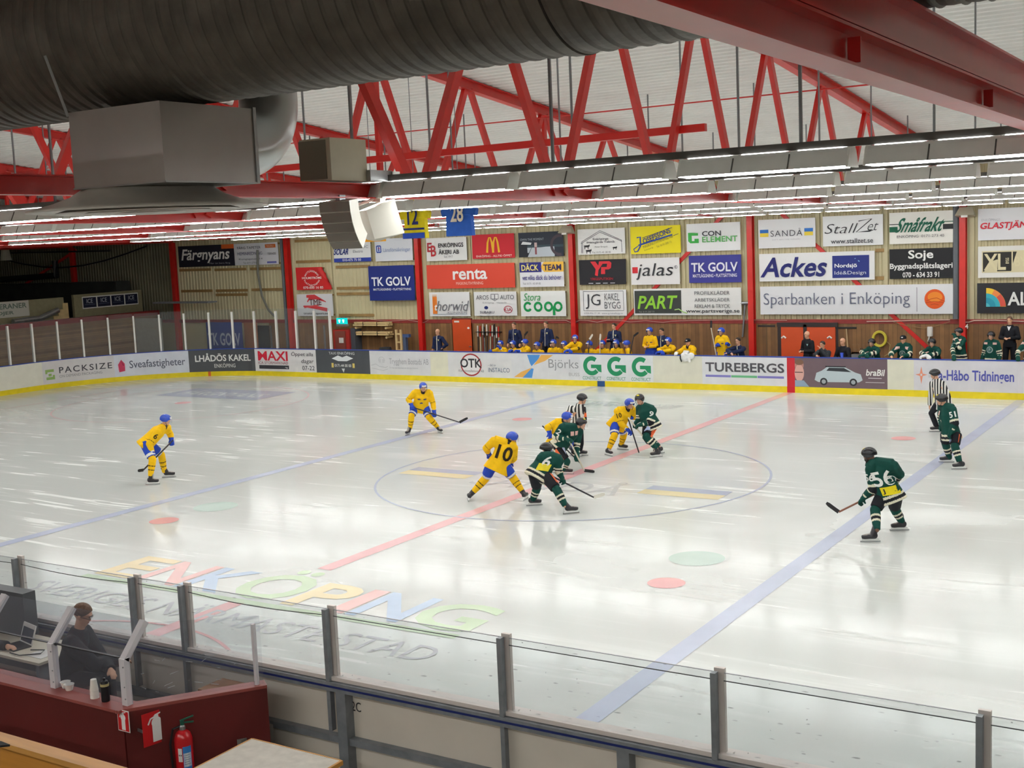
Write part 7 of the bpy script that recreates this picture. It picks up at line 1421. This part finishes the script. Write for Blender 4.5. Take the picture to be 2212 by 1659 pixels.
for k, x in enumerate((4.30, 3.22, 2.12, 1.0, -0.1)):
    nm = ['corner', 'second', 'third', 'fourth', 'fifth'][k]
    p = thing('booth_post', '%s pale bent post of the plastic screen on the red counter' % nm, 'post', (x, -16.4, ZC), 'bent screen posts')
    pl = [(x, -16.40, ZC), (x, -16.40, 1.60), (x, -16.12, 1.89)]
    b = MB(); b.bar(pl[0], pl[1], 0.075, 0.07, up=(0, 1, 0)); b.bar(V(pl[1]) - V((0, 0.0, 0.02)), pl[2], 0.075, 0.06, up=(0, 0.7, 0.7)); b.build('profile', m_post, p)
    b = MB()
    for z in (1.2, 1.32, 1.52): b.ball((x + 0.02, -16.438, z), 0.008, 6, 4)
    b.build('screw', m_steel, p)
    if k < 4:
        x0 = [3.22, 2.12, 1.0, -0.1][k]; s = thing('booth_screen', '%s scratched plastic screen from the corner of the red counter' % ordn[k], 'screen', ((x + x0) / 2, -16.4, ZC), 'plastic screens'); xa, xb = x0 + 0.04, x - 0.04
        b = MB(); b.box((xa, -16.398, ZC), (xb, -16.392, 1.6)); b.build('lower_pane', m_poly, s); b = MB(); b.bar(((xa + xb) / 2, -16.395, 1.6), ((xa + xb) / 2, -16.117, 1.89), xb - xa, 0.006); b.build('upper_pane', m_poly, s)
        b = MB(); b.box((xa, -16.41, 1.592), (xb, -16.38, 1.6)); b.build('joint_strip', m_black, s)
s = thing('booth_screen', 'straight plastic screen on the slanted counter end with scratches', 'screen', tuple((K0 + K1) / 2 + V((0, 0, ZC))))
b = MB(); a = K0 + dA * 0.06; c = K1 - dA * 0.02
b.add([a + V((0, 0, ZC)), c + V((0, 0, ZC)), c + V((0, 0, 1.84)), a + V((0, 0.28, 1.88)), a + V((0, 0, 1.6))], [(0, 1, 2, 3, 4)]); b.build('pane', m_poly, s)
rs = random.Random(5); b = MB()
for k in range(26):
    t = rs.uniform(0.1, 0.8); z = rs.uniform(1.2, 1.55); p = a + (c - a) * t + nA * 0.004 + V((0, 0, z)); q = p + dA * rs.uniform(-0.08, 0.08) + V((0, 0, rs.uniform(-0.02, 0.03))); b.bar(p, q, 0.003, 0.003)
b.build('scratches', pm('scratch_white', 'b8bcc4', 0.6), s); s.children[-1]['kind'] = 'stuff'
p = K0 + dA * 1.27; b = MB(); b.bar(p + V((0, 0, ZC)) , p + V((0, 0, 1.76)), 0.035, 0.035); tag(b.build('booth_post', m_post, loc=tuple(p + V((0, 0, ZC)))), 'thin straight post near the end of the slanted counter', 'post')
# on the counter
def lathe_thing(nm, lb, cat, c, prof, mat, grp=None, n=24):
    b = MB(); b.lathe(prof, tuple(c), n); return tag(b.build(nm, mat, loc=tuple(c)), lb, cat, grp)
m_paper = pm('paper_cup', 'ece8e0', 0.5)
for k, (px, lb) in enumerate(((142, 'left white paper bowl on the red counter'), (163, 'right white paper bowl on the red counter'))):
    c = onp(px, 1485, 2, ZC); lathe_thing('paper_bowl', lb, 'bowl', V((c.x, -16.36 - 0.03 * k, ZC)), [(0.0, 0.0), (0.035, 0.0), (0.05, 0.06), (0.053, 0.062), (0.048, 0.06), (0.033, 0.006), (0.0, 0.006)], m_paper, 'paper bowls')
c = onp(222, 1500, 2, ZC); lathe_thing('paper_cup', 'upside-down stack of white cups beside the black bottle', 'cup', V((c.x, -16.42, ZC)), [(0.0, 0.002), (0.045, 0.0), (0.043, 0.03), (0.045, 0.035), (0.041, 0.075), (0.043, 0.08), (0.029, 0.19), (0.0, 0.19)], m_paper)
c = onp(243, 1508, 2, ZC); c = V((c.x, -16.43, ZC)); o = thing('drink_bottle', 'black sports bottle with a pale band on the red counter', 'bottle', tuple(c)); b = MB(); b.lathe([(0, 0), (0.04, 0.0), (0.042, 0.02), (0.042, 0.15), (0.038, 0.165), (0, 0.165)], tuple(c), 24); b.build('body', m_black, o); b = MB(); b.lathe([(0.0, 0.155), (0.043, 0.155), (0.043, 0.18), (0, 0.18)], tuple(c), 24); b.build('band', pm('band_sand', 'b8aa78', 0.5), o); b = MB(); b.lathe([(0, 0.18), (0.04, 0.18), (0.034, 0.205), (0.014, 0.212), (0.012, 0.235), (0, 0.235)], tuple(c), 20); b.build('cap', m_black, o)
A = Art(lambda u, v, l: V((c.x + 0.043 * sin(1.1 - 0.5 * u) , c.y - (0.043 + l * 0.02) * cos(1.1 - 0.5 * u), c.z + 0.14 - 0.12 * v)), 0.3)
# signs and extinguisher
def ext_icon(A):
    A.rect(0.34, 0.34, 0.66, 0.92, 'f0eeec'); A.ell(0.5, 0.34, 0.16, 'f0eeec'); A.rect(0.42, 0.12, 0.58, 0.24, 'f0eeec'); A.strip([(0.5, 0.15), (0.3, 0.2), (0.2, 0.36)], 'f0eeec', 0.05); A.strip([(0.45, 0.12), (0.75, 0.07)], 'f0eeec', 0.04)
def sign(lb, P, e, w, h, border, mount):
    e = V(e).normalized(); n = V((e.y, -e.x, 0)); o = thing('fire_sign', lb, 'sign', tuple(P)); b = MB(); q = P + e * w
    b.add([P, q, q + V((0, 0, h)), P + V((0, 0, h)), P - n * 0.004, q - n * 0.004, q + V((0, 0, h)) - n * 0.004, P + V((0, 0, h)) - n * 0.004], [(0, 1, 2, 3), (7, 6, 5, 4), (0, 4, 5, 1), (1, 5, 6, 2), (2, 6, 7, 3), (3, 7, 4, 0)]); b.build('plate', m_white if border else vinyl('c41f22'), o)
    A = Art(lambda u, v, l: P + e * (w * u) + V((0, 0, h * (1 - v))) + n * (0.001 + l * 0.15), w / h)
    if border: A.rect(0.05, 0.04, 0.95, 0.96, 'c41f22')
    ext_icon(A); A.build(o)
    if mount: b = MB(); b.bar(P + V((0, 0, h / 2)), P + V((-0.12, 0.02, h / 2)), 0.01, 0.03); b.build('bracket', m_steel, o)
c = onp(256, 1575, 1, -16.525); sign('small red fire extinguisher sign with white border on the box corner', V((c.x, -16.525, c.z - 0.01)), (1, 0, 0), 0.165, 0.215, True, False)
sign('larger red fire extinguisher sign projecting above the extinguisher', V((4.52, -16.43, 0.74)), (0.22, 0.97, 0), 0.30, 0.33, False, True)
c = K0 + dA * 0.50 + nA * 0.16; zb = 0.36; o = thing('fire_extinguisher', 'red fire extinguisher with blue label on the slanted box wall', 'fire extinguisher', (c.x, c.y, zb)); m_ext = pm('extinguisher_red', 'b81820', 0.22)
b = MB(); b.lathe([(0, zb), (0.082, zb), (0.088, zb + 0.02), (0.088, zb + 0.42), (0.07, zb + 0.475), (0.03, zb + 0.505), (0.0, zb + 0.507)], (c.x, c.y, 0), 32); b.build('cylinder', m_ext, o, smooth=True)
b = MB(); b.lathe([(0, zb + 0.5), (0.028, zb + 0.5), (0.028, zb + 0.54), (0.018, zb + 0.555), (0, zb + 0.556)], (c.x, c.y, 0), 16); b.build('collar', m_galv, o); tn = V((CAM.x - c.x, CAM.y - c.y, 0)).normalized(); ts = V((-tn.y, tn.x, 0))
b = MB(); b.tube([(c.x, c.y, zb + 0.55), (c.x, c.y, zb + 0.60)], 0.02, 10); b.bar(V((c.x, c.y, zb + 0.595)) - ts * 0.02, V((c.x, c.y, zb + 0.63)) + ts * 0.11, 0.02, 0.012); b.bar(V((c.x, c.y, zb + 0.575)) - ts * 0.01, V((c.x, c.y, zb + 0.57)) + ts * 0.11, 0.02, 0.012); b.build('valve_handle', pm('valve_green', '1f5a48', 0.4), o)
b = MB(); P = V((c.x, c.y, 0)); b.tube([P + V((0, 0, zb + 0.54)) - ts * 0.02, P + V((0, 0, zb + 0.53)) - ts * 0.09 + tn * 0.02, P + V((0, 0, zb + 0.38)) - ts * 0.125 + tn * 0.02, P + V((0, 0, zb + 0.05)) - ts * 0.11 + tn * 0.02], 0.013, 8); b.build('hose', m_black, o)
A = Art(lambda u, v, l: P + (tn * cos(1.1 * (u - 0.42)) + ts * sin(1.1 * (u - 0.42))) * (0.0885 + l * 0.03) + V((0, 0, zb + 0.36 - 0.3 * v)), 0.55)
A.rect(0.28, 0, 1.15, 1, '3a7fc8', 8); A.rect(0.32, 0.22, 1.1, 0.68, 'e6e6e4', 8); A.rect(-0.22, 0.05, 0.2, 0.5, 'e6e2e0', 4)
for k in range(5): A.rect(0.4, 0.28 + 0.075 * k, 1.02 - 0.1 * (k % 2), 0.30 + 0.075 * k, '7a8aa0', 6)
for u in (-0.1, 0.08): A.ell(u, 0.28, 0.03, '26262a')
A.build(o)
b = MB(); b.bar(P - nA * 0.09 + V((0, 0, zb + 0.3)), P - nA * 0.16 + V((0, 0, zb + 0.3)), 0.05, 0.03); b.build('wall_bracket', m_steel, o)
# speckled table with pine edge
o = thing('side_table', 'pale speckled table with a pine edge in front of the near boards', 'table', (6.15, -16.7, 0)); b = MB(); b.box((5.6, -17.5, 0.86), (6.68, -16.06, 0.895)); b.build('table_top', pm('lino', 'c6beb2', 0.5, var=0.14, scale=9), o)
b = MB(); b.box((5.585, -17.5, 0.855), (5.6, -16.05, 0.897)); b.box((6.68, -17.5, 0.855), (6.705, -16.05, 0.897)); b.box((5.6, -16.06, 0.855), (6.68, -16.045, 0.897)); b.build('edging', pm('pine_edge', 'c58a3c', 0.5, var=0.15, scale=5), o)
for x in (5.66, 6.62):
    for y in (-17.4, -16.15): b = MB(); b.box((x - 0.03, y - 0.03, -0.06), (x + 0.03, y + 0.03, 0.86)); b.build('leg', m_frame, o)
# pine rail of the stand at lower left
o = thing('stand_rail', 'pine railing board of the stand at the lower left corner', 'railing', (5, -19.0, 1.7)); m_pinew = pm('pine_rail', 'c08a45', 0.45, var=0.25, scale=2, stretch=(0.6, 6, 6)); b = MB(); b.box((-2, -19.06, 2.09), (8.6, -18.94, 2.13)); b.build('hand_board', m_pinew, o); b = MB(); b.box((-2, -19.03, 1.5), (8.5, -18.99, 2.09)); b.build('front_board', pm('pine_front', 'b57a30', 0.5, var=0.25, scale=2, stretch=(0.6, 6, 6)), o)
for x in (-1.5, 3.5, 8.3): b = MB(); b.box((x - 0.04, -19.1, -0.06), (x + 0.04, -19.03, 2.09)); b.build('post', m_pinew, o)
# desk, laptop, papers, cardboard box, dark console
o = thing('scorer_desk', 'pale desk behind the plastic screen at left', 'desk', (1.4, -15.6, 0.34)); b = MB(); b.box((-1.0, -15.95, 1.07), (2.35, -15.3, 1.10)); b.build('table_top', pm('desk_pale', 'd6cdb8', 0.45), o)
for x in (-0.9, 2.25): b = MB(); b.box((x - 0.03, -15.9, 0.34), (x + 0.03, -15.35, 1.07)); b.build('leg', m_frame, o)
c = V((1.62, -15.68, 1.10)); o = thing('laptop', 'open laptop with a dark screen on the scorer desk', 'laptop', tuple(c)); Xl = M.Translation(c) @ M.Rotation(R(-12), 4, 'Z')
b = MB(); b.box((-0.15, -0.12, 0), (0.15, 0.09, 0.015), X=Xl); b.build('base', m_black, o); b = MB(); b.add([(-0.155, 0.09, 0.012), (0.155, 0.09, 0.012), (0.155, 0.16, 0.225), (-0.155, 0.16, 0.225), (-0.155, 0.1, 0.012), (0.155, 0.1, 0.012), (0.155, 0.17, 0.225), (-0.155, 0.17, 0.225)], [(0, 1, 2, 3), (7, 6, 5, 4), (0, 4, 5, 1), (1, 5, 6, 2), (2, 6, 7, 3), (3, 7, 4, 0)], X=Xl); l_ = b.build('lid', m_white, o); b = MB(); b.add([(-0.135, 0.0935, 0.03), (0.135, 0.0935, 0.03), (0.135, 0.1555, 0.21), (-0.135, 0.1555, 0.21)], [(0, 1, 2, 3)], X=Xl); b.build('screen', pm('screen_dark', '3a4454', 0.15), l_)
b = MB(); b.box((1.98, -15.85, 1.101), (2.25, -15.62, 1.106)); tag(b.build('paper_sheets', m_white, loc=(2.1, -15.7, 1.101)), 'white paper sheets on the scorer desk', 'paper')
b = MB(); b.tube([(1.75, -15.88, 1.11), (1.95, -15.9, 1.115), (2.12, -15.75, 1.115), (2.05, -15.65, 1.115), (1.9, -15.72, 1.115)], 0.007, 6); tag(b.build('cable', m_black, loc=(1.75, -15.88, 1.105)), 'black cable curling over the papers on the scorer desk', 'cable')
c = onp(505, 1490, 1, -15.42); b = MB(); b.box((c.x - 0.33, -15.6, 0.62), (c.x + 0.22, -15.25, 1.03)); tag(b.build('cardboard_box', pm('cardboard', '7a5236', 0.7, var=0.1), loc=(c.x, -15.42, 0.62)), 'brown cardboard box behind the slanted plastic screen', 'box'); b = MB(); b.box((c.x - 0.5, -15.66, 0.34), (c.x + 0.3, -15.2, 0.62)); tag(b.build('low_bench', m_conc, loc=(c.x, -15.42, 0.34)), 'low grey bench carrying the cardboard box', 'bench')
b = MB(); b.box((0.6, -15.42, 1.10), (1.42, -15.25, 1.62)); tag(b.build('console', pm('console_grey', '4a4c50', 0.5), loc=(1, -15.3, 1.10)), 'dark grey console box at the left edge of the scorer desk', 'console')
# people in the box
def seated(lb, H, yaw, out, hands, lean=0.2, fl=0.34, nod=-0.2, w=0.2):
    fw = V((sin(R(yaw)), -cos(R(yaw)), 0)); r = fw.cross(V((0, 0, 1))); s = (fw * sin(lean) + V((0, 0, cos(lean)))).normalized(); nk = H - V((0, 0, 0.175)) - fw * 0.05; pel = nk - s * 0.53
    J = dict(head=H, neck=nk, pel=pel, face=fw + V((0, 0, nod)), tors=fw, sa=nk - s * 0.085 - r * w, sb=nk - s * 0.085 + r * w, palm=V((0, 0, -1)))
    for sd, q in (('a', -1), ('b', 1)):
        J['h' + sd] = V(hands[0 if q < 0 else 1]); J['e' + sd] = (J['s' + sd] + J['h' + sd]) / 2 + r * q * 0.09 - V((0, 0, 0.10)); J['p' + sd] = pel + r * q * 0.1; J['k' + sd] = pel + fw * 0.40 + r * q * 0.12; J['a' + sd] = V((J['k' + sd].x, J['k' + sd].y, fl + 0.13)); J['g' + sd] = V((J['a' + sd].x, J['a' + sd].y, fl)); J['t' + sd] = fw
    return person('person', lb, J, out, None, base=V((pel.x, pel.y, fl)), voxel=0.013)
H = onp(178, 1328, 1, -15.85)
seated('man in a dark jacket with glasses looking down beside the scorer desk', H, 122, dict(top='black', pants=C_K, legs='long', feet='shoe', hair='brown'), ((H.x + 0.36, H.y + 0.02, 1.14), (H.x + 0.2, H.y + 0.3, 1.14)), 0.32, nod=-0.45)
b = MB(); fwv = V((sin(R(122)), -cos(R(122)), -0.45)).normalized(); rr_, ff_, uu_ = frame(fwv)
for sgn in (-1, 1): cc = H + ff_ * 0.1 + rr_ * 0.032 * sgn + uu_ * 0.008; b.tube([cc + rr_ * 0.022 * cos(t * pi / 6) + uu_ * 0.018 * sin(t * pi / 6) for t in range(13)], 0.0015, 5); b.tube([H + ff_ * 0.1 + rr_ * 0.055 * sgn, H + rr_ * 0.085 * sgn], 0.003, 5)
man = [o for o in COL.objects if o.get('label', '').startswith('man in a dark jacket with glasses')][0]; b.build('glasses', m_black, man)
H2 = V((0.95, -15.98, 1.52)); r_, fr_ = seated('person in dark jacket with yellow safety hem reaching for the laptop', H2, 150, dict(top='charcoal', pants=C_K, legs='long', feet='shoe', hair='dark'), ((1.62, -15.8, 1.14), (1.35, -15.82, 1.14)), 0.2)
hv = [(0.0, 0.04), (0.12, 0.16)]
J_ = None
sv = fr_[3]; me = sv.data; me.materials.append(cloth('hivis', 'd8ec28')); zz = r_.location.z
for p in me.polygons:
    z = p.center.z
    if z < 0.22 or 0.30 < z < 0.40: p.material_index = 1
H3 = onp(-46, 1625, 1, -19.9); seated('spectator at the lower left edge seen only as the side of a dark cap', H3, 175, dict(top='charcoal', pants=C_K, legs='long', feet='shoe', hat='cap'), ((H3.x - 0.2, H3.y + 0.3, H3.z - 0.6), (H3.x + 0.2, H3.y + 0.3, H3.z - 0.6)), 0.05, fl=H3.z - 1.3)
b = MB(); b.box((-2, -20.6, H3.z - 0.95), (H3.x + 1.2, -19.7, H3.z - 0.86)); b.box((-2, -21, H3.z - 1.4), (H3.x + 1.5, -19.3, H3.z - 1.31)); struct(b.build('trim_44', m_conc))
bpy.data.scenes.remove(TMP)
